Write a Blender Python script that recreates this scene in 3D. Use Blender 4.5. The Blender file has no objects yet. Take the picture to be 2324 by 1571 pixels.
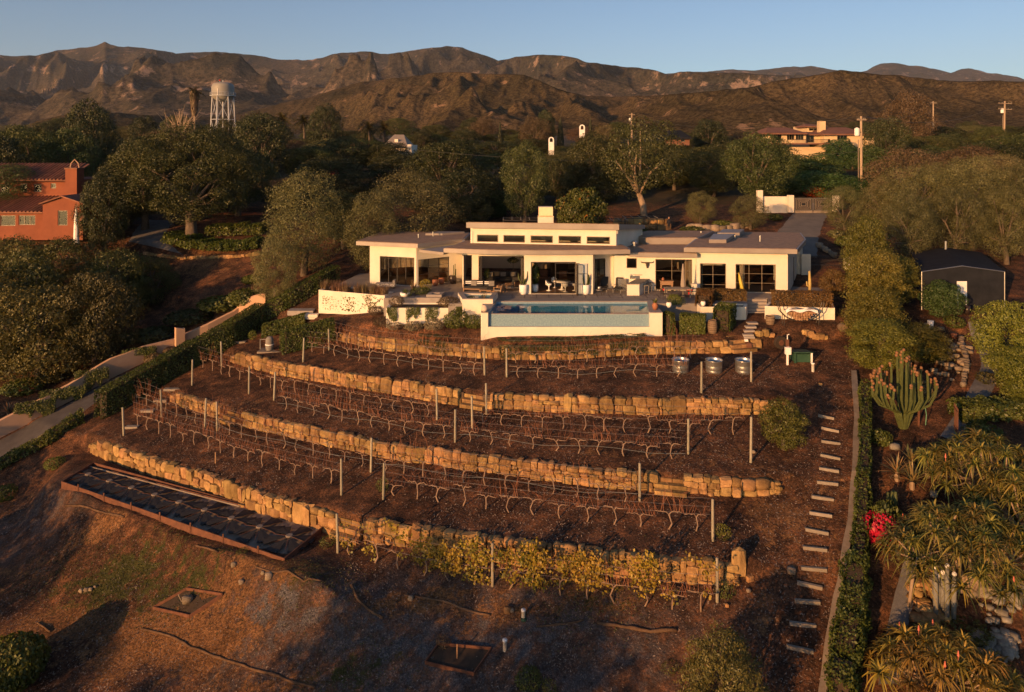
import bpy, math, random
import numpy as np
from mathutils import Vector, Matrix
random.seed(7); RNG = np.random.default_rng(7)
S = bpy.context.scene; COL = S.collection
# ---------------------------------------------------------------- camera, sky, sun, exposure
F, CU, HV, CH = 1650.0, 1162.0, 330.0, 12.4      # focal length in picture units, centre column, horizon row, eye height over the pool deck
cd = bpy.data.cameras.new('camera'); cam = bpy.data.objects.new('camera', cd); COL.objects.link(cam)
cam.location = (0, 0, CH); cam.rotation_euler = (math.radians(90), 0, 0)
cd.sensor_width = 36; cd.lens = 36 * F / 2324; cd.shift_y = -(785.5 - HV) / 2324
cd.clip_start = .5; cd.clip_end = 30000; S.camera = cam
SUN_EL, SUN_AZ = math.radians(9.0), math.radians(38)
w = bpy.data.worlds.new('World'); S.world = w; w.use_nodes = True
nt = w.node_tree; nt.nodes.clear()
sky = nt.nodes.new('ShaderNodeTexSky'); sky.sky_type = 'NISHITA'; sky.sun_disc = False
sky.sun_elevation = SUN_EL; sky.sun_rotation = math.pi + SUN_AZ
sky.altitude = 400; sky.air_density = .8; sky.dust_density = 1.3; sky.ozone_density = 2.0
bg = nt.nodes.new('ShaderNodeBackground'); bg.inputs[1].default_value = .108
wo = nt.nodes.new('ShaderNodeOutputWorld')
nt.links.new(sky.outputs[0], bg.inputs[0]); nt.links.new(bg.outputs[0], wo.inputs[0])
ld = bpy.data.lights.new('sun', 'SUN'); ld.energy = 5; ld.angle = math.radians(.6); ld.color = (1, .49, .18)
sun = bpy.data.objects.new('sun', ld); COL.objects.link(sun)
SD = Vector((math.sin(SUN_AZ) * math.cos(SUN_EL), math.cos(SUN_AZ) * math.cos(SUN_EL), -math.sin(SUN_EL)))
sun.rotation_euler = SD.to_track_quat('-Z', 'Y').to_euler()
V = S.view_settings; V.view_transform = 'Standard'; V.look = 'None'; V.exposure = 0.45; V.gamma = 1
try: V.use_curve_mapping = False
except Exception: pass
S.cycles.max_bounces = 6; S.cycles.transparent_max_bounces = 12; S.cycles.diffuse_bounces = 3

# ---------------------------------------------------------------- materials
def newmat(name):
    m = bpy.data.materials.new(name); m.use_nodes = True; t = m.node_tree; t.nodes.clear()
    o = t.nodes.new('ShaderNodeOutputMaterial'); return m, t, o
def N(t, k, **kw):
    n = t.nodes.new(k)
    for a, b in kw.items():
        if a.startswith('i_'):
            n.inputs[a[2:].replace('_', ' ')].default_value = b
        else: setattr(n, a, b)
    return n
def ramp(t, src, stops):
    r = t.nodes.new('ShaderNodeValToRGB'); e = r.color_ramp.elements
    while len(e) < len(stops): e.new(.5)
    for q, (p, c) in zip(e, stops):
        q.position = p; q.color = (*c, 1)
    t.links.new(src, r.inputs[0]); return r.outputs[0]
def c4(c): return (c[0], c[1], c[2], 1)
def pm(name, c1, c2=None, scale=4, rough=.8, bump=0, bscale=None, metal=0, rnd=0, spec=.3, coord='Object', detail=6, stretch=None):
    """painted / mineral surface: two noise scales between two colours, optional per-object variation and fine relief"""
    m, t, o = newmat(name); L = t.links.new
    b = N(t, 'ShaderNodeBsdfPrincipled'); b.inputs['Roughness'].default_value = rough; b.inputs['Metallic'].default_value = metal
    b.inputs['Specular IOR Level'].default_value = spec
    tc = N(t, 'ShaderNodeTexCoord'); co = tc.outputs[coord]
    if stretch:
        mp = N(t, 'ShaderNodeMapping'); mp.inputs['Scale'].default_value = stretch; L(co, mp.inputs[0]); co = mp.outputs[0]
    c2 = c2 or tuple(x * .8 for x in c1)
    n = N(t, 'ShaderNodeTexNoise'); n.inputs['Scale'].default_value = scale; n.inputs['Detail'].default_value = detail; n.inputs['Roughness'].default_value = .65
    L(co, n.inputs['Vector'])
    col = ramp(t, n.outputs[0], [(.32, c1), (.68, c2)])
    if rnd:
        oi = N(t, 'ShaderNodeObjectInfo'); hs = N(t, 'ShaderNodeHueSaturation')
        a = N(t, 'ShaderNodeMapRange'); a.inputs[3].default_value = 1 - rnd; a.inputs[4].default_value = 1 + rnd
        L(oi.outputs['Random'], a.inputs[0]); L(a.outputs[0], hs.inputs['Value'])
        wn = N(t, 'ShaderNodeTexWhiteNoise', noise_dimensions='1D'); L(oi.outputs['Random'], wn.inputs['W'])
        a2 = N(t, 'ShaderNodeMapRange'); a2.inputs[3].default_value = .5 - .010 * min(rnd, .5) * 2; a2.inputs[4].default_value = .5 + .022 * min(rnd, .5) * 2
        L(wn.outputs['Value'], a2.inputs[0]); L(a2.outputs[0], hs.inputs['Hue'])
        L(col, hs.inputs['Color']); col = hs.outputs[0]
    L(col, b.inputs['Base Color'])
    if bump:
        n2 = N(t, 'ShaderNodeTexNoise'); n2.inputs['Scale'].default_value = bscale or scale * 5; n2.inputs['Detail'].default_value = 4
        L(co, n2.inputs['Vector']); bp = N(t, 'ShaderNodeBump'); bp.inputs['Strength'].default_value = bump; bp.inputs['Distance'].default_value = .03
        L(n2.outputs[0], bp.inputs['Height']); L(bp.outputs[0], b.inputs['Normal'])
    L(b.outputs[0], o.inputs[0]); return m
def leafmat(name, dark, light, trans=.3, rnd=.32, accent=None, gloss=.06):
    m, t, o = newmat(name); L = t.links.new
    at = N(t, 'ShaderNodeAttribute', attribute_name='tint')
    st = [(0, dark), (.75, light)]
    if accent: st = [(0, dark), (.6, light), (.93, light), (.95, accent)]
    col = ramp(t, at.outputs['Fac'], st)
    oi = N(t, 'ShaderNodeObjectInfo'); hs = N(t, 'ShaderNodeHueSaturation')
    a = N(t, 'ShaderNodeMapRange'); a.inputs[3].default_value = 1 - rnd; a.inputs[4].default_value = 1 + rnd
    L(oi.outputs['Random'], a.inputs[0]); L(a.outputs[0], hs.inputs['Value']); L(col, hs.inputs['Color'])
    wn = N(t, 'ShaderNodeTexWhiteNoise', noise_dimensions='1D'); L(oi.outputs['Random'], wn.inputs['W']); a2 = N(t, 'ShaderNodeMapRange'); a2.inputs[3].default_value = .5 - .07 * rnd; a2.inputs[4].default_value = .5 + .09 * rnd; L(wn.outputs['Value'], a2.inputs[0]); L(a2.outputs[0], hs.inputs['Hue'])
    d = N(t, 'ShaderNodeBsdfDiffuse'); tr = N(t, 'ShaderNodeBsdfTranslucent'); g = N(t, 'ShaderNodeBsdfGlossy'); g.inputs['Roughness'].default_value = .5
    L(hs.outputs[0], d.inputs[0]); L(hs.outputs[0], tr.inputs[0]); g.inputs[0].default_value = (.5, .5, .45, 1)
    mx = N(t, 'ShaderNodeMixShader'); mx.inputs[0].default_value = trans; L(d.outputs[0], mx.inputs[1]); L(tr.outputs[0], mx.inputs[2])
    m2 = N(t, 'ShaderNodeMixShader'); m2.inputs[0].default_value = gloss; L(mx.outputs[0], m2.inputs[1]); L(g.outputs[0], m2.inputs[2])
    L(m2.outputs[0], o.inputs[0]); return m

M = {}
M['stucco'] = pm('white_stucco', (.71, .65, .54), (.60, .545, .44), .55, .95, .35, 22, detail=12)
M['fascia'] = pm('fascia_metal', (.30, .26, .22), (.24, .205, .175), .7, .45, .05, 10, spec=.5)
M['roof'] = pm('roof_gravel', (.38, .25, .165), (.19, .13, .09), 2.2, .95, .5, 30, stretch=(1, 2.5, 1))
M['frame'] = pm('dark_frame', (.035, .03, .028), None, 3, .45)
M['bronze'] = pm('bronze_frame', (.20, .16, .11), None, 3, .45)
M['concrete'] = pm('deck_concrete', (.25, .22, .20), (.19, .17, .155), .8, .85, .1, 25)
M['coping'] = pm('coping_stone', (.33, .29, .26), (.26, .23, .2), 2, .8)
M['stone'] = pm('golden_sandstone', (.39, .235, .105), (.19, .11, .05), 1.4, .95, 1.0, 7, rnd=.38, spec=.1)
M['rock'] = pm('garden_rock', (.27, .21, .15), (.15, .12, .09), 2.2, .9, .6, 9, rnd=.3)
M['pebble'] = pm('pale_cobble', (.24, .22, .19), (.15, .14, .12), 3, .85, .3, 9, rnd=.3)
M['core'] = pm('wall_joints', (.10, .07, .045), (.06, .04, .028), 5, .95)
M['post'] = pm('weathered_post', (.34, .31, .23), (.22, .20, .15), 3, .9, .5, 20, stretch=(6, 6, 1), rnd=.15)
M['vine'] = pm('vine_bark', (.29, .205, .15), (.16, .11, .08), 8, .9, .4, 30)
M['cane'] = pm('vine_cane', (.30, .12, .065), (.17, .075, .045), 5, .8)
M['bark'] = pm('oak_bark', (.15, .115, .085), (.075, .058, .045), 2, .95, .7, 8, stretch=(3, 3, .8))
M['palebark'] = pm('pale_bark', (.34, .25, .17), (.20, .145, .10), 2, .9, .5, 8, stretch=(3, 3, .8))
M['wood'] = pm('teak_wood', (.33, .20, .11), (.22, .13, .07), 5, .6, .2, 20, stretch=(1, 6, 6))
M['greywood'] = pm('grey_timber', (.30, .26, .21), (.19, .165, .135), 4, .9, .4, 20, stretch=(1, 8, 8), rnd=.15)
M['barrel'] = pm('barrel_oak', (.24, .17, .11), (.14, .10, .065), 5, .8, .3, 20, stretch=(8, 8, 1))
M['rust'] = pm('rusted_steel', (.16, .07, .04), (.085, .038, .025), 3, .85, .3, 14)
M['hoop'] = pm('barrel_hoop', (.10, .06, .04), None, 6, .6, metal=.3)
M['white'] = pm('white_paint', (.8, .78, .74), (.72, .7, .66), 2, .5)
M['black'] = pm('black_fabric', (.018, .018, .02), (.03, .03, .032), 6, .8)
M['grey'] = pm('grey_fabric', (.22, .20, .18), (.16, .15, .135), 6, .9)
M['steel'] = pm('galvanised_steel', (.50, .50, .48), (.38, .38, .37), 3, .32, .1, 8, metal=.85)
M['copper'] = pm('polished_copper_cap', (1, .78, .5), (.95, .7, .42), 2, .55, metal=1)
M['pole'] = pm('pole_wood', (.42, .32, .22), (.27, .20, .14), 2, .9, .3, 8, stretch=(5, 5, .4))
M['terracotta'] = pm('terracotta', (.30, .12, .06), (.22, .085, .045), 3, .6)
M['redglaze'] = pm('red_glaze', (.55, .012, .012), None, 3, .15, spec=.6)
M['cactus'] = pm('cactus_skin', (.085, .10, .030), (.05, .062, .02), 5, .6)
M['greycactus'] = pm('grey_cactus_skin', (.20, .20, .18), (.14, .14, .13), 8, .8)
M['fruit'] = pm('cactus_fruit', (.24, .12, .055), (.15, .075, .035), 8, .8)
M['orange'] = pm('terracotta_stucco', (.25, .082, .042), (.18, .058, .03), .6, .9, .15, 20)
M['tile'] = pm('clay_roof_tile', (.24, .095, .055), (.13, .055, .038), 1.6, .8, rnd=.25)
M['yellow'] = pm('cream_stucco', (.60, .46, .28), (.52, .39, .235), .5, .9)
M['brownroof'] = pm('brown_shingle', (.20, .095, .06), (.13, .06, .042), 1.2, .9, .3, 10)
M['path'] = pm('dark_path', (.085, .08, .08), (.05, .047, .048), 1, .95, .5, 20)
M['peach'] = pm('peach_stucco', (.52, .33, .21), (.43, .27, .17), .7, .9, .1, 15)
M['gravel'] = pm('pale_gravel', (.17, .165, .165), (.10, .097, .098), 1.5, .95, .8, 25, detail=12)
M['asphalt'] = pm('driveway_paving', (.17, .155, .14), (.12, .11, .10), .8, .9, .3, 22, detail=10)
M['kerb'] = pm('old_concrete', (.26, .215, .17), (.15, .12, .095), 1.5, .95, .3, 14)
M['net'] = pm('shade_net', (.012, .014, .018), (.022, .024, .03), 1.2, .9, spec=.1)
M['greenlid'] = pm('green_plastic', (.02, .06, .035), (.03, .075, .045), 2, .6)
M['tank'] = pm('tower_paint', (.27, .26, .23), (.22, .21, .19), .25, .55, rnd=0)
M['towerleg'] = pm('tower_leg_paint', (.48, .50, .52), None, .25, .55)
M['soil'] = pm('planter_soil', (.05, .035, .025), (.03, .022, .016), 5, .95)
M['tileblue'] = pm('pool_mosaic', (.25, .35, .39), (.12, .21, .28), 9, .35, detail=8, spec=.5)
M['poolfloor'] = pm('pool_plaster', (.15, .40, .58), (.11, .33, .50), 1.5, .6)
M['mirrorbush'] = None
M['wire'] = pm('trellis_wire', (.35, .30, .26), None, 3, .5, metal=.4)
M['hose'] = pm('drip_hose', (.13, .14, .14), None, 3, .6)
M['string'] = pm('overhead_cable', (.05, .05, .05), None, 3, .6)
M['blackpot'] = pm('dark_glaze', (.03, .022, .02), None, 3, .3)
M['cabinet'] = pm('grill_steel', (.55, .55, .53), None, 3, .25, metal=.9)
M['linen'] = pm('umbrella_canvas', (.30, .25, .20), (.24, .20, .16), 3, .95)
M['skull'] = pm('dark_iron', (.05, .035, .025), None, 3, .7)
M['interior'] = pm('interior_plaster', (.45, .36, .26), (.4, .32, .23), 1, .9)
M['floorwood'] = pm('interior_floor', (.16, .09, .05), (.12, .065, .035), 2, .4, stretch=(1, 8, 1))
M['curtain'] = pm('white_curtain', (.68, .62, .52), (.58, .52, .43), 3, .95, stretch=(30, 30, 1))
M['rope'] = pm('straw_wattle', (.15, .095, .06), (.07, .045, .03), 2.5, .95, 1.0, 14, spec=.05)
M['chip'] = pm('wood_chip', (.30, .235, .19), (.12, .09, .075), 3.1, .95, detail=2)
M['flower'] = pm('red_flower', (.50, .012, .03), (.35, .01, .02), 8, .7)
M['pinkflower'] = pm('coral_flower', (.55, .16, .10), (.45, .12, .08), 8, .7)
M['tarp'] = pm('striped_tarp', (.30, .28, .25), None, 3, .6)
M['firelog'] = pm('log_end', (.36, .21, .12), (.22, .12, .07), 6, .9, rnd=.25)
M['whiteglaze'] = pm('white_glaze', (.7, .66, .6), None, 3, .4)  # even off-white glaze, no emission
# leaves
M['oak'] = leafmat('oak_leaves', (.014, .023, .008), (.070, .080, .022), .2)
M['darkoak'] = leafmat('dark_evergreen_leaves', (.013, .021, .009), (.050, .058, .02), .2)
M['olive'] = leafmat('olive_leaves', (.050, .052, .022), (.155, .140, .052), .28)
M['brushbrown'] = leafmat('brownish_dry_leaves', (.055, .042, .024), (.13, .085, .045), .2)
M['avocado'] = leafmat('avocado_leaves', (.024, .034, .010), (.115, .108, .026), .25)
M['bright'] = leafmat('bright_green_leaves', (.04, .062, .010), (.15, .17, .022), .3)
M['citrus'] = leafmat('citrus_leaves', (.038, .055, .012), (.125, .13, .02), .25, accent=(.5, .15, .015))
M['hedge'] = leafmat('hedge_leaves', (.026, .046, .010), (.105, .12, .02), .25, rnd=.1)
M['redhedge'] = leafmat('rusty_hedge_leaves', (.05, .04, .012), (.16, .085, .025), .25, rnd=.1)
M['lush'] = leafmat('lush_green_leaves', (.022, .05, .014), (.06, .105, .028), .25)
M['yellowleaf'] = leafmat('autumn_vine_leaves', (.075, .10, .014), (.38, .27, .032), .38, rnd=.15)
M['aloe'] = leafmat('aloe_leaves', (.035, .060, .016), (.25, .20, .04), .2)
M['goldaloe'] = leafmat('golden_aloe_leaves', (.10, .085, .02), (.36, .23, .045), .25)
M['agave'] = leafmat('agave_leaves', (.06, .08, .05), (.24, .14, .06), .2)
M['bougain'] = leafmat('bougainvillea', (.10, .01, .008), (.5, .012, .02), .3)
M['redberry'] = leafmat('red_blossom', (.25, .008, .02), (.6, .015, .04), .3, rnd=.1)
M['palm'] = leafmat('palm_fronds', (.03, .035, .012), (.09, .075, .03), .2)
M['drypalm'] = leafmat('dead_palm_skirt', (.09, .055, .03), (.20, .12, .07), .2)
M['grass'] = leafmat('dry_grasses', (.10, .07, .035), (.26, .16, .09), .3)
M['gold'] = leafmat('golden_green_leaves', (.035, .050, .010), (.165, .155, .025), .3)
M['greengrass'] = leafmat('low_green_weeds', (.03, .045, .012), (.11, .10, .03), .3)
M['silver'] = leafmat('silver_shrub_leaves', (.09, .10, .06), (.24, .20, .12), .3)

def glassmat(name, tint, add=.04):
    m, t, o = newmat(name); L = t.links.new
    tr = N(t, 'ShaderNodeBsdfTransparent'); tr.inputs[0].default_value = c4(tint)
    g = N(t, 'ShaderNodeBsdfGlossy'); g.inputs['Roughness'].default_value = .02
    fr = N(t, 'ShaderNodeFresnel'); fr.inputs[0].default_value = 1.6
    ge = N(t, 'ShaderNodeNewGeometry'); iv = N(t, 'ShaderNodeMath', operation='SUBTRACT'); iv.inputs[0].default_value = 1; L(ge.outputs['Backfacing'], iv.inputs[1]); ml = N(t, 'ShaderNodeMath', operation='MULTIPLY'); L(iv.outputs[0], ml.inputs[0]); L(fr.outputs[0], ml.inputs[1])
    mx = N(t, 'ShaderNodeMixShader'); L(ml.outputs[0], mx.inputs[0]); L(tr.outputs[0], mx.inputs[1]); L(g.outputs[0], mx.inputs[2])
    L(mx.outputs[0], o.inputs[0]); return m
M['glass'] = glassmat('window_glass', (.8, .8, .78))
def watermat():
    m, t, o = newmat('pool_water'); L = t.links.new
    tr = N(t, 'ShaderNodeBsdfTransparent'); tr.inputs[0].default_value = (.62, .84, .93, 1)
    g = N(t, 'ShaderNodeBsdfGlossy'); g.inputs['Roughness'].default_value = .03
    fr = N(t, 'ShaderNodeFresnel'); fr.inputs[0].default_value = 1.33
    tc = N(t, 'ShaderNodeTexCoord'); n = N(t, 'ShaderNodeTexNoise'); n.inputs['Scale'].default_value = 1.6; n.inputs['Detail'].default_value = 3
    bp = N(t, 'ShaderNodeBump'); bp.inputs['Strength'].default_value = .12; bp.inputs['Distance'].default_value = .06
    L(tc.outputs['Object'], n.inputs['Vector']); L(n.outputs[0], bp.inputs['Height'])
    L(bp.outputs[0], g.inputs['Normal']); L(bp.outputs[0], fr.inputs['Normal'])
    ge = N(t, 'ShaderNodeNewGeometry'); iv = N(t, 'ShaderNodeMath', operation='SUBTRACT'); iv.inputs[0].default_value = 1; L(ge.outputs['Backfacing'], iv.inputs[1]); ml = N(t, 'ShaderNodeMath', operation='MULTIPLY'); L(iv.outputs[0], ml.inputs[0]); L(fr.outputs[0], ml.inputs[1])
    mx = N(t, 'ShaderNodeMixShader'); L(ml.outputs[0], mx.inputs[0]); L(tr.outputs[0], mx.inputs[1]); L(g.outputs[0], mx.inputs[2])
    L(mx.outputs[0], o.inputs[0]); return m
M['water'] = watermat()

# ---------------------------------------------------------------- mesh + object helpers
class MB:
    def __init__(s): s.v = []; s.f = []
    def add(s, vs, fs):
        b = len(s.v); s.v += [tuple(v) for v in vs]; s.f += [tuple(i + b for i in f) for f in fs]; return s
    def box(s, c, d, rz=0, rx=0, ry=0):
        R = Matrix.Rotation(rz, 3, 'Z') @ Matrix.Rotation(ry, 3, 'Y') @ Matrix.Rotation(rx, 3, 'X'); C = Vector(c)
        vs = [C + R @ Vector((x * d[0] / 2, y * d[1] / 2, z * d[2] / 2)) for z in (-1, 1) for y in (-1, 1) for x in (-1, 1)]
        return s.add(vs, [(0, 2, 3, 1), (4, 5, 7, 6), (0, 1, 5, 4), (2, 6, 7, 3), (0, 4, 6, 2), (1, 3, 7, 5)])
    def bx(s, x0, x1, y0, y1, z0, z1):
        return s.box(((x0 + x1) / 2, (y0 + y1) / 2, (z0 + z1) / 2), (x1 - x0, y1 - y0, z1 - z0))
    def prism(s, poly, z0, z1):
        n = len(poly); g0 = z0 if isinstance(z0, (list, tuple)) else [z0] * n; g1 = z1 if isinstance(z1, (list, tuple)) else [z1] * n
        a = sum(poly[i][0] * poly[(i + 1) % n][1] - poly[(i + 1) % n][0] * poly[i][1] for i in range(n))
        if a < 0: poly = poly[::-1]; g0 = list(g0)[::-1]; g1 = list(g1)[::-1]
        vs = [(x, y, z) for (x, y), z in zip(poly, g0)] + [(x, y, z) for (x, y), z in zip(poly, g1)]
        return s.add(vs, [tuple(range(n))[::-1], tuple(range(n, 2 * n))] + [(i, (i + 1) % n, n + (i + 1) % n, n + i) for i in range(n)])
    def tube(s, pts, r, n=6, cap=True):
        pts = [Vector(p) for p in pts]; m = len(pts)
        if not isinstance(r, (list, tuple)): r = [r] * m
        vs = []; up0 = None
        for i, p in enumerate(pts):
            d = (pts[min(i + 1, m - 1)] - pts[max(i - 1, 0)]).normalized()
            if up0 is None: up0 = Vector((0, 0, 1)) if abs(d.z) < .9 else Vector((1, 0, 0))
            a = d.cross(up0); a = a.normalized() if a.length > 1e-4 else Vector((1, 0, 0)); b = a.cross(d).normalized(); up0 = b
            for k in range(n):
                t = 2 * math.pi * k / n; vs.append(p + (a * math.cos(t) + b * math.sin(t)) * r[i])
        fs = [(i * n + k, i * n + (k + 1) % n, (i + 1) * n + (k + 1) % n, (i + 1) * n + k) for i in range(m - 1) for k in range(n)]
        if cap: fs += [tuple(range(n))[::-1], tuple(range((m - 1) * n, m * n))]
        return s.add(vs, fs)
    def lathe(s, prof, n=16, c=(0, 0, 0)):
        vs = [(c[0] + r * math.cos(2 * math.pi * k / n), c[1] + r * math.sin(2 * math.pi * k / n), c[2] + z) for r, z in prof for k in range(n)]
        m = len(prof)
        fs = [(i * n + k, i * n + (k + 1) % n, (i + 1) * n + (k + 1) % n, (i + 1) * n + k) for i in range(m - 1) for k in range(n)]
        fs += [tuple(range(n))[::-1], tuple(range((m - 1) * n, m * n))]
        return s.add(vs, fs)
    def ball(s, c, r, n=8, m=6, sz=1):
        return s.lathe([(max(.001, r * math.sin(math.pi * i / m)), -r * sz * math.cos(math.pi * i / m)) for i in range(m + 1)], n, c)
    def mesh(s, name, mat, smooth=False, origin=None):
        me = bpy.data.meshes.new(name)
        vs = s.v if origin is None else [(x - origin[0], y - origin[1], z - origin[2]) for x, y, z in s.v]
        me.from_pydata(vs, [], s.f); me.update()
        if mat: me.materials.append(mat)
        if smooth: me.shade_smooth()
        return me
    def build(s, name, mat, parent=None, smooth=False, world=False):
        """world=True: vertices are world coordinates, parent is an unrotated Empty"""
        o = tuple(parent.get('_o', (0, 0, 0))) if (parent is not None and world) else None
        return link(name, s.mesh(name, mat, smooth, o), parent)
def link(name, me, parent=None, loc=None, rz=0, sc=None):
    o = bpy.data.objects.new(name, me); COL.objects.link(o)
    if parent is not None: o.parent = parent
    if loc is not None: o.location = loc
    if rz: o.rotation_euler = (0, 0, rz)
    if sc is not None: o.scale = sc if isinstance(sc, (tuple, list)) else (sc, sc, sc)
    if parent is not None and '_o' in parent: o['_o'] = parent['_o']
    return o
def tag(o, label, cat, group=None):
    o['label'] = label; o['category'] = cat
    if group: o['group'] = group
    return o
def thing(name, label, cat, loc=(0, 0, 0), rz=0, group=None, sc=None):
    o = link(name, None, None, loc, rz, sc); o['_o'] = tuple(loc); o.empty_display_size = .3
    return tag(o, label, cat, group)
def struct(o): o['kind'] = 'structure'; return o
def stuff(o): o['kind'] = 'stuff'; return o
def dup(root, loc, rz=None, label=None, sc=None):
    def cp(o, p):
        c = o.copy(); COL.objects.link(c); c.parent = p
        for ch in o.children: cp(ch, c)
        return c
    r = cp(root, None); r.location = loc
    if rz is not None: r.rotation_euler.z = rz
    if sc is not None: r.scale = (sc, sc, sc) if not isinstance(sc, (tuple, list)) else sc
    if label: r['label'] = label
    return r
def ordn(i):
    return {1: 'first', 2: 'second', 3: 'third', 4: 'fourth', 5: 'fifth', 6: 'sixth', 7: 'seventh', 8: 'eighth', 9: 'ninth', 10: 'tenth'}.get(i, '%d%s' % (i, {1: 'st', 2: 'nd', 3: 'rd'}.get(i % 10, 'th') if i not in (11, 12, 13) else 'th'))
def npmesh(name, verts, quads, mat, tint=None, smooth=False):
    me = bpy.data.meshes.new(name); nv = len(verts); nf = len(quads); k = quads.shape[1]
    me.vertices.add(nv); me.vertices.foreach_set('co', np.asarray(verts, np.float32).ravel())
    me.loops.add(nf * k); me.loops.foreach_set('vertex_index', quads.astype(np.int32).ravel())
    me.polygons.add(nf); me.polygons.foreach_set('loop_start', np.arange(0, nf * k, k, dtype=np.int32))
    try: me.polygons.foreach_set('loop_total', np.full(nf, k, np.int32))
    except Exception: pass
    me.update(calc_edges=True)
    if tint is not None:
        a = me.attributes.new('tint', 'FLOAT', 'FACE'); a.data.foreach_set('value', np.asarray(tint, np.float32))
    if mat: me.materials.append(mat)
    if smooth: me.shade_smooth()
    return me
def leafcloud(pts, nrm, size, rng, aspect=.55, jitter=.8, droop=0):
    """one diamond leaf per point"""
    n = len(pts); d = rng.normal(size=(n, 3)); d /= np.linalg.norm(d, axis=1)[:, None]
    nn = nrm + d * jitter; nn /= np.linalg.norm(nn, axis=1)[:, None] + 1e-9
    a = np.cross(nn, rng.normal(size=(n, 3))); a /= np.linalg.norm(a, axis=1)[:, None] + 1e-9
    if droop: a[:, 2] -= droop; a /= np.linalg.norm(a, axis=1)[:, None]
    b = np.cross(nn, a); sz = size * rng.uniform(.6, 1.3, n)[:, None]
    v = np.stack([pts - a * sz, pts - b * sz * aspect, pts + a * sz, pts + b * sz * aspect], 1).reshape(-1, 3)
    return v, np.arange(n * 4).reshape(-1, 4)

# ---------------------------------------------------------------- value noise
def vnoise(x, y, s=0):
    x = np.asarray(x, float); y = np.asarray(y, float)
    ix = np.floor(x); iy = np.floor(y); fx = x - ix; fy = y - iy; fx = fx * fx * (3 - 2 * fx); fy = fy * fy * (3 - 2 * fy)
    def h(a, b):
        t = np.sin(a * 127.1 + b * 311.7 + s * 74.7) * 43758.5453; return t - np.floor(t)
    return (h(ix, iy) * (1 - fx) + h(ix + 1, iy) * fx) * (1 - fy) + (h(ix, iy + 1) * (1 - fx) + h(ix + 1, iy + 1) * fx) * fy
def fbm(x, y, o=4, s=0):
    r = 0; a = .5
    for i in range(o): r = r + a * (vnoise(x, y, s + i) - .5); x = x * 2.03 + 11.3; y = y * 2.03 + 5.7; a *= .5
    return r
def ridged(x, y, o=5, s=0):
    r = 0; a = .5; wgt = 1
    for i in range(o):
        n = 1 - np.abs(2 * vnoise(x, y, s + i) - 1); n = n * n; r = r + a * n * wgt; wgt = np.clip(n * 1.6, 0, 1); x = x * 2.1 + 3.1; y = y * 2.1 + 7.7; a *= .5
    return r
# ---------------------------------------------------------------- terrain
TILT = .03
def plan(pts, z):
    o = []
    for u, v in pts:
        X = 0.
        for _ in range(12):
            Y = F * (CH - (z + TILT * X)) / (v - HV); X = (u - CU) / F * Y
        o.append((X, Y))
    return o
WB = {
 'A': plan([(770,772),(830,787),(900,797),(1000,805),(1100,813),(1160,816),(1300,815),(1400,808),(1480,803),(1560,803),(1650,800),(1735,790)], -3.05),
 'B': plan([(525,820),(560,832),(640,852),(720,865),(800,880),(900,895),(985,910),(1050,919),(1105,926),(1200,931),(1300,935),(1500,940),(1700,940),(1760,937)], -4.5),
 'C': plan([(385,910),(430,927),(480,942),(540,963),(600,978),(700,1000),(800,1022),(870,1038),(950,1050),(1050,1063),(1150,1077),(1250,1090),(1350,1102),(1450,1110),(1560,1118),(1620,1123),(1720,1125),(1780,1117)], -6.0),
 'D': plan([(205,1020),(240,1035),(300,1058),(360,1080),(430,1100),(500,1125),(560,1148),(620,1165),(690,1185),(755,1203),(830,1220),(900,1232),(1000,1250),(1100,1265),(1200,1280),(1300,1290),(1400,1303),(1500,1313),(1600,1320),(1690,1320)], -7.6)}
def wl(k):
    p = WB[k]; xs = [a for a, b in p]; ys = [b for a, b in p]
    xs = [-60, -36] + xs; e = ys[0] + .6 * (xs[2] + 36); ys = [e, e] + ys
    return lambda x: np.interp(x, xs, ys)
yA, yB, yC, yD = wl('A'), wl('B'), wl('C'), wl('D')
XL = {k: WB[k][0][0] for k in WB}; XR = {k: WB[k][-1][0] for k in WB}
def curves(x):
    x = np.asarray(x, float); a, b, c, d = yA(x), yB(x), yC(x), yD(x); one = np.ones_like(x)
    p = a + 1.0; q = np.maximum(66, p + 4)
    Y = [-200 * one, -20 * one, 8 * one, d - 9, d - 4, d + .06, d + .32, c + .06, c + .32, b + .06, b + .32, a + .06, a + .32, p, q, 82 * one, 95 * one, 120 * one, 160 * one, 220 * one, 300 * one, 600 * one, 1200 * one, 4000 * one]
    Zt = [-40, -20, -14.5, -11., -9.2, -7.65, -6.7, -6.0, -5.2, -4.5, -3.6, -3.05, -2.17, -1.75, -.4, 2.3, 4.2, 6.6, 9.6, 12, 14, 19, 30, 60]
    Zs = [-40, -20, -14.5, -11., -9.2, -7.3, -7.1, -5.65, -5.5, -4.1, -3.95, -2.75, -2.6, -1.75, -.4, 2.3, 4.2, 6.6, 9.6, 12, 14, 19, 30, 60]
    return Y, Zt, Zs
def sstep(a, b, x): t = np.clip((x - a) / (b - a), 0, 1); return t * t * (3 - 2 * t)
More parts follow.
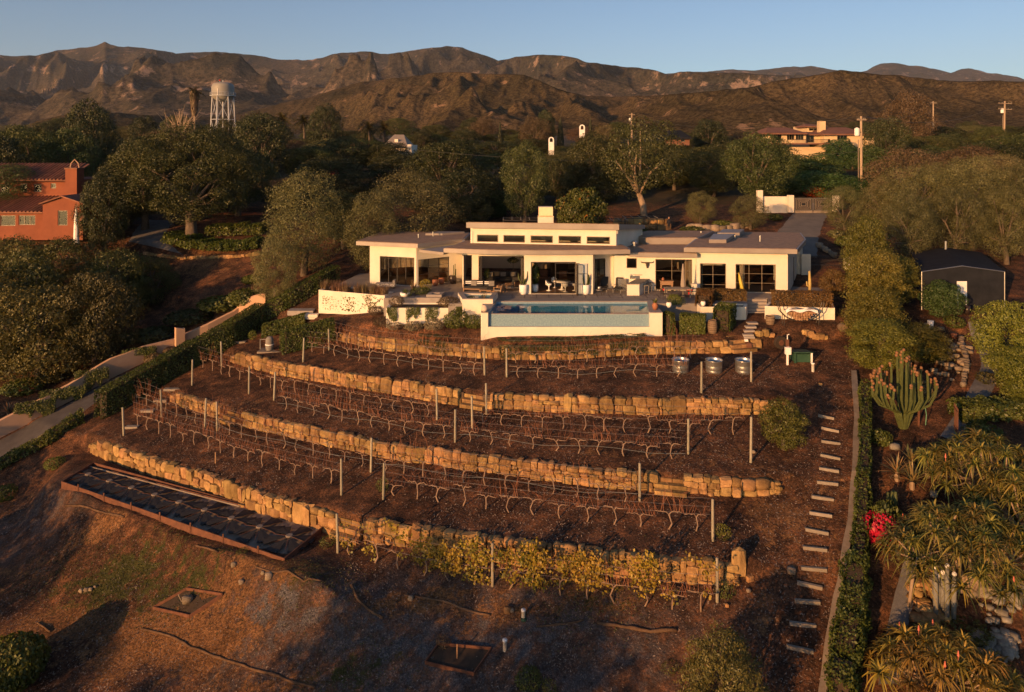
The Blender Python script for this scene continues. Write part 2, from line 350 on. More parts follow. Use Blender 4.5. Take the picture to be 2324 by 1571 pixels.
def H(x, y, bumps=True):
    x = np.atleast_1d(np.asarray(x, float)); y = np.atleast_1d(np.asarray(y, float)); x, y = np.broadcast_arrays(x, y)
    Y, Zt, Zs = curves(x); zt = np.full(x.shape, float(Zt[0])); zs = zt.copy()
    for i in range(len(Y) - 1):
        m = (y >= Y[i]) & (y <= Y[i + 1] + 1e-9); t = np.where(m, (y - Y[i]) / (Y[i + 1] - Y[i]), 0)
        zt = np.where(m, Zt[i] + (Zt[i + 1] - Zt[i]) * t, zt); zs = np.where(m, Zs[i] + (Zs[i + 1] - Zs[i]) * t, zs)
    ky = [yD(0 * x), yC(0 * x), yB(0 * x), yA(0 * x)]
    xr = np.where(y < yD(x) + 3, XR['D'], np.where(y < yC(x) + 3, XR['C'], np.where(y < yB(x) + 3, XR['B'], XR['A'])))
    xl = np.where(y < yD(x) + 3, XL['D'], np.where(y < yC(x) + 3, XL['C'], np.where(y < yB(x) + 3, XL['B'], XL['A'])))
    wt = sstep(xl - 1.5, xl, x) * (1 - sstep(xr, xr + 1.5, x))
    z = zs + (zt - zs) * wt
    # level bench that carries the long steel bed below the lowest wall
    dd = yD(x); wb = sstep(-31, -29, x) * (1 - sstep(-10.3, -4.0, x)); ed = dd - 4.3
    bench = np.where(y > ed, -7.8, z + (-7.8 - (-9.3)) * np.exp(-np.clip(ed - y, 0, 50) / 1.3))
    z = np.where((y < dd) & (y > dd - 14), z + (bench - z) * wb, z)
    z = z + TILT * np.clip(x, -45, 45) * np.clip(1 - (y - 60) / 40, 0, 1) * (1 - sstep(-14, -10, x) * (1 - sstep(13, 16, x)) * sstep(.4, 1.2, y - yA(x)))
    if bumps:
        near = np.clip(1 - (y - 70) / 60, 0, 1)
        z = z + near * .12 * fbm(x * .5, y * .5, 3, 3) + near * .05 * fbm(x * 2.1, y * 2.1, 2, 9)
        fg = (1 - sstep(-5, -1.5, y - dd)) * sstep(-60, -10, y)
        z = z + fg * (1.1 * fbm(x * .16 + 3, y * .2, 3, 5)) + fg * .12 * fbm(x * 1.3, y * 1.3, 3, 11)
        z = z + sstep(100, 160, y) * 5 * fbm(x * .012, y * .012, 3, 21)
    return z
def h(x, y): return float(H(x, y)[0])
_YS = np.concatenate([np.arange(18, 110, .12), np.arange(110, 420, 1.5)])
def T(u, v, dz=0):
    """point of the terrain seen at picture position (u, v)"""
    X = (u - CU) / F * _YS; Z = CH - (v - HV) / F * _YS; g = H(X, _YS) + dz
    k = np.argmax(Z < g)
    return Vector((float(X[k]), float(_YS[k]), float(g[k])))
def P(u, v, Y): return Vector(((u - CU) / F * Y, Y, CH - (v - HV) / F * Y))
def G(u, v, z=0):
    Y = F * (CH - z) / (v - HV); return Vector(((u - CU) / F * Y, Y, z))
def on(u, Y): X = (u - CU) / F * Y; return Vector((X, Y, h(X, Y)))

def mulchmat():
    m, t, o = newmat('mulch_and_soil'); L = t.links.new
    b = N(t, 'ShaderNodeBsdfPrincipled'); b.inputs['Roughness'].default_value = .95; b.inputs['Specular IOR Level'].default_value = .15
    tc = N(t, 'ShaderNodeTexCoord'); co = tc.outputs['Object']
    def noise(sc, d=8, r=.6):
        n = N(t, 'ShaderNodeTexNoise'); n.inputs['Scale'].default_value = sc; n.inputs['Detail'].default_value = d; n.inputs['Roughness'].default_value = r; L(co, n.inputs['Vector']); return n.outputs[0]
    def mix(f, a, c, mode='MIX'):
        x = N(t, 'ShaderNodeMix', data_type='RGBA', blend_type=mode)
        if isinstance(f, float): x.inputs[0].default_value = f
        else: L(f, x.inputs[0])
        for q, s_ in ((6, a), (7, c)):
            if isinstance(s_, tuple): x.inputs[q].default_value = c4(s_)
            else: L(s_, x.inputs[q])
        return x.outputs[2]
    mulch = ramp(t, noise(1.3), [(.28, (.028, .018, .013)), (.50, (.086, .046, .028)), (.70, (.185, .088, .044))])
    fine = ramp(t, noise(9, 10, .75), [(.34, (.22, .22, .23)), (.48, (.85, .85, .85)), (.66, (2.1, 2.0, 1.9))])
    mulch = mix(1.0, mulch, fine, 'MULTIPLY')
    mulch = mix(1.0, mulch, ramp(t, noise(.38, 5, .6), [(.34, (.5, .48, .5)), (.5, (.95, .93, .92)), (.66, (1.45, 1.3, 1.15))]), 'MULTIPLY')
    v = N(t, 'ShaderNodeTexVoronoi'); v.inputs['Scale'].default_value = 7.5; v.inputs['Randomness'].default_value = 1; L(co, v.inputs['Vector'])
    chip = ramp(t, v.outputs['Distance'], [(.10, (1, 1, 1)), (.17, (0, 0, 0))])
    wn = N(t, 'ShaderNodeTexWhiteNoise'); L(v.outputs['Color'], wn.inputs['Vector'])
    sel = ramp(t, wn.outputs['Value'], [(.72, (0, 0, 0)), (.74, (1, 1, 1))])
    cm = mix(1.0, chip, sel, 'MULTIPLY'); sep = N(t, 'ShaderNodeSeparateColor'); L(cm, sep.inputs[0])
    mulch = mix(sep.outputs[0], mulch, (.34, .27, .22))
    at = N(t, 'ShaderNodeVertexColor', layer_name='zone'); zs = N(t, 'ShaderNodeSeparateColor'); L(at.outputs[0], zs.inputs[0])
    soil = ramp(t, noise(.8, 10, .7), [(.3, (.085, .045, .022)), (.55, (.17, .088, .040)), (.75, (.25, .135, .065))])
    soil = mix(1.0, soil, fine, 'MULTIPLY')
    green = ramp(t, noise(2.5, 10, .7), [(.3, (.022, .026, .010)), (.6, (.065, .066, .02)), (.8, (.11, .10, .035))])
    edge = noise(1.6, 12, .75)
    def wz(ch):
        a = N(t, 'ShaderNodeMath', operation='ADD'); L(zs.outputs[ch], a.inputs[0]); s2 = N(t, 'ShaderNodeMath', operation='SUBTRACT'); L(edge, s2.inputs[0]); s2.inputs[1].default_value = .5
        s3 = N(t, 'ShaderNodeMath', operation='MULTIPLY'); L(s2.outputs[0], s3.inputs[0]); s3.inputs[1].default_value = 2.8; s2 = s3
        L(s2.outputs[0], a.inputs[1]); return ramp(t, a.outputs[0], [(.38, (0, 0, 0)), (.62, (1, 1, 1))])
    gz = ramp(t, noise(1.1, 12, .75), [(.46, (0, 0, 0)), (.56, (1, 1, 1))])
    grey = ramp(t, noise(14, 12, .8), [(.35, (.035, .034, .038)), (.5, (.085, .08, .085)), (.62, (.24, .22, .21))])
    at2 = N(t, 'ShaderNodeAttribute', attribute_name='gravelly'); gm = mix(1.0, gz, at2.outputs['Color'], 'MULTIPLY'); g2 = mix(.25, gm, at2.outputs['Color'])
    gs = N(t, 'ShaderNodeSeparateColor'); L(g2, gs.inputs[0]); mulch = mix(gs.outputs[0], mulch, grey)
    c = mix(wz(0), mulch, soil); c = mix(wz(1), c, green)
    far = ramp(t, noise(.05, 8, .7), [(.35, (.03, .032, .015)), (.65, (.085, .062, .035))])
    c = mix(wz(2), c, far)
    L(c, b.inputs['Base Color'])
    bp = N(t, 'ShaderNodeBump'); bp.inputs['Strength'].default_value = .9; bp.inputs['Distance'].default_value = .16; L(noise(7, 10, .75), bp.inputs['Height']); L(bp.outputs[0], b.inputs['Normal'])
    L(b.outputs[0], o.inputs[0]); return m
M['mulch'] = mulchmat()
xs = np.concatenate([-np.geomspace(4000, 48, 26), np.arange(-46, 40.01, .3), np.geomspace(42, 4000, 26)])
cnt = [4, 4, 34, 26, 24, 2, 22, 2, 20, 2, 20, 2, 4, 18, 16, 8, 8, 8, 6, 5, 5, 4, 4]
Yc, _, _ = curves(xs); rows = []
for i in range(len(Yc) - 1):
    for k in range(cnt[i]): rows.append(Yc[i] + (Yc[i + 1] - Yc[i]) * k / cnt[i])
rows.append(Yc[-1]); YY = np.array(rows); XX = np.broadcast_to(xs, YY.shape); ZZ = H(XX, YY)
vt = np.stack([XX, YY, ZZ], -1).reshape(-1, 3); nr, nc = YY.shape
ii = (np.arange(nr - 1)[:, None] * nc + np.arange(nc - 1)).ravel(); qd = np.stack([ii, ii + 1, ii + nc + 1, ii + nc], 1)
me = npmesh('ground', vt, qd, M['mulch'], smooth=True)
ca = me.color_attributes.new('zone', 'FLOAT_COLOR', 'POINT')
x, y = vt[:, 0], vt[:, 1]; dd = yD(x)
PU = CU + x / np.maximum(y, 1) * F; PV = HV + (CH - vt[:, 2]) / np.maximum(y, 1) * F   # where a ground point lies in plan terms of the survey
def blob(u0, v0, ru, rv):
    q = on_ground(u0, v0); a = ru / F * q[1]; b = a * 1.2 if rv is None else rv
    return np.exp(-(((x - q[0]) / a) ** 2 + ((y - q[1]) / b) ** 2))
def on_ground(u, v): p = T(u, v); return (p.x, p.y)
soil = .95 * blob(330, 1450, 150, 1.6) + .9 * blob(120, 1420, 160, 1.5) + .8 * blob(240, 1195, 110, .8) + .85 * blob(480, 1480, 120, 1.2) + .7 * blob(560, 1290, 110, 1.0) + .8 * blob(690, 1290, 60, .8) + .75 * blob(950, 1370, 160, .8) + .5 * blob(1150, 1400, 180, .9) + .6 * blob(620, 1560, 250, .8) + .5 * blob(1730, 1160, 60, 1.2) + .5 * blob(1740, 1400, 60, 1.2)
soil += .35 * sstep(.62, .75, vnoise(x * .22, y * .3, 55)) * (y < 52)
soil += .65 * blob(480, 590, 120, 4) + .35 * blob(1150, 770, 500, .6) + .6 * blob(1560, 480, 200, 8)
grn = .8 * blob(260, 1320, 140, 1.4) + .6 * blob(420, 1340, 120, 1.2) + .5 * blob(700, 1310, 60, .8) + .55 * blob(800, 1530, 120, .6) + .35 * blob(1350, 1360, 150, .8)
farz = sstep(84, 110, y) + sstep(40, 60, np.abs(x)) * (y > 20) * .6
zc = np.stack([np.clip(soil, 0, 1), np.clip(grn, 0, 1), np.clip(farz, 0, 1), np.ones_like(x)], 1)
ca.data.foreach_set('color', zc.astype(np.float32).ravel())
ga = me.color_attributes.new('gravelly', 'FLOAT_COLOR', 'POINT')
gv = np.clip(.95 * blob(950, 1470, 420, 3.2) + .8 * blob(600, 1400, 200, 1.6) + .6 * blob(1350, 1500, 260, 2) + .7 * blob(60, 1200, 160, 3), 0, 1)
ga.data.foreach_set('color', np.stack([gv, gv, gv, gv * 0 + 1], 1).astype(np.float32).ravel())
ground = struct(link('ground', me))

# ---------------------------------------------------------------- hills and mountains
def hillmat(name, brush, brush2, rock, rockamt, sc):
    m, t, o = newmat(name); L = t.links.new
    b = N(t, 'ShaderNodeBsdfDiffuse'); tc = N(t, 'ShaderNodeTexCoord'); co = tc.outputs['Object']
    def noise(s_, d=10, r=.65):
        n = N(t, 'ShaderNodeTexNoise'); n.inputs['Scale'].default_value = s_; n.inputs['Detail'].default_value = d; n.inputs['Roughness'].default_value = r; L(co, n.inputs['Vector']); return n.outputs[0]
    a = ramp(t, noise(sc), [(.35, brush), (.65, brush2)])
    sp = ramp(t, noise(sc * 34, 6, .8), [(.40, (.35, .35, .33)), (.60, (1.7, 1.65, 1.5))])
    mx = N(t, 'ShaderNodeMix', data_type='RGBA', blend_type='MULTIPLY'); mx.inputs[0].default_value = 1; L(a, mx.inputs[6]); L(sp, mx.inputs[7])
    rk = ramp(t, noise(sc * 3.5, 14, .75), [(rockamt, (0, 0, 0)), (rockamt + .06, (1, 1, 1))])
    m2 = N(t, 'ShaderNodeMix', data_type='RGBA'); L(rk, m2.inputs[0]); L(mx.outputs[2], m2.inputs[6]); m2.inputs[7].default_value = c4(rock)
    bp = N(t, 'ShaderNodeBump'); bp.inputs['Strength'].default_value = 1; bp.inputs['Distance'].default_value = 1.2 / sc * .012
    L(noise(sc * 10, 8, .75), bp.inputs['Height']); L(bp.outputs[0], b.inputs['Normal'])
    L(m2.outputs[2], b.inputs[0]); L(b.outputs[0], o.inputs[0]); return m
def range_(name, prof, Y0, Y1, z0, amp, fx, mat, nu, nt_, seed, pw=1.15, u0=-500, u1=2824):
    us = np.linspace(u0, u1, nu); pr = np.interp(us, [p[0] for p in prof], [p[1] for p in prof]) + 5 * fbm(us * .045, us * 0 + seed, 4, seed)
    ts = np.linspace(0, 1.18, nt_); Tt, U = np.meshgrid(ts, us, indexing='ij')
    Yd = Y0 + (Y1 - Y0) * Tt; X = (U - CU) / F * Yd; zr = CH + (HV - np.broadcast_to(pr, U.shape)) / F * Y1
    s = np.where(Tt <= 1, np.clip(Tt, 0, 1) ** pw, 1 - (Tt - 1) * 2.2)
    zb = z0 + (zr - z0) * s
    wx = X + 260 * fbm(X * .0016, Yd * .0016, 3, seed + 30) * (Y1 / 2000)
    r = ridged(wx * fx, Yd * fx * .42 + 4, 6, seed) - .47
    r = r + .22 * (ridged(wx * fx * 4.1, Yd * fx * 2.2, 4, seed + 3) - .4)
    env = np.clip(np.minimum(Tt * 3.5, (1 - Tt) * 3.2), 0, 1) * (zr - z0)
    z = zb + amp * r * env + .012 * (zr - z0) * fbm(X * fx * 14, Yd * fx * 14, 3, seed + 7)
    lim = CH + (HV - np.broadcast_to(pr, U.shape) - .6) / F * Yd; z = np.where(Tt < .999, np.minimum(z, lim - .006 * (1 - Tt) * zr), z)
    v = np.stack([X, Yd, z], -1).reshape(-1, 3)
    ii = (np.arange(nt_ - 1)[:, None] * nu + np.arange(nu - 1)).ravel(); q = np.stack([ii, ii + 1, ii + nu + 1, ii + nu], 1)
    return struct(link(name, npmesh(name, v, q, mat, smooth=True)))
farmat = hillmat('far_mountain_chaparral', (.028, .028, .021), (.074, .058, .042), (.27, .19, .14), .56, .0022)
midmat = hillmat('foothill_chaparral', (.034, .029, .017), (.088, .063, .036), (.25, .16, .10), .60, .006)
far = [(-500,170),(-200,140),(0,126),(80,126),(130,113),(200,107),(222,101),(238,93),(250,100),(268,105),(330,108),(400,120),(450,117),(500,117),(560,122),(640,135),(710,135),(760,122),(830,117),(880,122),(950,112),(1010,104),(1050,108),(1100,125),(1130,138),(1170,128),(1230,124),(1290,127),(1330,140),(1400,150),(1470,155),(1520,168),(1545,163),(1600,162),(1700,166),(1900,175),(2824,200)]
range_('mountain_range', far, 1900, 5200, 26, 2.1, .00062, farmat, 900, 300, 2)
far2 = [(-500,260),(1300,230),(1480,172),(1560,163),(1600,164),(1650,157),(1700,160),(1760,155),(1800,152),(1840,149),(1880,156),(1930,164),(1965,162),(1985,150),(2003,143),(2035,142),(2060,148),(2090,150),(2130,158),(2160,165),(2185,156),(2200,154),(2240,164),(2290,170),(2324,180),(2500,190),(2824,200)]
range_('distant_mountain_range', far2, 4800, 8200, 60, .5, .0012, farmat, 420, 80, 5)
mid = [(-500,300),(0,300),(60,283),(130,262),(200,252),(300,258),(420,268),(520,262),(590,247),(650,232),(700,222),(760,202),(800,190),(850,182),(900,177),(950,170),(1000,163),(1050,164),(1100,167),(1150,167),(1190,170),(1220,180),(1250,196),(1290,209),(1330,217),(1400,219),(1500,215),(1600,207),(1700,198),(1750,185),(1800,176),(1850,171),(1880,164),(1910,159),(1960,163),(2000,168),(2060,173),(2100,178),(2160,184),(2200,183),(2260,183),(2324,184),(2824,190)]
range_('foothills', mid, 700, 1750, 17, 1.35, .0021, midmat, 900, 280, 8, pw=.95)
# ---------------------------------------------------------------- dry-stone terrace walls, every stone its own piece
def stone_meshes(n, mat, tag_='stone', flat=.22):
    out = []
    for k in range(n):
        r = random.Random(100 + k); mb = MB(); vs = []; idx = {}
        for i in range(3):
            for j in range(3):
                for l in range(3):
                    if i == j == l == 1: continue
                    p = Vector((i - 1, j - 1, l - 1)); q = p.normalized() * 1.12
                    p = p.lerp(q, .40 + r.uniform(-.16, .26)) if p.length > 1.1 else p * (1.0 + r.uniform(-.02, .10))
                    p += Vector((r.uniform(-.17, .17), r.uniform(-.09, .09), r.uniform(-.17, .17)))
                    idx[(i, j, l)] = len(vs); vs.append(p * .5)
        fs = []
        for ax in range(3):
            for side in (0, 2):
                for a in range(2):
                    for b in range(2):
                        c = []
                        for (da, db) in ((0, 0), (1, 0), (1, 1), (0, 1)):
                            t = [0, 0, 0]; t[ax] = side; t[(ax + 1) % 3] = a + da; t[(ax + 2) % 3] = b + db; c.append(idx[tuple(t)])
                        fs.append(tuple(c) if side == 2 else tuple(c[::-1]))
        mb.add(vs, fs); out.append(mb.mesh(tag_, mat, k % 4 == 0 or tag_ != 'stone'))
    return out
SM = stone_meshes(24, M['stone']); RM = stone_meshes(10, M['rock'], 'rock'); PMs = stone_meshes(8, M['pebble'], 'cobble')
def put_stone(parent, c, d, rz=0, rx=0, ry=0, lib=None, name='stone'):
    o = link(name, random.choice(lib or SM), parent)
    po = parent.get('_o', (0, 0, 0)) if parent is not None else (0, 0, 0)
    o.location = (c[0] - po[0], c[1] - po[1], c[2] - po[2]); o.scale = d
    o.rotation_euler = (rx, ry + random.choice((0, math.pi)) * 0, rz + random.choice((0, math.pi))); return o
GAP = {'A': [(1655, 1715)], 'B': [(1052, 1108)], 'C': [(500, 548), (1490, 1560)], 'D': [(758, 832)]}
WH = {'A': .75, 'B': .92, 'C': .82, 'D': .98}; WF = {'A': yA, 'B': yB, 'C': yC, 'D': yD}
WLAB = {'A': 'dry stone wall just below the white pool wall, partly under green ground cover',
        'B': 'second stone terrace wall below the pool, ending behind the round green bush',
        'C': 'third stone terrace wall below the pool, with stone steps near its right end',
        'D': 'lowest stone terrace wall, behind the yellow leaved vines and the long steel bed'}
def wpt(k, s_, path):   # point and tangent at arc length
    acc = 0
    for (x0, y0), (x1, y1) in zip(path, path[1:]):
        l = math.hypot(x1 - x0, y1 - y0)
        if acc + l >= s_: t = (s_ - acc) / l; return x0 + (x1 - x0) * t, y0 + (y1 - y0) * t, math.atan2(y1 - y0, x1 - x0)
        acc += l
    return x1, y1, math.atan2(y1 - y0, x1 - x0)
def uof(x, y): return CU + x / y * F
for k in 'ABCD':
    xs_ = np.arange(XL[k], XR[k] + .01, .4); path = [(float(a), float(b)) for a, b in zip(xs_, WF[k](xs_))]
    tot = sum(math.hypot(b[0] - a[0], b[1] - a[1]) for a, b in zip(path, path[1:]))
    mid_ = path[len(path) // 2]; t = thing('stone_wall', WLAB[k], 'stone wall', (mid_[0], mid_[1], h(mid_[0], mid_[1] - .2)), group='stone terrace walls')
    s_ = 0; core = MB(); n_st = 0; full = WH[k]; rw_ = random.Random(ord(k)); jobs = []
    def okk(s_, wd):
        x0, y0, a = wpt(k, s_ + wd / 2, path); u = uof(x0, y0); return not any(g0 < u < g1 for g0, g1 in GAP[k])
    # big stones reach the full height, between them two or three wavy courses of uneven stones
    while s_ < tot - .2:
        if rw_.random() < .30:
            wd = rw_.uniform(.5, 1.05)
            if okk(s_, wd): jobs.append((s_, wd, 0, 1))
            s_ += wd
        else:
            run = rw_.uniform(1.0, 3.2); run = min(run, tot - s_); m = rw_.uniform(.38, .62); three = rw_.random() < .35
            cs = [(0, m), (m, 1)] if not three else [(0, m * .8), (m * .8, .74), (.74, 1)]
            for c0, c1 in cs:
                q = s_ - .0; thin = c1 - c0 < .3
                while q < s_ + run - .1:
                    wd = min(rw_.uniform(.28, .85) * (.8 if thin else 1), s_ + run - q)
                    if wd > .12 and okk(q, wd):
                        if not thin and wd < .38 and rw_.random() < .4: mm = rw_.uniform(.4, .6) * (c1 - c0) + c0; jobs += [(q, wd, c0, mm), (q, wd, mm, c1)]
                        else: jobs.append((q, wd, c0, c1))
                    q += wd
            s_ += run
    jobs = jobs[:296] if len(jobs) > 296 else jobs
    for (s0, wd, c0, c1) in jobs:
        x0, y0, a = wpt(k, s0 + wd / 2, path); zb = float(H(x0, y0 - .12, False)[0]) - .08; zt = h(x0, y0 + .45) + .05; hh = max(.35, min(zt - zb, full + .22)); endf = min(s0, tot - s0)
        if endf < 1.5: hh *= .6 + .27 * endf
        wv = lambda c: c + (.10 * float(vnoise(s0 * 1.7 + wd, c * 7, 3)) - .05 if 0 < c < 1 else (rw_.uniform(-.06, .06) if c == 1 else 0))
        z0_, z1_ = zb + hh * wv(c0), zb + hh * wv(c1); cx_ = Vector((-math.sin(a), math.cos(a))); dp = .12 + rw_.uniform(-.06, .07)
        put_stone(t, (x0 + cx_.x * dp, y0 + cx_.y * dp, (z0_ + z1_) / 2), (wd * 1.02, .46 + rw_.uniform(-.05, .1), (z1_ - z0_) * 1.03), a + rw_.uniform(-.09, .09), rw_.uniform(-.08, .08), rw_.uniform(-.09, .09)); n_st += 1
        if c0 == 0: core.box((x0 + cx_.x * .24, y0 + cx_.y * .24, zb + hh * .45), (wd * 1.15, .3, hh * .82), a)
    stuff(core.build('core', M['core'], t, world=True))
    print('WALL', k, n_st, round(tot, 1))
    # stairs of dressed blocks through the wall
    for (g0, g1) in GAP[k]:
        um = (g0 + g1) / 2; xm = min(range(len(path)), key=lambda i: abs(uof(*path[i]) - um)); x0, y0 = path[xm]
        a = math.atan2(path[min(xm + 1, len(path) - 1)][1] - path[xm - 1][1], path[min(xm + 1, len(path) - 1)][0] - path[xm - 1][0])
        wdt = (g1 - g0) / F * y0 * 1.02; zb = float(H(x0, y0 - .2, False)[0]); zt = h(x0, y0 + .5)
        lb = {('A', 1655): 'low stone steps at the right end of the wall below the barrels', ('B', 1052): 'stone steps through the middle of the second terrace wall',
              ('C', 500): 'small stone steps near the left end of the third terrace wall', ('C', 1490): 'wide stone steps with four treads near the right end of the third terrace wall',
              ('D', 758): 'stone steps through the lowest wall beside the corner of the steel bed'}[(k, g0)]
        st = thing('stone_steps', lb, 'steps', (x0, y0, zb), a, 'stone steps in the terrace walls'); st['_o'] = (0, 0, 0)
        ns = 4
        for i in range(ns):
            hz = (zt - zb) / ns
            o = 0
            for q in range(2):
                w_ = wdt * (.55 if (q + i) % 2 == 0 else .45); cxx = -wdt / 2 + o + w_ / 2; o += w_
                ob = MB().box((0, 0, 0), (w_ - .03, .5, hz * .93)).build('step_block', M['stone'], st); ob.location = (cxx, -.5 + i * .33 + .25, hz * (i + .48)); ob.rotation_euler.z = random.uniform(-.03, .03)
# loose boulders near the right end of the top wall
for i, (u, v, r, lb) in enumerate([(1722,772,.42,'round golden boulder left of the dark utility drum'),(1738,768,.5,'large round boulder beside the dark utility drum'),(1751,772,.34,'small boulder touching the dark utility drum'),
        (1827,760,.36,'leftmost boulder of the pile right of the dark drum'),(1838,768,.5,'large front boulder of the pile right of the dark drum'),(1850,771,.42,'middle boulder of the pile right of the dark drum'),(1862,769,.46,'rightmost large boulder of the pile below the firewood wall'),(1873,771,.28,'small end boulder of the pile below the firewood wall'),
        (1862,876,.16,'small round stone standing on a rock beside the round bush'),(1676,1296,.62,'tall upright pale slab at the right end of the lowest wall'),(1701,1318,.25,'flat golden stone right of the upright slab'),(1699,1344,.16,'small pale stone on the mulch below the upright slab'),(1650,1380,.14,'small golden stone below the last vine post'),(1796,1302,.3,'dark flat rock beside the shaded timber steps'),
        (184,1345,.18,'pale stone left of the grass patch, first of four'),(196,1342,.2,'pale stone among four left of the grass patch, the largest'),(206,1344,.16,'pale stone right of the cluster by the grass patch'),(216,1335,.12,'small pale stone above the cluster by the grass patch'),
        (1372,1330,.3,'golden stone leaning behind a vine trunk in the lowest row'),(1152,1392,.26,'golden rock beside the white capped pipe'),(1161,1389,.16,'small rock touching the golden rock by the white pipe'),(932,1362,.2,'orange rock at the top of the bare bank'),(548,1330,.2,'dark lump of rotten wood on the soil'),(610,1320,.3,'brown rock under the corner of the long steel bed'),(597,1308,.16,'small pale rock near the steel bed corner'),
        (530,1290,.22,'golden rock below the front edge of the long steel bed'),(1710,1030,.15,'small stone under the tall post by the bush')]):
    p = T(u, v); tall = (u == 1676)
    o = put_stone(None, (p.x, p.y, p.z + r * (.6 if tall else .35)), (r * (1.0 if tall else 1.25), r * 1.0 if not tall else .35, r * (2.0 if tall else 1.0)), random.uniform(-.4, .4), lib=SM if v < 900 or tall or u in (1701, 1372, 1152, 1650) else RM, name='boulder'); tag(o, lb, 'boulder')

# ---------------------------------------------------------------- grapevines
def vine_mesh(seed, lush=0):
    r = random.Random(seed); t = MB(); c = MB()
    hgt = r.uniform(.58, .8); lx = r.uniform(-.16, .16); pts = [(0, 0, -.1), (lx * 1.6 + r.uniform(-.04, .04), r.uniform(-.05, .05), hgt * .4), (lx, r.uniform(-.03, .03), hgt * .8), (lx * .6, 0, hgt)]
    t.tube(pts, [.05, .038, .036, .045], 5)
    arms = []
    for s_ in (-1, 1):
        L_ = r.uniform(.5, .66); a = [(lx * .6, 0, hgt - .03)]
        for i in range(1, 6): a.append((lx * .6 + s_ * L_ * i / 5, r.uniform(-.03, .03), hgt + .1 + r.uniform(-.03, .035) - (.03 if i == 5 else 0)))
        t.tube(a, [.034, .03, .027, .024, .02, .014], 4); arms.append(a)
    vig = r.uniform(.65, 1.1)
    for a in arms:
        for i in range(1, 6):
            for q in range(r.choice((0, 1, 1, 2))):
                x, y, z = a[i]; L_ = r.uniform(.45, 1.5) * vig; dx = r.uniform(-.33, .33); dy = r.uniform(-.22, .22); bend = r.uniform(-.6, .6)
                c.tube([(x, y, z), (x + dx * .35, y + dy * .5, z + L_ * .4), (x + dx * .8 + bend * .1, y + dy, z + L_ * .75), (x + dx + bend * .5, y + dy * 1.3, z + L_ * r.uniform(.85, 1.0))], [.009, .0075, .006, .004], 3, False)
                if r.random() < .6:
                    zz = z + L_ * .45; c.tube([(x + dx * .4, y + dy * .55, zz), (x + dx * .4 + r.uniform(-.3, .3), y + dy + r.uniform(-.1, .1), zz + r.uniform(-.05, .3))], [.006, .0035], 3, False)
    return t.mesh('grapevine', M['vine'], True), c.mesh('canes', M['cane'])
VINES = [vine_mesh(i) for i in range(24)]
def yleaf_mesh(seed, n):
    rng = np.random.default_rng(seed); cl = rng.uniform([-.6, -.18, .45], [.6, .18, 2.05], (max(4, n // 14), 3)); k = rng.integers(0, len(cl), n)
    p = cl[k] + rng.normal(size=(n, 3)) * [.14, .09, .13]; nn = np.tile([0, -.8, .3], (n, 1)) + 0.
    v, q = leafcloud(p, nn, .068, rng, .8, .9); tint = np.clip(rng.uniform(0, 1, n) * .6 + rng.uniform(0, .5, len(cl))[k], 0, 1)
    return npmesh('leaves', v, q, M['yellowleaf'], tint)
YL = [yleaf_mesh(i, n) for i, n in enumerate([420, 520, 320, 380])]; YLs = [yleaf_mesh(20 + i, n) for i, n in enumerate([60, 90])]
ROWS = [  # (front fraction pair, u ranges, terrace words)
 ('A', 'B', .12, [(700, 1098), (1152, 1590)], 'back row below the top stone wall'),
 ('A', 'B', .55, [(695, 1098), (1156, 1560)], 'front row above the second stone wall'),
 ('B', 'C', .36, [(450, 988), (1076, 1690)], 'back row below the second stone wall'),
 ('B', 'C', .78, [(630, 1028), (1040, 1556)], 'front row above the third stone wall'),
 ('C', 'D', .24, [(300, 840), (850, 1446)], 'back row below the third stone wall'),
 ('C', 'D', .62, [(300, 772), (872, 1612)], 'front row above the lowest stone wall'),
 ('D', None, 1.3, [(770, 1112), (1124, 1626)], 'row before the lowest stone wall')]
wire_rows = []
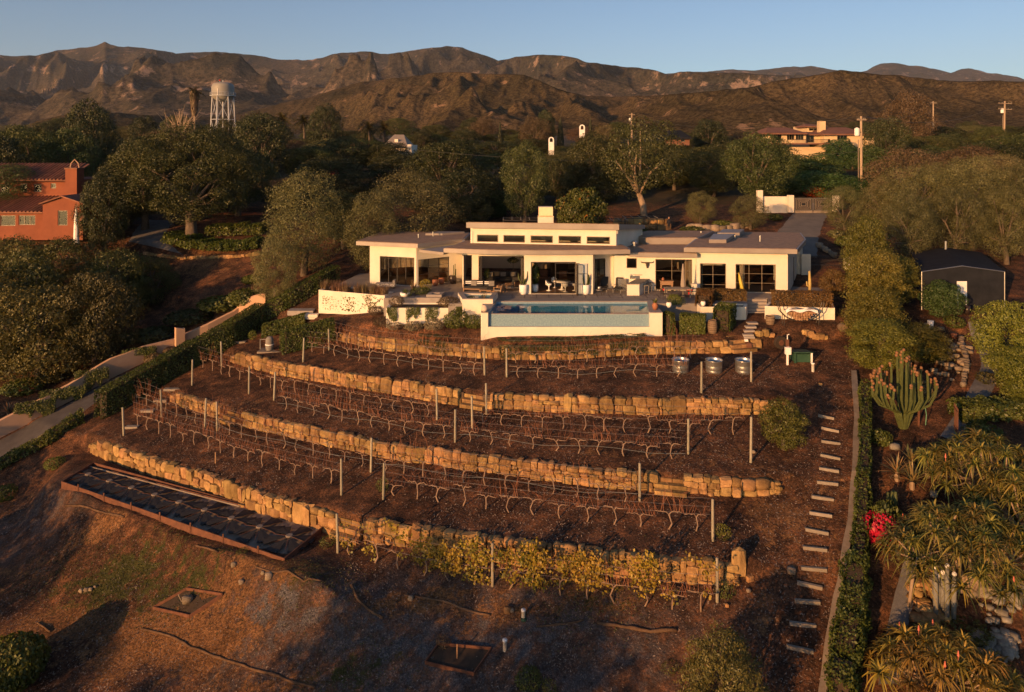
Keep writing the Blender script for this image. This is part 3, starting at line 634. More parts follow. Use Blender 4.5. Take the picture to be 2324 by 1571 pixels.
for ri, (ka, kb, fr, rng_, words) in enumerate(ROWS):
    cnt_ = 0
    fy = (lambda X: WF[ka](X) - fr) if kb is None else (lambda X: (WF[ka](X)) * (1 - fr) + (WF[kb](X) + .3) * fr)
    for (ua, ub) in rng_:
        Xs = np.arange(-36, 22, .05); Ys = fy(Xs); us = CU + Xs / Ys * F
        m = (us >= ua) & (us <= ub); Xs, Ys = Xs[m], Ys[m]; d = np.concatenate([[0], np.cumsum(np.hypot(np.diff(Xs), np.diff(Ys)))])
        n = max(1, int(round(d[-1] / 1.28))); wire_rows.append((ri, Xs, Ys, words))
        for i in range(n):
            s_ = (i + .5) / n * d[-1]; X = float(np.interp(s_, d, Xs)); Y = float(np.interp(s_, d, Ys)); a = math.atan2(float(np.interp(s_ + .5, d, Ys) - np.interp(s_ - .5, d, Ys)), float(np.interp(s_ + .5, d, Xs) - np.interp(s_ - .5, d, Xs)))
            cnt_ += 1; tm, cmh = random.choice(VINES)
            o = link('grapevine', tm, None, (X, Y, h(X, Y) - .02), a + random.uniform(-.06, .06) + random.choice((0, math.pi)), (random.uniform(.85, 1.12), 1, random.uniform(.82, 1.18)))
            u = uof(X, Y)
            if ri == 6:
                tag(o, '%s grapevine, %s from the left, %s' % ('yellow leaved' if u < 1480 else 'thin leaved', ordn(cnt_), words), 'grapevine', 'autumn coloured grapevines')
                link('canes', cmh, o)
                dens = math.exp(-((u - 1150) / 210) ** 2) * random.uniform(.6, 1.2)
                for q in range(2 if dens > .75 else 1): link('leaves', random.choice(YL if (dens > .35 or random.random() < .5) and u < 1480 else YLs), o, (random.uniform(-.1, .1), random.uniform(-.08, .08), random.uniform(-.25, .05)), random.choice((0, math.pi)))
            else:
                tag(o, 'bare grapevine, %s from the left, %s' % (ordn(cnt_), words), 'grapevine', 'bare grapevines on the terraces'); link('canes', cmh, o)
    print('ROW', ri, cnt_)
for j, (ri, Xs, Ys, words) in enumerate(wire_rows):
    t = thing('trellis_wires', 'thin wires on the %s half, %s' % ('left' if j % 2 == 0 else 'right', words), 'wire', (float(Xs[0]), float(Ys[0]), h(float(Xs[0]), float(Ys[0]))), group='trellis wires')
    idx = np.linspace(0, len(Xs) - 1, 14).astype(int); zz = [h(float(Xs[i]), float(Ys[i])) for i in idx]
    for hh in (.82, 1.2, 1.6):
        MB().tube([(float(Xs[i]), float(Ys[i]), z + hh) for i, z in zip(idx, zz)], .007, 3).build('wire', M['wire'], t, world=True)
    if ri in (1, 3, 4):
        idx = np.linspace(0, len(Xs) - 1, 40).astype(int)
        o = MB().tube([(float(Xs[i]), float(Ys[i]) - .04, h(float(Xs[i]), float(Ys[i])) + .38 + .1 * math.sin(i * .05)) for i in idx], .014, 4).build('drip_hose', M['hose'])
        tag(o, 'grey drip hose, %s half, %s' % ('left' if j % 2 == 0 else 'right', words), 'hose', 'drip hoses')
# ---------------------------------------------------------------- trellis posts
pm_ = MB(); pm_.lathe([(.07, -.2), (.072, .3), (.066, 1.2), (.064, 1.93), (.05, 1.96)], 9); pmesh = pm_.mesh('vineyard_post', M['post'], True)
POSTS = [(688,822,0,'left of the clipped white-edged hedge block'),(747,796,0,'right in front of the clipped hedge block'),(503,830,0,'at the far left, just below the diagonal hedge'),(436,875,0,'at the left end of the second terrace beside the hedge'),(367,948,0,'standing beside the left end of the third stone wall'),(281,990,0,'leftmost of all, above the lowest wall'),
 (565,895,0,'left one of a pair on the second terrace, far left'),(622,910,0,'right one of a pair on the second terrace, far left'),(465,970,0,'left one of the pair in front of the third wall'),(493,979,0,'right one of the pair beside the small steps'),(1100,852,0,'left one of the pair below the pool'),(1150,857,0,'right one of the pair below the pool'),
 (992,953,0,'just left of the steps in the second wall'),(1104,942,0,'right of the steps in the second wall'),(1072,973,0,'directly below the steps in the second wall'),(1033,1004,0,'in the middle of the second terrace'),(842,1074,0,'in front of the third wall, left of centre'),(775,1124,0,'above the steps of the lowest wall'),(870,1134,0,'with a green climber at its foot'),
 (1592,893,0,'in front of the left metal trough'),(1705,868,0,'in front of the right metal trough'),(1704,1050,1.25,'tallest of all, beside the round bush'),(1562,1032,0,'on the right of the second terrace'),(1452,1140,0,'left of the wide stone steps'),(1618,1228,0,'on the right of the third terrace'),(1118,1330,0,'among the yellow leaves in the lowest row'),(1628,1368,0,'at the right end of the lowest row'),(767,1256,0,'at the left end of the leafy lowest row'),(1784,830,0,'')]
for (u, v, s_, lb) in POSTS:
    if not lb: continue
    p = T(u, v); y = p.y
    sc = s_ or {688: .93, 747: .85}.get(u, 1)
    o = link('vineyard_post', pmesh, None, p, random.uniform(0, 6), (1, 1, sc)); o.rotation_euler.x = random.uniform(-.02, .02); o.rotation_euler.y = -.05 * (1 - (u - 280) / 1400) + random.uniform(-.01, .01)
    tag(o, 'weathered round wooden vine post ' + lb, 'post', 'vineyard posts')
# small survey stakes
for (u, v, c, lb) in [(489, 1052, 'wood', 'short orange stake among the vines of the third terrace'), (1784, 828, 'white', 'x')]:
    if c == 'white': continue
    p = T(u, v); o = MB().box((0, 0, .3), (.06, .06, .75)).build('stake', M['wood']); o.location = p; tag(o, lb, 'stake')
# ---------------------------------------------------------------- the white house
def V2(p0, p1): d = Vector((p1[0] - p0[0], p1[1] - p0[1])); L_ = d.length; return d / L_, L_
def su(p0, p1, u):
    k = (u - CU) / F; d, _ = V2(p0, p1); return (k * p0[1] - p0[0]) / (d.x - k * d.y)
def opn(p0, p1, u0, u1, vt_, vb=None):
    s0, s1 = su(p0, p1, u0), su(p0, p1, u1); d, _ = V2(p0, p1); Ym = p0[1] + d.y * (s0 + s1) / 2
    return [s0, s1, (CH - (vb - HV) / F * Ym) if vb else .03, CH - (vt_ - HV) / F * Ym]
def wall(parent, p0, p1, z0, z1, ops=(), th=.25, mat='stucco', name='wall'):
    d, L_ = V2(p0, p1); a = math.atan2(d.y, d.x); mb = MB()
    def seg(s0, s1, za, zb):
        if s1 - s0 < .005 or zb - za < .005: return
        s = (s0 + s1) / 2; mb.box((p0[0] + d.x * s - d.y * th / 2, p0[1] + d.y * s + d.x * th / 2, (za + zb) / 2), (s1 - s0, th, zb - za), a)
    s = 0
    for (a0, a1, h0, h1) in sorted(ops):
        seg(s, a0, z0, z1); seg(a0, a1, z0, h0); seg(a0, a1, h1, z1); s = a1
    seg(s, L_, z0, z1)
    return mb.build(name, M[mat], parent, world=True)
def window(parent, p0, p1, op, nx=1, nz=1, mat='frame', inset=.08, bw=.05, glass=True, name='window', xs_=None, zs_=None, panes=None):
    d, L_ = V2(p0, p1); a = math.atan2(d.y, d.x); mb = MB(); s0, s1, z0, z1 = op
    def at(s, z, dep): return (p0[0] + d.x * s - d.y * dep, p0[1] + d.y * s + d.x * dep, z)
    e = .002
    for z in (z0 + bw / 2 + e, z1 - bw / 2 - e): mb.box(at((s0 + s1) / 2, z, inset), (s1 - s0 - 2 * e, .1, bw), a)
    for s in (s0 + bw / 2 + e, s1 - bw / 2 - e): mb.box(at(s, (z0 + z1) / 2, inset), (bw, .1, z1 - z0 - 2 * bw - 4 * e), a)
    vx = xs_ if xs_ is not None else [i / nx for i in range(1, nx)]; vz = zs_ if zs_ is not None else [i / nz for i in range(1, nz)]
    for f in vx: mb.box(at(s0 + (s1 - s0) * f, (z0 + z1) / 2, inset), (bw * .8, .07, z1 - z0 - 2 * bw - 4 * e), a)
    fx = [0] + list(vx) + [1]
    for f in vz:
        for q0, q1 in zip(fx, fx[1:]):
            c = (q0 + q1) / 2; mb.box(at(s0 + (s1 - s0) * c, z0 + (z1 - z0) * f, inset), ((s1 - s0) * (q1 - q0) - bw * .85, .05, bw * .6), a)
    w_ = mb.build(name, M[mat], parent, world=True)
    if glass:
        fz = [0] + list(vz) + [1]; seen = {}
        for q0, q1 in zip(fx, fx[1:]):
            for r0, r1 in zip(fz, fz[1:]):
                w0, h0 = (s1 - s0) * (q1 - q0) - bw * .9, (z1 - z0) * (r1 - r0) - bw * .9
                pb = MB().box(at(s0 + (s1 - s0) * (q0 + q1) / 2, z0 + (z1 - z0) * (r0 + r1) / 2, inset + .012), (w0, .012, h0), a); pb.build('pane', M['glass'], w_, world=True)
    return w_
HS = thing('modern_house', 'white flat roofed modern house with tall dark framed glass doors', 'house', (2, 64, 0))
Lf = ((-12.77, 65.3), (-8.41, 63.9)); Ls = ((-8.41, 63.9), (-4.6, 66.7)); Lv = ((-4.3, 63.4), (1.1, 63.2)); By = ((1.03, 60.6), (6.75, 60.6)); Rc = ((7.1, 62.4), (8.9, 63.0)); Sk = ((8.92, 62.4), (15.7, 61.9)); Rw = ((15.6, 61.5), (23.1, 60.9)); Rs = ((23.1, 60.9), (26.4, 67.4))
o1 = opn(*Lf, 862, 940.3, 583.1); wall(HS, *Lf, 0, 3.5, [o1]); window(HS, *Lf, o1, 4, 1, zs_=[.93])
o1 = opn(*Ls, 949.5, 1019.7, 586); wall(HS, *Ls, 0, 3.5, [o1]); window(HS, *Ls, o1, 3, 1, zs_=[.42, .72])
wall(HS, (-4.6, 66.95), (-4.33, 63.66), 0, 3.7)
oa = opn(*Lv, 1052, 1071, 579); ob = opn(*Lv, 1086, 1188.5, 581); wall(HS, *Lv, 0, 3.42, [oa, ob]); window(HS, *Lv, oa, 1, 1); window(HS, *Lv, ob, 1, 1, glass=False, bw=.07, name='door_frame')
wall(HS, (1.03, 63.2), (1.03, 60.86), 0, 3.42)
oc = opn(*By, 1205, 1307, 594.6); wall(HS, *By, 0, 3.42, [oc]); window(HS, *By, oc, 1, 1, glass=False, bw=.08, name='door_frame')
wall(HS, (6.74, 60.86), (7.09, 62.4), 0, 3.42, th=.2)
od = opn(*Rc, 1350, 1374, 587); wall(HS, *Rc, 0, 3.42, [od]); window(HS, *Rc, od, 1, 1, zs_=[.38, .68])
MB().box((8.86, 62.7, 1.5), (.22, .56, 3.0)).build('pilaster', M['stucco'], HS, world=True)
oe = opn(*Sk, 1422, 1445.4, 586, 609); of = opn(*Sk, 1487.4, 1571, 588.5); wall(HS, *Sk, 0, 3.0, [oe, of]); window(HS, *Sk, oe, 1, 1, mat='bronze'); window(HS, *Sk, of, 3, 1, mat='bronze', xs_=[.45, .82], zs_=[.62])
wall(HS, (15.68, 61.88), (15.6, 61.76), 0, 3.5, th=.02)
og = opn(*Rw, 1588.8, 1648, 598); oh = opn(*Rw, 1669.3, 1760.8, 600); wall(HS, *Rw, 0, 3.5, [og, oh]); window(HS, *Rw, og, 2, 1, mat='bronze', zs_=[.25, .6]); window(HS, *Rw, oh, 1, 1, mat='bronze', xs_=[.16, .34, .66], zs_=[.33, .66])
wall(HS, *Rs, 0, 3.5, [[1.6, 1.85, .03, 2.5], [4.4, 5.4, .03, 2.4]]); window(HS, *Rs, [1.6, 1.85, .03, 2.5]); window(HS, *Rs, [4.4, 5.4, .03, 2.4], name='door')
# hidden sides and back, partitions, floors
wall(HS, (-12.5, 71.5), (-12.77, 65.3), 0, 3.5, [[1.0, 5.2, .4, 2.6]]); window(HS, (-12.5, 71.5), (-12.77, 65.3), [1.0, 5.2, .4, 2.6], 3)
wall(HS, (27.0, 68.2), (26.4, 67.4), 0, 3.3); 
wall(HS, (27, 70.2), (-12.5, 71.5), 0, 3.28, mat='interior', name='back_wall')
for (a_, b_) in (((-4.5, 67), (-4.3, 71.2)), ((7.3, 70.9), (7.2, 62.6)), ((15.9, 70.7), (15.7, 62.3)), ((1.4, 68.2), (1.3, 63.6))):
    wall(HS, a_, b_, 0, 2.95, th=.12, mat='interior', name='inner_wall')
MB().prism([(-12.5, 65.6), (-8.3, 64.3), (-4.4, 67), (-4, 63.8), (1.2, 63.6), (1.4, 60.95), (6.7, 60.95), (7.1, 62.8), (15.6, 62.3), (15.8, 61.9), (22.9, 61.3), (26.1, 67.5), (26.6, 70), (-12.2, 71.3)], .001, .024).build('floor', M['floorwood'], HS, world=True)
def roof(poly, z0, z1, name='roof'):
    n = len(poly); zz0 = z0 if isinstance(z0, list) else [z0] * n; zz1 = z1 if isinstance(z1, list) else [z1] * n
    f = MB().prism(poly, zz0, zz1).build('fascia', M['fascia'], HS, world=True)
    cx = sum(p[0] for p in poly) / n; cy = sum(p[1] for p in poly) / n
    inn = []
    for p in poly:
        d = Vector((p[0] - cx, p[1] - cy)); k = 1 - .16 / d.length; inn.append((cx + d.x * k, cy + d.y * k))
    MB().prism(inn, [z + .001 for z in zz1], [z + .03 for z in zz1]).build(name, M['roof'], f, world=True)
    return f
roof([(-13.9, 64.8), (-8.17, 63.0), (-4.3, 66.7), (-4.0, 71.3), (-9.6, 72.2), (-13.0, 71.5)], 3.502, 3.84)
cv = [(-5.73, 60.9), (-4, 60.35), (-2, 59.95), (0, 59.7), (2, 59.6), (4, 59.62), (6, 59.72), (8, 59.9), (9.78, 60.15)]
roof(cv + [(9.9, 61.2), (9.4, 64.4), (-4.28, 65.9), (-4.9, 63.2)], 3.422, 3.77)
MB().prism([(-8.0, 62.6), (-5.75, 61.0), (-4.95, 63.2), (-4.5, 65.9), (-5.6, 65.2)], 3.2, 3.42).build('canopy', M['fascia'], HS, world=True)
roof([(9.92, 61.25), (15.5, 60.85), (16.6, 66.4), (9.45, 66.4)], 3.002, 3.34)
roof([(12.3, 66.42), (17.0, 66.42), (20, 72), (13.4, 72), (11.2, 69)], 3.3, 3.93)
roof([(14.3, 60.5), (23.35, 59.5), (26.6, 65.8), (27.2, 67.6), (16.7, 66.2)], 3.506, 3.88)
roof([(17.2, 67.8), (27.4, 67.8), (29.0, 73), (20.2, 74)], 3.1, 3.62)
Uf = ((-3.65, 64.0), (8.93, 62.3)); ups = [(923, 1068, 297, 347), (1103, 1250, 300, 350), (1288, 1440, 303, 353), (1478, 1632, 305, 357), (1670, 1828, 310, 360)]
ops = [opn(*Uf, 774.7 + a / 3, 774.7 + b / 3, 433.8 + c / 3, 433.8 + d / 3) for a, b, c, d in ups]
wall(HS, *Uf, 3.2, 5.22, ops, name='upper_wall')
for o_ in ops: window(HS, *Uf, o_, 1, 1, mat='bronze', bw=.06, name='high_window', inset=.03)
wall(HS, (8.93, 62.3), (12.3, 68.6), 3.2, 4.88, name='upper_wall', th=.2); MB().prism([(8.93, 62.31), (9.1, 62.4), (11.9, 67.9)], [4.8, 4.8, 4.8], [5.22, 5.22, 4.9]).build('gable_infill', M['stucco'], HS, world=True)
wall(HS, (-.6, 70.2), (-3.65, 64.0), 3.2, 4.85, name='upper_wall', th=.2); wall(HS, (12.3, 68.6), (-.6, 70.2), 3.2, 4.6, name='upper_wall', th=.2)
roof([(-3.98, 63.2), (9.07, 61.6), (12.6, 68.8), (-.9, 70.6)], [5.225, 5.225, 4.5, 4.5], [5.7, 5.7, 4.86, 4.86])
# roof furniture
ch = MB(); ch.bx(2.35, 3.72, 65.2, 66.3, 4.3, 5.95); chm = ch.build('chimney', M['stucco'], HS, world=True)
cp = MB(); cp.bx(2.4, 3.67, 65.25, 66.25, 6.07, 6.85); cp.bx(2.33, 3.74, 65.18, 66.32, 5.953, 6.02)
for X_ in (2.45, 3.0, 3.6): cp.box((X_, 65.4, 6.045), (.06, .06, .05))
cp.build('chimney_cap', M['copper'], chm, world=True)
MB().prism([(17.1, 63.1), (18.6, 63.1), (20.6, 67.2), (18.6, 67.2)], 3.912, 4.22).build('skylight', M['fascia'], HS, world=True)
MB().prism([(19.5, 69.0), (21.6, 69), (23, 72), (20.9, 72)], 3.65, 4.1).build('skylight', M['fascia'], HS, world=True)
MB().prism([(-8.2, 68.9), (-6.6, 68.9), (-4.6, 70.4), (-7.2, 70.6)], 3.872, 4.05).build('skylight', M['fascia'], HS, world=True)
for (X_, Y_, z_, hh) in ((21.9, 64.2, 3.9, .45), (-8.6, 66.9, 3.86, .3), (-7.4, 68.2, 3.86, .35), (18.2, 70, 3.65, .4), (20.3, 66.2, 3.9, .25)):
    MB().lathe([(.05, 0), (.05, hh), (.075, hh), (.075, hh + .08)], 8, (X_, Y_, z_)).build('vent_pipe', M['steel'], HS, world=True)
MB().lathe([(.16, 0), (.16, .28), (.3, .3), (.3, .42), (.12, .5)], 12, (10.9, 64.8, 3.372)).build('roof_vent', M['steel'], HS, world=True)
# folded glass doors standing open at the openings
def leaf_(p, ang, w_, hh, mat='frame', n=3, glass='glass'):
    q = (p[0] + math.cos(ang) * w_, p[1] + math.sin(ang) * w_); return window(HS, p, q, [0, w_, .04, hh], 1, n, mat=mat, inset=0, bw=.06, name='folding_door')
leaf_((-2.85, 63.3), math.radians(-80), .8, 2.75); leaf_((-2.72, 63.3), math.radians(-84), .8, 2.75); leaf_((.95, 63.1), math.radians(-100), .8, 2.75)
leaf_((6.0, 61.2), math.radians(96), .9, 2.6); leaf_((5.38, 60.5), math.radians(-88), .8, 2.6); leaf_((3.6, 60.66), math.radians(0), 1.75, 2.6)
dl = MB(); dl.bx(5.45, 6.25, 60.49, 60.53, .05, 2.55); dd_ = dl.build('open_door_panel', pm('frosted_door', (.42, .46, .47), (.38, .42, .43), 1, .4), HS, world=True)
for z_ in (.85, 1.7): MB().bx(5.45, 6.25, 60.472, 60.488, z_, z_ + .03).build('bar', M['frame'], dd_, world=True)
# curtains and blinds seen through the glass
def drape(x0, y0, x1, y1, z0, z1, name='curtain'):
    n = 14; mb = MB(); pts = []
    for i in range(n + 1): t = i / n; pts.append((x0 + (x1 - x0) * t, y0 + (y1 - y0) * t + .05 * (-1) ** i))
    vs = [(x, y, z) for z in (z0, z1) for x, y in pts]; mb.add(vs, [(i, i + 1, n + 2 + i, n + 1 + i) for i in range(n)]); mb.build(name, M['curtain'], HS, world=True)
drape(15.95, 62.1, 16.3, 62.1, .05, 2.5); drape(19.35, 61.75, 19.75, 61.7, .05, 2.4); drape(22.15, 61.5, 22.75, 61.5, 1.0, 2.4); drape(15.2, 62.5, 15.5, 62.5, .05, 2.5); drape(7.6, 62.95, 8.2, 63.15, 1.2, 2.5)
MB().bx(16.1, 17.9, 61.85, 61.9, 2.2, 2.45).build('blind', M['curtain'], HS, world=True)
for i in range(4): MB().box((-11.35 + i * .78, 65.35 - i * .25 - .12, 2.52), (.6, .03, .22), -.31, -.3).build('blind', M['curtain'], HS, world=True)
# ---------------------------------------------------------------- deck, pool, spa, planters
deck = struct(MB().prism([(-10.4, 59), (-5, 59), (-5, 56.95), (-2.3, 56.95), (-2.3, 57.9), (11.15, 57.9), (11.15, 57.0), (14.4, 57.0), (18.5, 57.02), (18.9, 59.0), (20.75, 59), (20.3, 57.5), (24.4, 56.9), (31, 70), (-14, 75), (-15.6, 64.6), (-9.9, 61.5)], -2.6, 0).build('deck', M['concrete']))
jt = MB()
for Y_ in (58.6, 59.3, 60.0, 60.55): jt.bx(-4.9 if Y_ < 59 else -9.5, 18.2, Y_, Y_ + .025, -.01, .004)
for X_ in range(-9, 19, 1): jt.bx(X_, X_ + .025, 59.02, 60.5, -.01, .008)
stuff(jt.build('paving_joints', M['soil'], deck))
PL = thing('swimming_pool', 'long infinity pool with blue mosaic weir in front of the house', 'pool', (4.5, 55.5, 0))
MB().prism([(-1.2, 57.5), (10.7, 57.5), (11.15, 57.9), (-2.3, 57.9)], -2, .05).build('coping', M['coping'], PL, world=True)
MB().prism([(-2.25, 53.75), (-1.77, 53.75), (-1.77, 54.2), (-1.2, 57.5), (-2.3, 57.89), (-2.3, 53.8)], -2.4, 0).build('side_wall', M['stucco'], PL, world=True)
MB().prism([(10.2, 53.75), (11.12, 53.75), (11.12, 57.89), (10.7, 57.5), (10.2, 54.2)], -2.4, 0).build('side_wall', M['stucco'], PL, world=True)
for poly in ([(-2.27, 53.73), (-1.76, 53.73), (-1.76, 54.2), (-1.19, 57.49), (-2.32, 57.88)], [(10.19, 53.73), (11.14, 53.73), (11.14, 57.88), (10.69, 57.49), (10.19, 54.2)]):
    MB().prism(poly, .002, .045).build('coping', M['coping'], PL, world=True)
MB().bx(-1.768, 10.198, 53.75, 53.95, -2.4, -1.03).build('catch_wall', M['stucco'], PL, world=True)
MB().bx(-1.768, 10.198, 53.953, 54.05, -2.4, -1.6).build('trough', M['poolfloor'], PL, world=True)
wr = MB().bx(-1.765, 10.195, 54.053, 54.25, -2.4, -.16); wr.build('weir', M['tileblue'], PL, world=True)
MB().bx(-1.76, 10.19, 54.04, 54.27, -.158, -.12).build('weir_lip', M['coping'], PL, world=True)
MB().prism([(-1.76, 54.27), (10.18, 54.27), (10.68, 57.48), (-1.19, 57.48)], -2.2, -1.45).build('basin_floor', M['poolfloor'], PL, world=True)
ws = MB(); ws.add([(-1.765, 54.27, -1.5), (-1.19, 57.495, -1.5), (10.69, 57.495, -1.5), (10.195, 54.27, -1.5), (-1.765, 54.27, 0), (-1.19, 57.495, 0), (10.69, 57.495, 0), (10.195, 54.27, 0)], [(0, 1, 5, 4), (1, 2, 6, 5), (2, 3, 7, 6)]); ws.build('basin_wall', M['tileblue'], PL, world=True)
MB().prism([(-1.755, 54.26), (10.18, 54.26), (10.67, 57.48), (-1.2, 57.48)], -.135, -.13).build('water', M['water'], PL, world=True)
SPA = thing('spa', 'raised square stone spa with blue water left of the pool', 'spa', (-2.7, 58, 0))
sq = [(-3.85, 56.7), (-1.5, 56.7), (-1.15, 59.2), (-4.4, 59.2)]
def ring(poly, k, z0, z1, mat, parent, name):
    cx = sum(p[0] for p in poly) / 4; cy = sum(p[1] for p in poly) / 4; inn = [(cx + (p[0] - cx) * k, cy + (p[1] - cy) * k) for p in poly]
    mb = MB()
    for i in range(4):
        j = (i + 1) % 4; mb.prism([poly[i], poly[j], inn[j], inn[i]], z0, z1)
    mb.build(name, mat, parent, world=True); return inn
i1 = ring(sq, .74, -2, .38, M['stucco'], SPA, 'side_wall'); ring([(x * 1.0, y) for x, y in sq], .72, .382, .43, M['coping'], SPA, 'coping')
MB().prism(i1, -.6, -.4).build('basin_floor', M['poolfloor'], SPA, world=True); MB().prism(i1, .3, .305).build('water', M['water'], SPA, world=True)
FP = thing('fire_pit', 'low square concrete fire pit left of the raised spa', 'fire pit', (-7, 60, 0)); fq = [(-7.0, 59.35), (-5.75, 59.35), (-5.6, 60.5), (-6.85, 60.5)]
ring(fq, .5, .002, .2, M['coping'], FP, 'rim'); MB().prism([(-6.6, 59.7), (-6.1, 59.7), (-6.0, 60.2), (-6.5, 60.2)], .002, .1).build('lava_rock', M['soil'], FP, world=True)
def planter(name, label, poly, z0, z1, soil=True, th=.18):
    cx = sum(p[0] for p in poly) / len(poly); cy = sum(p[1] for p in poly) / len(poly); t = thing(name, label, 'planter', (cx, cy, z0)); n = len(poly)
    inn = []
    for p in poly:
        d = Vector((p[0] - cx, p[1] - cy)); k = 1 - th * 1.3 / d.length; inn.append((cx + d.x * k, cy + d.y * k))
    mb = MB()
    for i in range(n): j = (i + 1) % n; mb.prism([poly[i], poly[j], inn[j], inn[i]], z0, z1)
    mb.build('wall', M['stucco'], t, world=True); MB().prism(inn, z0, z1 - .12).build('soil', M['soil'], t, world=True); return t
planter('planter_wall', 'long white planter wall with plants trailing over it, left of the pool', [(-9.88, 57.0), (-2.45, 57.0), (-2.45, 58.9), (-9.88, 58.9)], -2.7, -.35)
MB_w = MB().bx(-9.88, -5.0, 58.91, 58.99, -2.6, .05)
MB_w.build('kerb', M['coping'], deck)
planter('planter_box', 'far left white planter box filled with tall dry grasses', [(-16.6, 62.4), (-10.5, 60.0), (-10.0, 61.5), (-15.7, 64.55)], -3.0, 0)
planter('planter_box', 'small white planter left of the garden stairs, under a clipped hedge', [(14.5, 55.9), (18.0, 55.9), (18.45, 56.98), (14.5, 56.98)], -2.5, -.02)
planter('planter_box', 'right white planter wall behind the firewood rack', [(19.5, 56.1), (24.6, 55.4), (25.1, 57.0), (20.3, 57.48)], -2.6, 0)
stt = thing('garden_stairs', 'concrete stairs going up to the deck between two white planters', 'stairs', (19, 56.4, -1.6), group=None)
for i in range(8):
    y0 = 56.35 + i * .33; z1 = -1.5 + (i + 1) * .186; x0 = 17.95 + i * .13
    MB().bx(x0 + .08, x0 + 1.72, y0, y0 + .36, -2.2, z1 - (.0 if i < 7 else .012)).build('step', M['coping'], stt, world=True)
for i, (u, v) in enumerate([(1707, 736), (1703, 744), (1699, 753), (1697, 762), (1699, 771)]):
    p = T(u, v); o = MB().box((0, 0, .03), (.78, .42, .14)).build('stepping_stone', M['coping']); o.location = p; o.rotation_euler.z = random.uniform(-.06, .06)
    tag(o, 'flat rectangular stepping stone, %s down from the concrete stairs' % ordn(i + 1), 'stepping stone', 'stepping stones below the stairs')

# ---------------------------------------------------------------- deck furniture
def cyl(r0, r1, hh, mat, name, parent, z=0, n=16, x=0, y=0): return MB().lathe([(r0, z), (r1, z + hh)], n, (x, y, 0)).build(name, M[mat], parent, True)
def tuft(name, n, hgt, spread, mat, seed, w_=.02, curl=.5, parent=None, z=0):
    me = tuft_mesh(name, n, hgt, spread, mat, seed, w_, curl); return link(name, me, parent, (0, 0, z) if z else None)
def tuft_mesh(name, n, hgt, spread, mat, seed, w_=.02, curl=.5, seg=3):
    rng = np.random.default_rng(seed); a = rng.uniform(0, 2 * np.pi, n); r0 = np.sqrt(rng.uniform(0, 1, n)) * spread * .45; L_ = hgt * rng.uniform(.55, 1.1, n); lean = rng.uniform(.05, 1, n) ** .8 * curl
    b = np.stack([np.cos(a) * r0, np.sin(a) * r0, 0 * a], 1); dirh = np.stack([np.cos(a), np.sin(a), 0 * a], 1); sd = np.stack([-np.sin(a), np.cos(a), 0 * a], 1)
    vs = []
    for k in range(seg + 1):
        t = k / seg; c = b + dirh * (L_ * lean * t ** 1.6)[:, None] + np.array([0, 0, 1]) * (L_ * (t - .35 * lean * t ** 2))[:, None]; w2 = w_ * (1 - t) ** .7 + .002
        vs += [c - sd * w2, c + sd * w2]
    v = np.stack(vs, 1); m = v.shape[1]; q = []
    for k in range(seg): q.append(np.arange(n)[:, None] * m + np.array([2 * k, 2 * k + 1, 2 * k + 3, 2 * k + 2]))
    q = np.concatenate(q); ti = np.tile(rng.uniform(0, 1, n), seg)
    return npmesh(name, v.reshape(-1, 3), q, M[mat], ti)
def leafball_mesh(name, n, r, mat, seed, leaf=.05, flat=.8, asp=.6, zoff=0, hollow=.55):
    rng = np.random.default_rng(seed); d = rng.normal(size=(n, 3)); d /= np.linalg.norm(d, axis=1)[:, None]
    cl = rng.normal(size=(max(5, n // 40), 3)); cl /= np.linalg.norm(cl, axis=1)[:, None]; dt = (d @ cl.T).max(1)
    rr = r * (.72 + .28 * np.clip((dt - .6) / .4, 0, 1)) * rng.uniform(hollow, 1.05, n) ** .5
    p = d * rr[:, None]; p[:, 2] = p[:, 2] * flat + r * flat + zoff
    v, q = leafcloud(p, d, leaf, rng, asp); return npmesh(name, v, q, M[mat], np.clip(rng.uniform(0, .6, n) + .4 * vnoise(p[:, 0] * 3 / r, p[:, 2] * 3 / r, seed), 0, 1))
def put(t, n): return t
D0 = lambda u, v: G(u, v, 0)
# sofa set
def cushion(parent, c, mat, stripes=None, rz=0):
    mb = MB().box((0, 0, 0), (.48, .14, .44), 0, -.25); o = mb.build('pillow', M[mat], parent); o.location = c; o.rotation_euler.z = rz
    if stripes:
        for k in (-.14, 0, .14): q = MB().box((0, 0, k), (.485, .15, .07), 0, -.25).build('stripe', M['white'], o)
    return o
sf = thing('outdoor_sofa', 'dark low sofa with teak frame and striped pillows on the deck', 'sofa', tuple(D0(1087, 662)), -.12)
sf_ = [((.0, .3, .22), (2.7, .85, .08), 'wood', 'seat_frame'), ((0, .28, .34), (2.6, .8, .18), 'black', 'seat_cushion'), ((0, .68, .6), (2.6, .16, .5), 'black', 'back_cushion'), ((1.2, -.45, .22), (.9, .7, .08), 'wood', 'seat_frame'), ((1.2, -.45, .33), (.85, .7, .16), 'black', 'seat_cushion')]
for c, d, m_, nm in sf_: MB().box(c, d).build(nm, M[m_], sf)
for x_ in (-1.32, 1.62): MB().box((x_, .3, .3), (.07, .8, .55)).build('armrest', M['wood'], sf)
for x_, y_ in ((-1.3, -.1), (1.3, -.75), (-1.3, .7), (1.6, .7)): MB().box((x_, y_, .1), (.07, .07, .2)).build('leg', M['wood'], sf)
for x_, m_, s_ in ((-1.0, 'black', 1), (-.5, 'grey', 0), (.0, 'black', 1), (.65, 'black', 1), (1.0, 'grey', 0)): cushion(sf, (x_, .48, .6), m_, s_, random.uniform(-.15, .15))
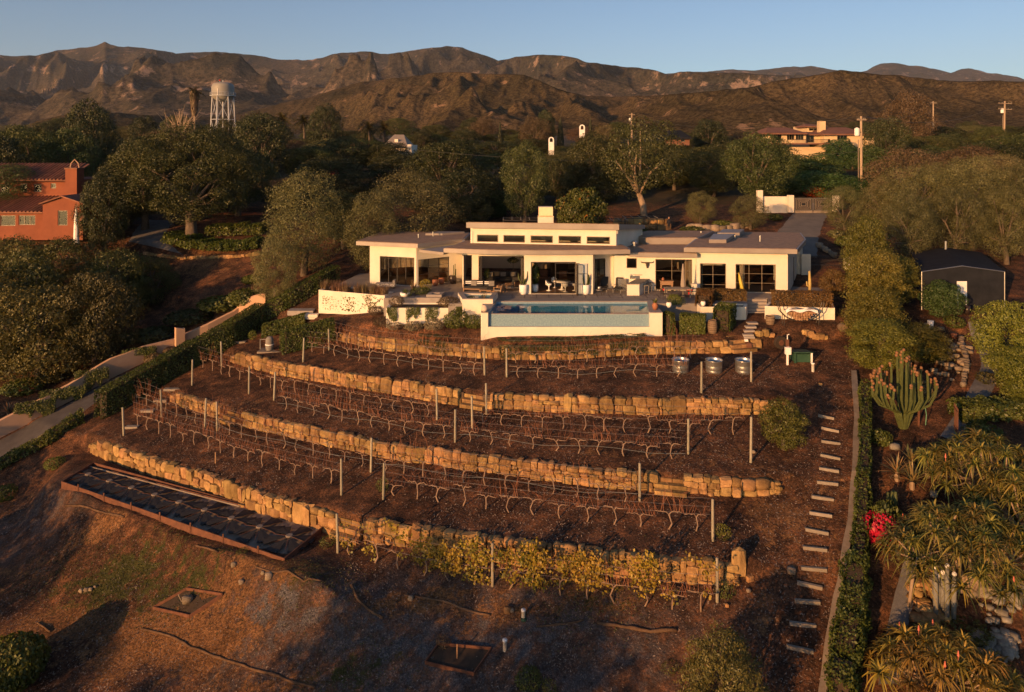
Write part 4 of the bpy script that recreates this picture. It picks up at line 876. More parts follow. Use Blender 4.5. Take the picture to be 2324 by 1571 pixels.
ct = thing('coffee_table', 'low teak coffee table in front of the dark sofa', 'table', tuple(D0(1101, 667)), -.1); MB().box((0, .2, .3), (1.0, .6, .05)).build('tabletop', M['wood'], ct)
for x_ in (-.45, .45):
    for y_ in (-.05, .45): MB().box((x_, y_, .14), (.06, .06, .28)).build('leg', M['wood'], ct)
def armchair(loc, rz, lb):
    t = thing('armchair', lb, 'armchair', loc, rz, 'teak armchairs by the sofa')
    for x_ in (-.32, .32):
        MB().box((x_, -.3, .28), (.05, .06, .56)).build('leg', M['wood'], t); MB().box((x_, .32, .38), (.05, .06, .76), 0, -.15).build('leg', M['wood'], t); MB().box((x_, 0, .58), (.07, .72, .03)).build('armrest', M['wood'], t)
    MB().box((0, 0, .32), (.62, .62, .1)).build('seat_cushion', M['grey'], t); MB().box((0, .34, .62), (.6, .1, .5), 0, -.2).build('backrest', M['black'], t)
    for k in range(4): MB().box((-.2 + k * .135, .41, .6), (.05, .03, .5), 0, -.2).build('slat', M['wood'], t)
armchair(tuple(D0(1132, 667)), math.radians(-112), 'teak armchair nearest the pool, facing the dark sofa'); armchair(tuple(D0(1156, 660)), math.radians(-75), 'teak armchair farther back, beside the living room opening')
def potted_cactus(u, v, lb, seed):
    r = random.Random(seed); t = thing('potted_cactus', lb, 'potted plant', tuple(D0(u, v)), 0, 'potted cacti by the dining doors')
    MB().lathe([(.24, 0), (.33, .15), (.36, .75), (.33, .82), (.3, .8)], 18).build('pot', M['white'], t, True); MB().lathe([(.31, .7), (.31, .76)], 14).build('soil', M['soil'], t)
    for k in range(8):
        a = r.uniform(0, 6.28); q = r.uniform(.05, .2); L_ = r.uniform(.6, 1.2); e = r.uniform(.1, .35)
        MB().tube([(q * math.cos(a), q * math.sin(a), .7), (q * 1.6 * math.cos(a), q * 1.6 * math.sin(a), .7 + L_ * .3), ((q + e) * math.cos(a), (q + e) * math.sin(a), .75 + L_ * .6), ((q + e) * 1.05 * math.cos(a), (q + e) * 1.05 * math.sin(a), .75 + L_)], [.05, .06, .06, .025], 6).build('stem', M['cactus'], t, True)
potted_cactus(1188, 668, 'tall cactus in a white pot left of the dining room doors', 1); potted_cactus(1329, 668, 'tall cactus in a white pot right of the dining room doors', 2)
def lounger(loc, rz, lb, sc=1):
    t = thing('deck_lounger', lb, 'lounger', loc, rz, 'dark woven loungers')
    MB().box((0, -.2, .33), (.62, 1.1, .05)).build('seat', M['black'], t); MB().box((0, .62, .68), (.62, .06, .85), 0, -.35).build('backrest', M['black'], t)
    for x_ in (-.32, .32):
        MB().box((x_, -.1, .3), (.04, 1.4, .04)).build('rail', M['grey'], t)
        for y_ in (-.7, .4): MB().box((x_, y_, .14), (.04, .04, .28)).build('leg', M['grey'], t)
        MB().box((x_, .1, .55), (.05, .5, .03)).build('armrest', M['grey'], t)
lounger(tuple(D0(1370, 660)), -.25, 'dark lounger in the shaded recess beside the narrow window'); lounger(tuple(D0(1403, 662)), -.3, 'dark lounger in the sun beside the outdoor kitchen')
st = thing('side_table', 'small wire side table with a lantern in front of the loungers', 'side table', tuple(D0(1360, 671))); cyl(.28, .28, .03, 'grey', 'tabletop', st, .45)
for k in range(4): a = k * 1.57 + .7; MB().tube([(.22 * math.cos(a), .22 * math.sin(a), .45), (.26 * math.cos(a), .26 * math.sin(a), 0)], .012, 5).build('leg', M['frame'], st)
ln = thing('glass_lantern', 'small round silver lantern standing on the wire side table', 'lantern', tuple(D0(1360, 671) + Vector((0, 0, .48)))); MB().ball((0, 0, .16), .15, 12, 8).build('globe', M['steel'], ln, True); cyl(.06, .06, .05, 'frame', 'foot', ln)
bar = thing('outdoor_kitchen', 'white outdoor bar counter with a dark top beside the bull skull', 'counter', tuple(D0(1441, 671)))
MB().prism([(-.66, 0), (.36, 0), (1.7, 2.5), (.75, 2.5)], 0, .92).build('base', M['stucco'], bar); MB().prism([(-.72, -.06), (.4, -.06), (1.8, 2.55), (.68, 2.55)], .922, .98).build('countertop', M['grey'], bar)
MB().box((-.75, 2.3, .5), (.7, .7, 1.0)).build('cabinet', M['cabinet'], bar)
gl = thing('gas_grill', 'stainless steel grill with rounded lid on the outdoor counter', 'grill', tuple(D0(1441, 671) + Vector((1.0, 2.2, .98)))); MB().box((-.45, .35, .12), (1.2, .6, .26)).build('body', M['cabinet'], gl); MB().tube([(-1.0, .35, .28), (.1, .35, .28)], .27, 12).build('lid', M['cabinet'], gl, True); MB().tube([(-.9, .02, .33), (0, .02, .33)], .02, 6).build('handle', M['frame'], gl)
def stool(loc, lb):
    t = thing('bar_stool', lb, 'stool', loc, .4, 'bar stools'); MB().box((0, 0, .68), (.4, .4, .05)).build('seat', M['greywood'], t); MB().box((0, .19, .82), (.4, .03, .22)).build('backrest', M['greywood'], t)
    for x_ in (-.18, .18):
        for y_ in (-.18, .18): MB().box((x_ * 1.1, y_ * 1.1, .33), (.035, .035, .66)).build('leg', M['greywood'], t)
    MB().box((0, -.19, .2), (.36, .02, .02)).build('footrest', M['greywood'], t)
b0 = D0(1459, 668)
for k, w_ in enumerate(('nearest the pool', 'in the middle of the counter', 'nearest the house wall')): stool((b0.x + .25 + k * .4, b0.y + .3 + k * .72, 0), 'grey wooden bar stool %s' % w_)
cart = thing('serving_cart', 'small teak cart on wheels in front of the big window', 'cart', tuple(D0(1514, 663))); MB().box((0, .2, .75), (1.0, .5, .3)).build('drawer_box', M['wood'], cart); MB().box((0, .2, .915), (1.15, .56, .03)).build('tabletop', M['wood'], cart); MB().box((0, .2, .22), (.95, .46, .04)).build('shelf', M['wood'], cart)
for x_ in (-.46, .46):
    for y_ in (0, .42): MB().box((x_, y_, .33), (.06, .06, .58)).build('leg', M['wood'], cart)
    MB().tube([(x_, -.06, .1), (x_, -.02, .1)], .1, 12).build('wheel', M['frame'], cart)
jr = thing('clay_jug', 'small orange clay jug standing on the teak cart', 'jug', tuple(D0(1514, 663) + Vector((-.3, .2, .935)))); MB().lathe([(.07, 0), (.13, .08), (.12, .16), (.05, .22), (.06, .27)], 12).build('body', M['terracotta'], jr, True)
bb = MB().lathe([(.1, 0), (.14, .1), (.14, .16)], 12).build('red_bucket', M['redglaze'], None, True); bb.location = D0(1509, 668) + Vector((0, .3, .24)); tag(bb, 'small red bucket on the lower shelf of the teak cart', 'bucket')
dt = thing('dining_table', 'grey slatted outdoor table beside the closed umbrella', 'table', tuple(D0(1540, 677)))
for k in range(6): MB().box((0, k * .17, .74), (2.1, .155, .035)).build('slat', M['greywood'], dt)
for x_ in (-.95, .95):
    for y_ in (.05, .85): MB().box((x_, y_, .36), (.07, .07, .72)).build('leg', M['greywood'], dt)
def wchair(u, v, rz, lb):
    t = thing('wire_chair', lb, 'chair', tuple(D0(u, v)), rz, 'dark wire chairs round the outdoor table'); MB().box((0, 0, .45), (.42, .42, .03)).build('seat', M['frame'], t)
    for x_ in (-.2, .2):
        MB().tube([(x_, -.2, .45), (x_, -.22, 0)], .014, 5).build('leg', M['frame'], t); MB().tube([(x_, .2, .45), (x_, .24, 0)], .014, 5).build('leg', M['frame'], t)
    for k in range(5): MB().box((-.18 + .09 * k, .23, .67), (.014, .014, .42), 0, -.12).build('spindle', M['frame'], t)
    MB().box((0, .26, .88), (.42, .02, .03)).build('top_rail', M['frame'], t)
wchair(1507, 680, 2.0, 'dark wire chair at the left end of the slatted table'); wchair(1526, 684, 3.1, 'dark wire chair on the pool side of the slatted table, left'); wchair(1542, 684, 3.2, 'dark wire chair on the pool side of the slatted table, right'); wchair(1566, 674, -1.7, 'dark wire chair right of the closed umbrella')
um = thing('closed_umbrella', 'tall closed beige sun umbrella beside the red pot', 'umbrella', tuple(D0(1552, 674) + Vector((0, .3, 0)))); MB().lathe([(.03, 0), (.03, 2.6)], 8).build('pole', M['greywood'], um); cyl(.28, .28, .08, 'grey', 'base', um); MB().lathe([(.16, .75), (.2, .9), (.15, 1.5), (.1, 2.2), (.05, 2.62), (.01, 2.7)], 9).build('folded_canopy', M['linen'], um)
rp = thing('red_pot', 'glossy red glazed pot with an agave by the window', 'pot', tuple(D0(1567, 668))); MB().lathe([(.2, 0), (.24, .05), (.36, .45), (.38, .5), (.33, .5)], 18).build('pot', M['redglaze'], rp, True); link('plant', tuft_mesh('plant', 26, .55, .3, 'lush', 3, .03, .9), rp, (0, 0, .45))
sk = thing('bull_skull', 'dark horned bull skull hung on the white wall', 'wall ornament', (0, 0, 0)); s_ = su(*Sk, 1468); d_, _ = V2(*Sk); pk = (Sk[0][0] + d_.x * s_, Sk[0][1] + d_.y * s_ - .12, CH - (598 - HV) / F * 62.2); sk.location = pk
MB().prism([(-.14, .0), (.14, .0), (.06, .08), (-.06, .08)], -.02, .12).build('brow', M['skull'], sk); MB().tube([(0, 0, .08), (0, -.05, -.1), (0, -.02, -.38)], [.15, .11, .05], 8).build('muzzle', M['skull'], sk)
for q in (-1, 1): MB().tube([(q * .1, 0, .08), (q * .3, -.02, .08), (q * .48, -.03, .1), (q * .56, -.03, .24)], [.05, .045, .035, .008], 7).build('horn', M['skull'], sk)
# inside the dining room and living room
rt = thing('round_table', 'white pedestal table inside the dining room', 'table', (4.3, 62.4, .03)); MB().lathe([(.32, 0), (.12, .06), (.06, .35), (.14, .68), (.75, .7), (.75, .73)], 20).build('tabletop', M['white'], rt, True)
for k, (x_, y_, rz, w_) in enumerate([(3.15, 62.0, 1.3, 'left side, nearest the open door'), (4.5, 61.45, 3.0, 'deck side'), (5.35, 62.0, -1.6, 'right side'), (3.7, 63.3, .3, 'back left side')]):
    t = thing('dining_chair', 'white shell chair at the round dining table, ' + w_, 'chair', (x_, y_, .03), rz, 'white shell chairs')
    MB().lathe([(.25, 0), (.05, .05), (.035, .3), (.12, .42)], 14).build('pedestal', M['white'], t, True); sh = MB(); sh.lathe([(.12, .42), (.24, .46), (.27, .6)], 14); sh.tube([(-.24, .02, .58), (-.2, .22, .78), (0, .28, .84), (.2, .22, .78), (.24, .02, .58)], .035, 6); sh.box((0, .24, .65), (.4, .03, .34)); sh.build('shell', M['white'], t, True); cyl(.2, .2, .04, 'redglaze', 'seat_cushion', t, .47)
bp_ = thing('fiddle_leaf_plant', 'tall leafy plant in a white pot inside the dining doorway', 'potted plant', (1.95, 61.5, .03)); MB().lathe([(.2, 0), (.27, .05), (.28, .6), (.24, .6)], 16).build('pot', M['white'], bp_, True); MB().tube([(0, 0, .5), (.03, 0, 1.1), (0, 0, 2.2)], .02, 5).build('trunk', M['bark'], bp_); link('foliage', leafball_mesh('foliage', 420, .42, 'bright', 4, .1, 2.1, .7, .6), bp_)
ls = thing('indoor_sofa', 'dark sofa inside the living room opening', 'sofa', (-1, 66.3, .03)); MB().box((0, 0, .22), (3.2, .9, .4)).build('seat', M['black'], ls); MB().box((0, .4, .55), (3.2, .2, .5)).build('backrest', M['black'], ls)
for x_ in (-1.0, .2, 1.1): cushion(ls, (x_, .15, .55), 'grey')
lp_ = thing('indoor_plant', 'dark branching indoor plant behind the folded living room doors', 'plant', (-2.2, 64.0, .03)); cyl(.16, .2, .4, 'blackpot', 'pot', lp_); link('foliage', leafball_mesh('foliage', 260, .32, 'hedge', 8, .07, 1.9, .5, .5), lp_)
ft = thing('indoor_tree', 'round topped potted tree deep inside the living room', 'plant', (.1, 67, .03)); cyl(.16, .2, .4, 'blackpot', 'pot', ft); MB().tube([(0, 0, .3), (0, 0, 1.7)], .025, 5).build('trunk', M['bark'], ft); link('foliage', leafball_mesh('foliage', 500, .6, 'darkoak', 9, .07, .5, .6, 1.5), ft)
fpw = MB().bx(3.6, 5.2, 67.5, 68.3, .03, 3.2).build('fireplace', M['core'], HS, world=True)
for k, (x_, y_, m_) in enumerate([(2.9, 66.2, 'wood'), (4.6, 65.6, 'wood')]):
    t = thing('orange_armchair', 'tan leather armchair deep inside the dining room, %s of the table' % ('left' if k == 0 else 'right'), 'armchair', (x_, y_, .03), 0, 'tan indoor armchairs'); MB().box((0, 0, .35), (.7, .7, .2)).build('seat', M['terracotta'], t); MB().box((0, .3, .7), (.7, .15, .6)).build('backrest', M['terracotta'], t)
# left terrace pieces
gx = thing('patio_bench', 'patterned daybed in front of the left wing window', 'daybed', tuple(D0(870, 661) + Vector((0, 1.2, 0)))); MB().box((0, 0, .35), (1.7, .75, .25)).build('mattress', pm('patterned_fabric', (.5, .47, .42), (.08, .08, .08), 9, .9, detail=1), gx); MB().box((.75, 0, .6), (.2, .7, .3)).build('bolster', M['grey'], gx)
for x_ in (-.75, .75):
    for y_ in (-.3, .3): MB().box((x_, y_, .11), (.06, .06, .22)).build('leg', M['frame'], gx)
for (u, v, s_, m_, lb) in [(988, 649, .9, 'terracotta', 'brown clay pot by the side window, left'), (1002, 645, .9, 'terracotta', 'brown clay pot by the side window, right'), (1027, 644, 1.15, 'blackpot', 'large dark glazed pot beside the corner of the glass wall')]:
    p = D0(u, v); o = MB().lathe([(.18 * s_, 0), (.3 * s_, .25 * s_), (.31 * s_, .5 * s_), (.26 * s_, .6 * s_), (.29 * s_, .63 * s_), (.22 * s_, .63 * s_)], 14).build('plant_pot', M[m_], None, True); o.location = p; tag(o, lb, 'pot')
rc = thing('tall_slim_plant', 'tall slim cactus against the grey wall between the glass doors', 'plant', (-5.15, 65.2, 0)); cyl(.15, .18, .35, 'blackpot', 'pot', rc)
for k in range(5): MB().tube([(0, 0, .3), (.1 * math.cos(k * 1.3), .1 * math.sin(k * 1.3), .8), (.12 * math.cos(k * 1.3), .1 * math.sin(k), 1.3 + .12 * k)], .035, 5).build('stem', M['cactus'], rc)
wb = thing('white_bowl_planter', 'round white bowl planter on the wall left of the fire pit', 'planter', tuple(D0(918, 674) + Vector((0, .3, 0)))); MB().lathe([(.3, 0), (.4, .12), (.42, .3), (.38, .3)], 18).build('bowl', M['white'], wb, True); link('plant', tuft_mesh('plant', 60, .45, .5, 'hedge', 5, .015, .7), wb, (0, 0, .25))
jar = thing('round_jar', 'round pale clay jar on the left corner pillar of the pool', 'jar', tuple(P(1096, 712, 53.95) * 1.0)); jar.location = (-2.05, 54.05, .045); MB().lathe([(.12, 0), (.24, .12), (.27, .26), (.2, .4), (.12, .44), (.14, .48), (.1, .47)], 18).build('body', pm('blush_clay', (.58, .42, .32), (.62, .52, .42), 2, .7), jar, True)
ja = thing('glazed_jar', 'brown glazed jar with an aloe on the right pool corner', 'jar', (10.75, 54.6, .045)); MB().lathe([(.12, 0), (.22, .2), (.24, .38), (.15, .5), (.18, .54), (.13, .54)], 16).build('body', M['terracotta'], ja, True); link('plant', tuft_mesh('plant', 30, .4, .25, 'aloe', 6, .03, .8), ja, (0, 0, .5))
jb = thing('white_urn', 'white stone urn with a small plant right of the pool', 'urn', (12.0, 55.6, -.0)); MB().lathe([(.1, 0), (.2, .15), (.22, .3), (.16, .36), (.18, .4), (.12, .4)], 14).build('body', M['white'], jb, True); link('plant', tuft_mesh('plant', 30, .25, .3, 'silver', 7, .02, .8), jb, (0, 0, .38))
jb2 = dup(jb, (14.75, 56.1, .0), label='small white urn planter at the corner of the right hedge', sc=.9)
sb = thing('surfboard', 'yellow surfboard leaning on the wall between the windows', 'surfboard', (19.0, 60.75, 0)); MB().tube([(0, .25, 1.75), (.1, .15, 1.2), (.22, .02, .5), (.33, -.12, .05)], [.01, .13, .16, .04], 6).build('board', pm('yellow_board', (.55, .42, .05), None, 3, .4), sb, True)
yb = MB().bx(-.22, .22, -.2, .2, 0, .9).build('white_pedestal', M['stucco']); yb.location = (15.1, 60.4, 0); tag(yb, 'slim white pedestal left of the right wing window', 'pedestal')
sc_ = thing('cactus_statue', 'pale yellow column cactus in a white pot behind the right hedge', 'potted plant', (24.4, 59.6, 0)); MB().lathe([(.2, 0), (.26, .3), (.28, .35), (.2, .35)], 12).build('pot', M['white'], sc_); MB().tube([(0, 0, .3), (.02, 0, 1.0), (-.02, 0, 2.1)], [.11, .13, .08], 8).build('stem', pm('yellow_cactus', (.45, .34, .12), (.36, .26, .09), 6, .7), sc_, True); MB().tube([(0, 0, .8), (-.22, 0, .9), (-.24, 0, 1.25)], .06, 7).build('arm', bpy.data.materials['yellow_cactus'], sc_, True)  # plain pale yellow skin on stem and arm
wd_ = MB().tube([(0, 0, 0), (0, 0, .35), (0, .06, .55)], [.32, .32, .2], 14).build('white_dome_cover', M['white'], None, True); wd_.location = (22.6, 58.6, 0); tag(wd_, 'white rounded dome cover behind the right hedge', 'cover')
# barrels, firewood
def barrel(loc, lb, half=False, lying=False):
    t = thing('wine_barrel', lb, 'barrel', loc, 0, 'oak wine barrels'); hh = .62 if half else .95; n = 18
    prof = [(.28, 0), (.325, .16), (.35, .36), (.35, .5), (.35 if half else .325, .62 if half else .79)] + ([] if half else [(.28, .95)])
    for k in range(n):
        a0, a1 = 2 * math.pi * (k + .03) / n, 2 * math.pi * (k + .97) / n; mb = MB(); vs = []
        for r_, z in prof:
            for a in (a0, a1): vs.append((r_ * math.cos(a), r_ * math.sin(a), z))
            for a in (a1, a0): vs.append(((r_ - .03) * math.cos(a), (r_ - .03) * math.sin(a), z))
        fs = []
        for i in range(len(prof) - 1):
            for q in range(4): fs.append((i * 4 + q, i * 4 + (q + 1) % 4, i * 4 + 4 + (q + 1) % 4, i * 4 + 4 + q))
        fs += [(0, 3, 2, 1), tuple(len(vs) - 4 + q for q in range(4))]; mb.add(vs, fs).build('stave', M['barrel'], t)
    for z in ([.08, .24, .5] if half else [.08, .24, .38, .57, .71, .87]):
        r_ = np.interp(z, [p[1] for p in prof], [p[0] for p in prof]) + .006; MB().lathe([(r_, z - .02), (r_, z + .02)], 18).build('hoop', M['hoop'], t)
    MB().lathe([(.27, .03), (.27, .5 if half else .9)], 16).build('soil' if half else 'lid', M['soil'] if half else M['barrel'], t)
    return t
p = T(1617, 756); barrel(tuple(p), 'whole oak wine barrel standing beside the flowering hedge, left of the stairs'); p = T(1748, 737); barrel((p.x, p.y, p.z), 'cut down oak barrel against the white wall, right of the stairs', True)
p = T(1907, 752); bl = barrel((p.x, p.y, p.z + .32), 'barrel lying on its side right of the white planter wall'); bl.rotation_euler = (math.radians(90), 0, .1); bl.scale = (.9, .9, .7)
fr_ = T(1818, 737); fw = thing('firewood_rack', 'curved metal firewood rack leaning at the white wall', 'firewood rack', (fr_.x, fr_.y - .1, fr_.z))
for y_ in (0, .4):
    pts = [(-1.75, y_, 1.75), (-1.55, y_, 1.0), (-1.1, y_, .55), (-.5, y_, .3), (.5, y_, .3), (1.1, y_, .55), (1.5, y_, 1.0), (1.7, y_, 1.6)]; MB().tube(pts, .035, 6).build('hoop', M['frame'], fw)
    for x_ in (-1.3, 1.3): MB().tube([(x_, y_, .72), (x_, y_, -.05)], .03, 5).build('leg', M['frame'], fw)
r_ = random.Random(5)
k = 0
for row in range(4):
    for i in range(5 + row * 2):
        x_ = (-(4 + row * 2) / 2 + i) * .19 + r_.uniform(-.02, .02); z_ = .42 + row * .16
        if abs(x_) > 1.25: continue
        mb = MB().tube([(x_, -.06 + r_.uniform(-.04, .04), z_), (x_, .48, z_)], r_.uniform(.075, .095), 8); o = mb.build('log', M['firelog'], fw)
tp = MB(); n = 12; m = 5
vs = [(-1.2 + 2.4 * i / n, -.12 + .6 * j / m, 1.02 + .14 * math.sin(i * .8) * .5 + .05 * math.sin(j * 2 + i) - (.14 if j == 0 else 0) + .15 * (1 - ((i / n - .5) * 2) ** 2)) for j in range(m + 1) for i in range(n + 1)]
tp.add(vs, [(j * (n + 1) + i, j * (n + 1) + i + 1, (j + 1) * (n + 1) + i + 1, (j + 1) * (n + 1) + i) for j in range(m) for i in range(n)]); tpo = tp.build('tarp', M['tarp'], None, True); tpo.location = fw.location; tag(tpo, 'crumpled striped tarp thrown over the firewood', 'tarp')
for j in range(2): stb = MB(); stb.add([(vs[j * 2 * (n + 1) + i][0], vs[j * 2 * (n + 1) + i][1], vs[j * 2 * (n + 1) + i][2] + .012) for i in range(n + 1)] + [(vs[(j * 2 + 1) * (n + 1) + i][0], vs[(j * 2 + 1) * (n + 1) + i][1] - .04, vs[(j * 2 + 1) * (n + 1) + i][2] + .012) for i in range(n + 1)], [(i, i + 1, n + 2 + i, n + 1 + i) for i in range(n)]); stb.build('stripe', M['white'], tpo)
# ---------------------------------------------------------------- vegetation library
def crown(name, mat, seed, Ht=10., R=5., nl=16, n=8000, leaf=.2, cz=.62, rz_=.36, asp=.55, lob=(.28, .44), droop=0, bark='bark', jitter=.8, top=0, limb=True, tr=.035, wisp=.12):
    rng = np.random.default_rng(seed); C = []
    for i in range(nl):
        a = i * 2.4 + rng.uniform(-.3, .3); k = (i + .5) / nl; zz = 1 - 2 * k; rr = math.sqrt(max(0, 1 - zz * zz)); q = rng.uniform(.55, .8)
        C.append((R * q * rr * math.cos(a), R * q * rr * math.sin(a), Ht * (cz + rz_ * zz * .78 + top * rng.uniform(0, .1))))
    C = np.array(C); r = R * rng.uniform(lob[0], lob[1], nl); fl = rng.uniform(.62, .9, nl)
    k = rng.choice(nl, int(n * 1.9), p=r ** 2 / (r ** 2).sum()); d = rng.normal(size=(len(k), 3)); d[:, 2] += .25; d /= np.linalg.norm(d, axis=1)[:, None]
    bump = 1 + .22 * (vnoise(d[:, 0] * 3.2 + k, d[:, 2] * 3.2 + d[:, 1] * 2.1, seed) - .5) * 2
    rad = r[k] * bump * (1 - wisp * .8 + wisp * 1.6 * rng.uniform(0, 1, len(k)) ** 2)
    p = C[k] + d * rad[:, None] * np.stack([np.ones(len(k)), np.ones(len(k)), fl[k]], 1)
    ins = np.zeros(len(k), bool)
    for j in range(nl):
        dd_ = (p - C[j]) / (r[j] * np.array([1, 1, fl[j]])); ins |= ((dd_ ** 2).sum(1) < .62) & (k != j)
    keep = (~ins) & (p[:, 2] > .15); p, d, k = p[keep][:n], d[keep][:n], k[keep][:n]
    v, q = leafcloud(p, d, leaf, rng, asp, jitter, droop)
    s_ = 2.2 / (R * .2)
    cl = vnoise(p[:, 0] * s_, p[:, 1] * s_ + p[:, 2] * s_, seed + 5)
    tint = np.clip(.15 + .5 * cl + rng.uniform(-.2, .35, len(p)) + .15 * rng.uniform(0, 1, nl)[k], 0, 1)
    cm = npmesh(name, v, q, M[mat], tint)
    t = MB(); rt_ = random.Random(seed); base = Ht * tr; fk = Ht * rt_.uniform(.2, .3); lean = (rt_.uniform(-.5, .5), rt_.uniform(-.5, .5))
    t.tube([(0, 0, -.6), (lean[0] * .2, lean[1] * .2, fk * .5), (lean[0], lean[1], fk)], [base * 1.3, base, base * .8], 8)
    if limb:
        order = sorted(range(nl), key=lambda i: -r[i])[:9]
        for i in order:
            c = C[i]; m_ = (lean[0] + (c[0] - lean[0]) * .45 + rt_.uniform(-.4, .4), lean[1] + (c[1] - lean[1]) * .45 + rt_.uniform(-.4, .4), fk + (c[2] - fk) * .6)
            t.tube([(lean[0], lean[1], fk * .95), m_, (c[0] * .95, c[1] * .95, c[2])], [base * .55, base * .32, base * .12], 6)
            for q_ in range(2):
                t.tube([m_, (m_[0] + rt_.uniform(-1, 1) * R * .25, m_[1] + rt_.uniform(-1, 1) * R * .25, m_[2] + rt_.uniform(.1, .3) * R)], [base * .22, base * .05], 4)
    return cm, t.mesh('trunk', M[bark], True)
LIB = {}
LIB['oak'] = [crown('crown', 'oak', s, 10, 5, 38, 27000, .095, .55, .45, lob=(.17, .31), wisp=.2) for s in range(5)]
LIB['bigoak'] = [crown('crown', 'oak', 140, 10, 5, 70, 62000, .06, .56, .44, lob=(.11, .24), wisp=.2), crown('crown', 'oak', 141, 10, 5, 50, 40000, .07, .55, .45, lob=(.13, .26), wisp=.2)]
LIB['dark'] = [crown('crown', 'darkoak', 20 + s, 10, 5, 30, 21000, .11, .53, .46, lob=(.2, .34), wisp=.2) for s in range(3)]
LIB['openoak'] = [crown('crown', 'oak', 40 + s, 10, 5, 19, 15000, .10, .62, .38, bark='palebark', tr=.036, lob=(.24, .38)) for s in range(3)]
LIB['olive'] = [crown('crown', 'olive', 50 + s, 10, 5, 32, 34000, .09, .53, .47, .3, (.24, .38), bark='bark', wisp=.3, jitter=.6) for s in range(3)]
LIB['greybush'] = [crown('crown', 'olive', 60 + s, 10, 5, 38, 30000, .085, .50, .49, .4, (.18, .32), limb=False, wisp=.28) for s in range(2)]
LIB['avocado'] = [crown('crown', 'avocado', 70 + s, 10, 5, 34, 22000, .135, .48, .48, .38, (.18, .34), droop=.5, wisp=.3) for s in range(3)]
LIB['bright'] = [crown('crown', 'bright', 80 + s, 10, 5, 24, 18000, .12, .5, .48, .6, (.24, .4), limb=False, wisp=.2) for s in range(2)]
LIB['lush'] = [crown('crown', 'lush', 90 + s, 10, 5, 16, 16000, .14, .45, .5, .7, (.34, .46), limb=False, wisp=.08) for s in range(2)]
LIB['citrus'] = [crown('crown', 'citrus', 95, 10, 5, 20, 12000, .19, .5, .48, .6, (.3, .42), wisp=.2)]
LIB['brown'] = [crown('crown', 'brushbrown', 97 + s, 10, 5, 26, 20000, .11, .54, .44, .45, (.2, .36), wisp=.35) for s in range(2)]
LIB['column'] = [crown('crown', 'gold', 110 + s, 10, 3.2, 60, 30000, .085, .5, .52, .6, (.16, .38), wisp=.45, droop=.3) for s in range(2)]
LIB['goldbush'] = [crown('crown', 'gold', 130, 10, 5, 30, 9000, .2, .5, .46, .4, (.22, .38), wisp=.25)]
LIB['autumn'] = [crown('crown', 'redhedge', 120, 10, 5, 18, 12000, .15, .55, .42, .5, (.26, .4))]
def tree(kind, u, vtop, wpx, Y, label, group=None, name=None, var=None, zb=None, rz=None, cat=None):
    X = (u - CU) / F * Y; z = h(X, Y) if zb is None else zb; zt = CH - (vtop - HV) / F * Y; Ht = max(.6, zt - z); R = wpx / 2 / F * Y
    cm, tm = LIB[kind][var if var is not None else random.randrange(len(LIB[kind]))]
    k = 3.2 if kind == 'column' else 5.0
    nm = name or {'bigoak': 'oak_tree', 'goldbush': 'green_shrub', 'oak': 'oak_tree', 'openoak': 'oak_tree', 'dark': 'evergreen_tree', 'olive': 'olive_tree', 'greybush': 'grey_shrub', 'avocado': 'avocado_tree', 'bright': 'green_shrub', 'lush': 'rounded_shrub', 'citrus': 'orange_tree', 'brown': 'dry_tree', 'column': 'bushy_tree', 'autumn': 'rusty_shrub'}[kind]
    t = thing(nm, label, cat or ('shrub' if 'shrub' in nm else 'tree'), (X, Y, z), random.uniform(0, 6.28) if rz is None else rz, group); t.scale = (R / k, R / k, Ht / 10 * 1.0)
    link('trunk', tm, t); link('crown', cm, t); return t
TG = 'trees around the house and on the slope behind'
# left neighbour garden
tree('avocado', 90, 640, 260, T(95, 868).y, 'largest leafy tree at the left edge, in front of the peach wall', TG, var=0)
tree('avocado', 215, 600, 200, T(215, 835).y, 'broad leafy tree right of the largest left edge tree', TG, var=1)
tree('avocado', 345, 578, 125, T(345, 690).y, 'rightmost leafy tree of the left group, beside the bare slope', TG, var=2)
tree('avocado', 50, 560, 220, T(50, 800).y, 'leafy tree behind the left edge group, below the orange house', TG, var=2)
tree('avocado', 265, 560, 170, T(265, 720).y, 'sunlit leafy tree between the orange house and the dark path', TG, var=0)
tree('avocado', 150, 528, 190, T(150, 700).y, 'leafy tree right below the windows of the orange house', TG, var=1)
tree('avocado', 25, 530, 190, T(25, 720).y, 'leafy tree cut by the left edge just below the orange house', TG, var=0)
tree('avocado', -40, 600, 220, T(0, 860).y, 'leafy tree cut by the left edge of the picture', TG, var=2)
tree('bigoak', 435, 272, 340, 82, 'huge oak with forked trunks over the ivy bed', TG, var=0)
tree('bigoak', 330, 300, 220, 86, 'left shoulder oak merged with the huge oak', TG, var=1)
tree('oak', 235, 380, 120, 78, 'smaller oak between the orange chimney and the huge oak', TG, var=1)
tree('dark', 205, 228, 140, 108, 'tall oak standing above the orange house against the mountains', TG, var=1)
tree('oak', 155, 290, 150, 100, 'oak below and left of the tall one above the orange house', TG, var=2)
tree('oak', 60, 285, 190, 98, 'wide oak behind the roof of the orange house', TG, var=4)
tree('dark', -20, 295, 160, 92, 'dark oak at the upper left edge', TG, var=0)
tree('oak', 20, 372, 150, 84.2, 'oak whose branches hang over the orange roof', TG, var=2, zb=5.2)
tree('oak', 540, 330, 180, 92, 'dark oak right behind the huge oak', TG, var=4)
tree('dark', 590, 250, 150, 112, 'rounded evergreen right below the water tower', TG, var=0)
tree('oak', 512, 268, 70, 120, 'small crown just in front of the water tower legs', TG, var=2)
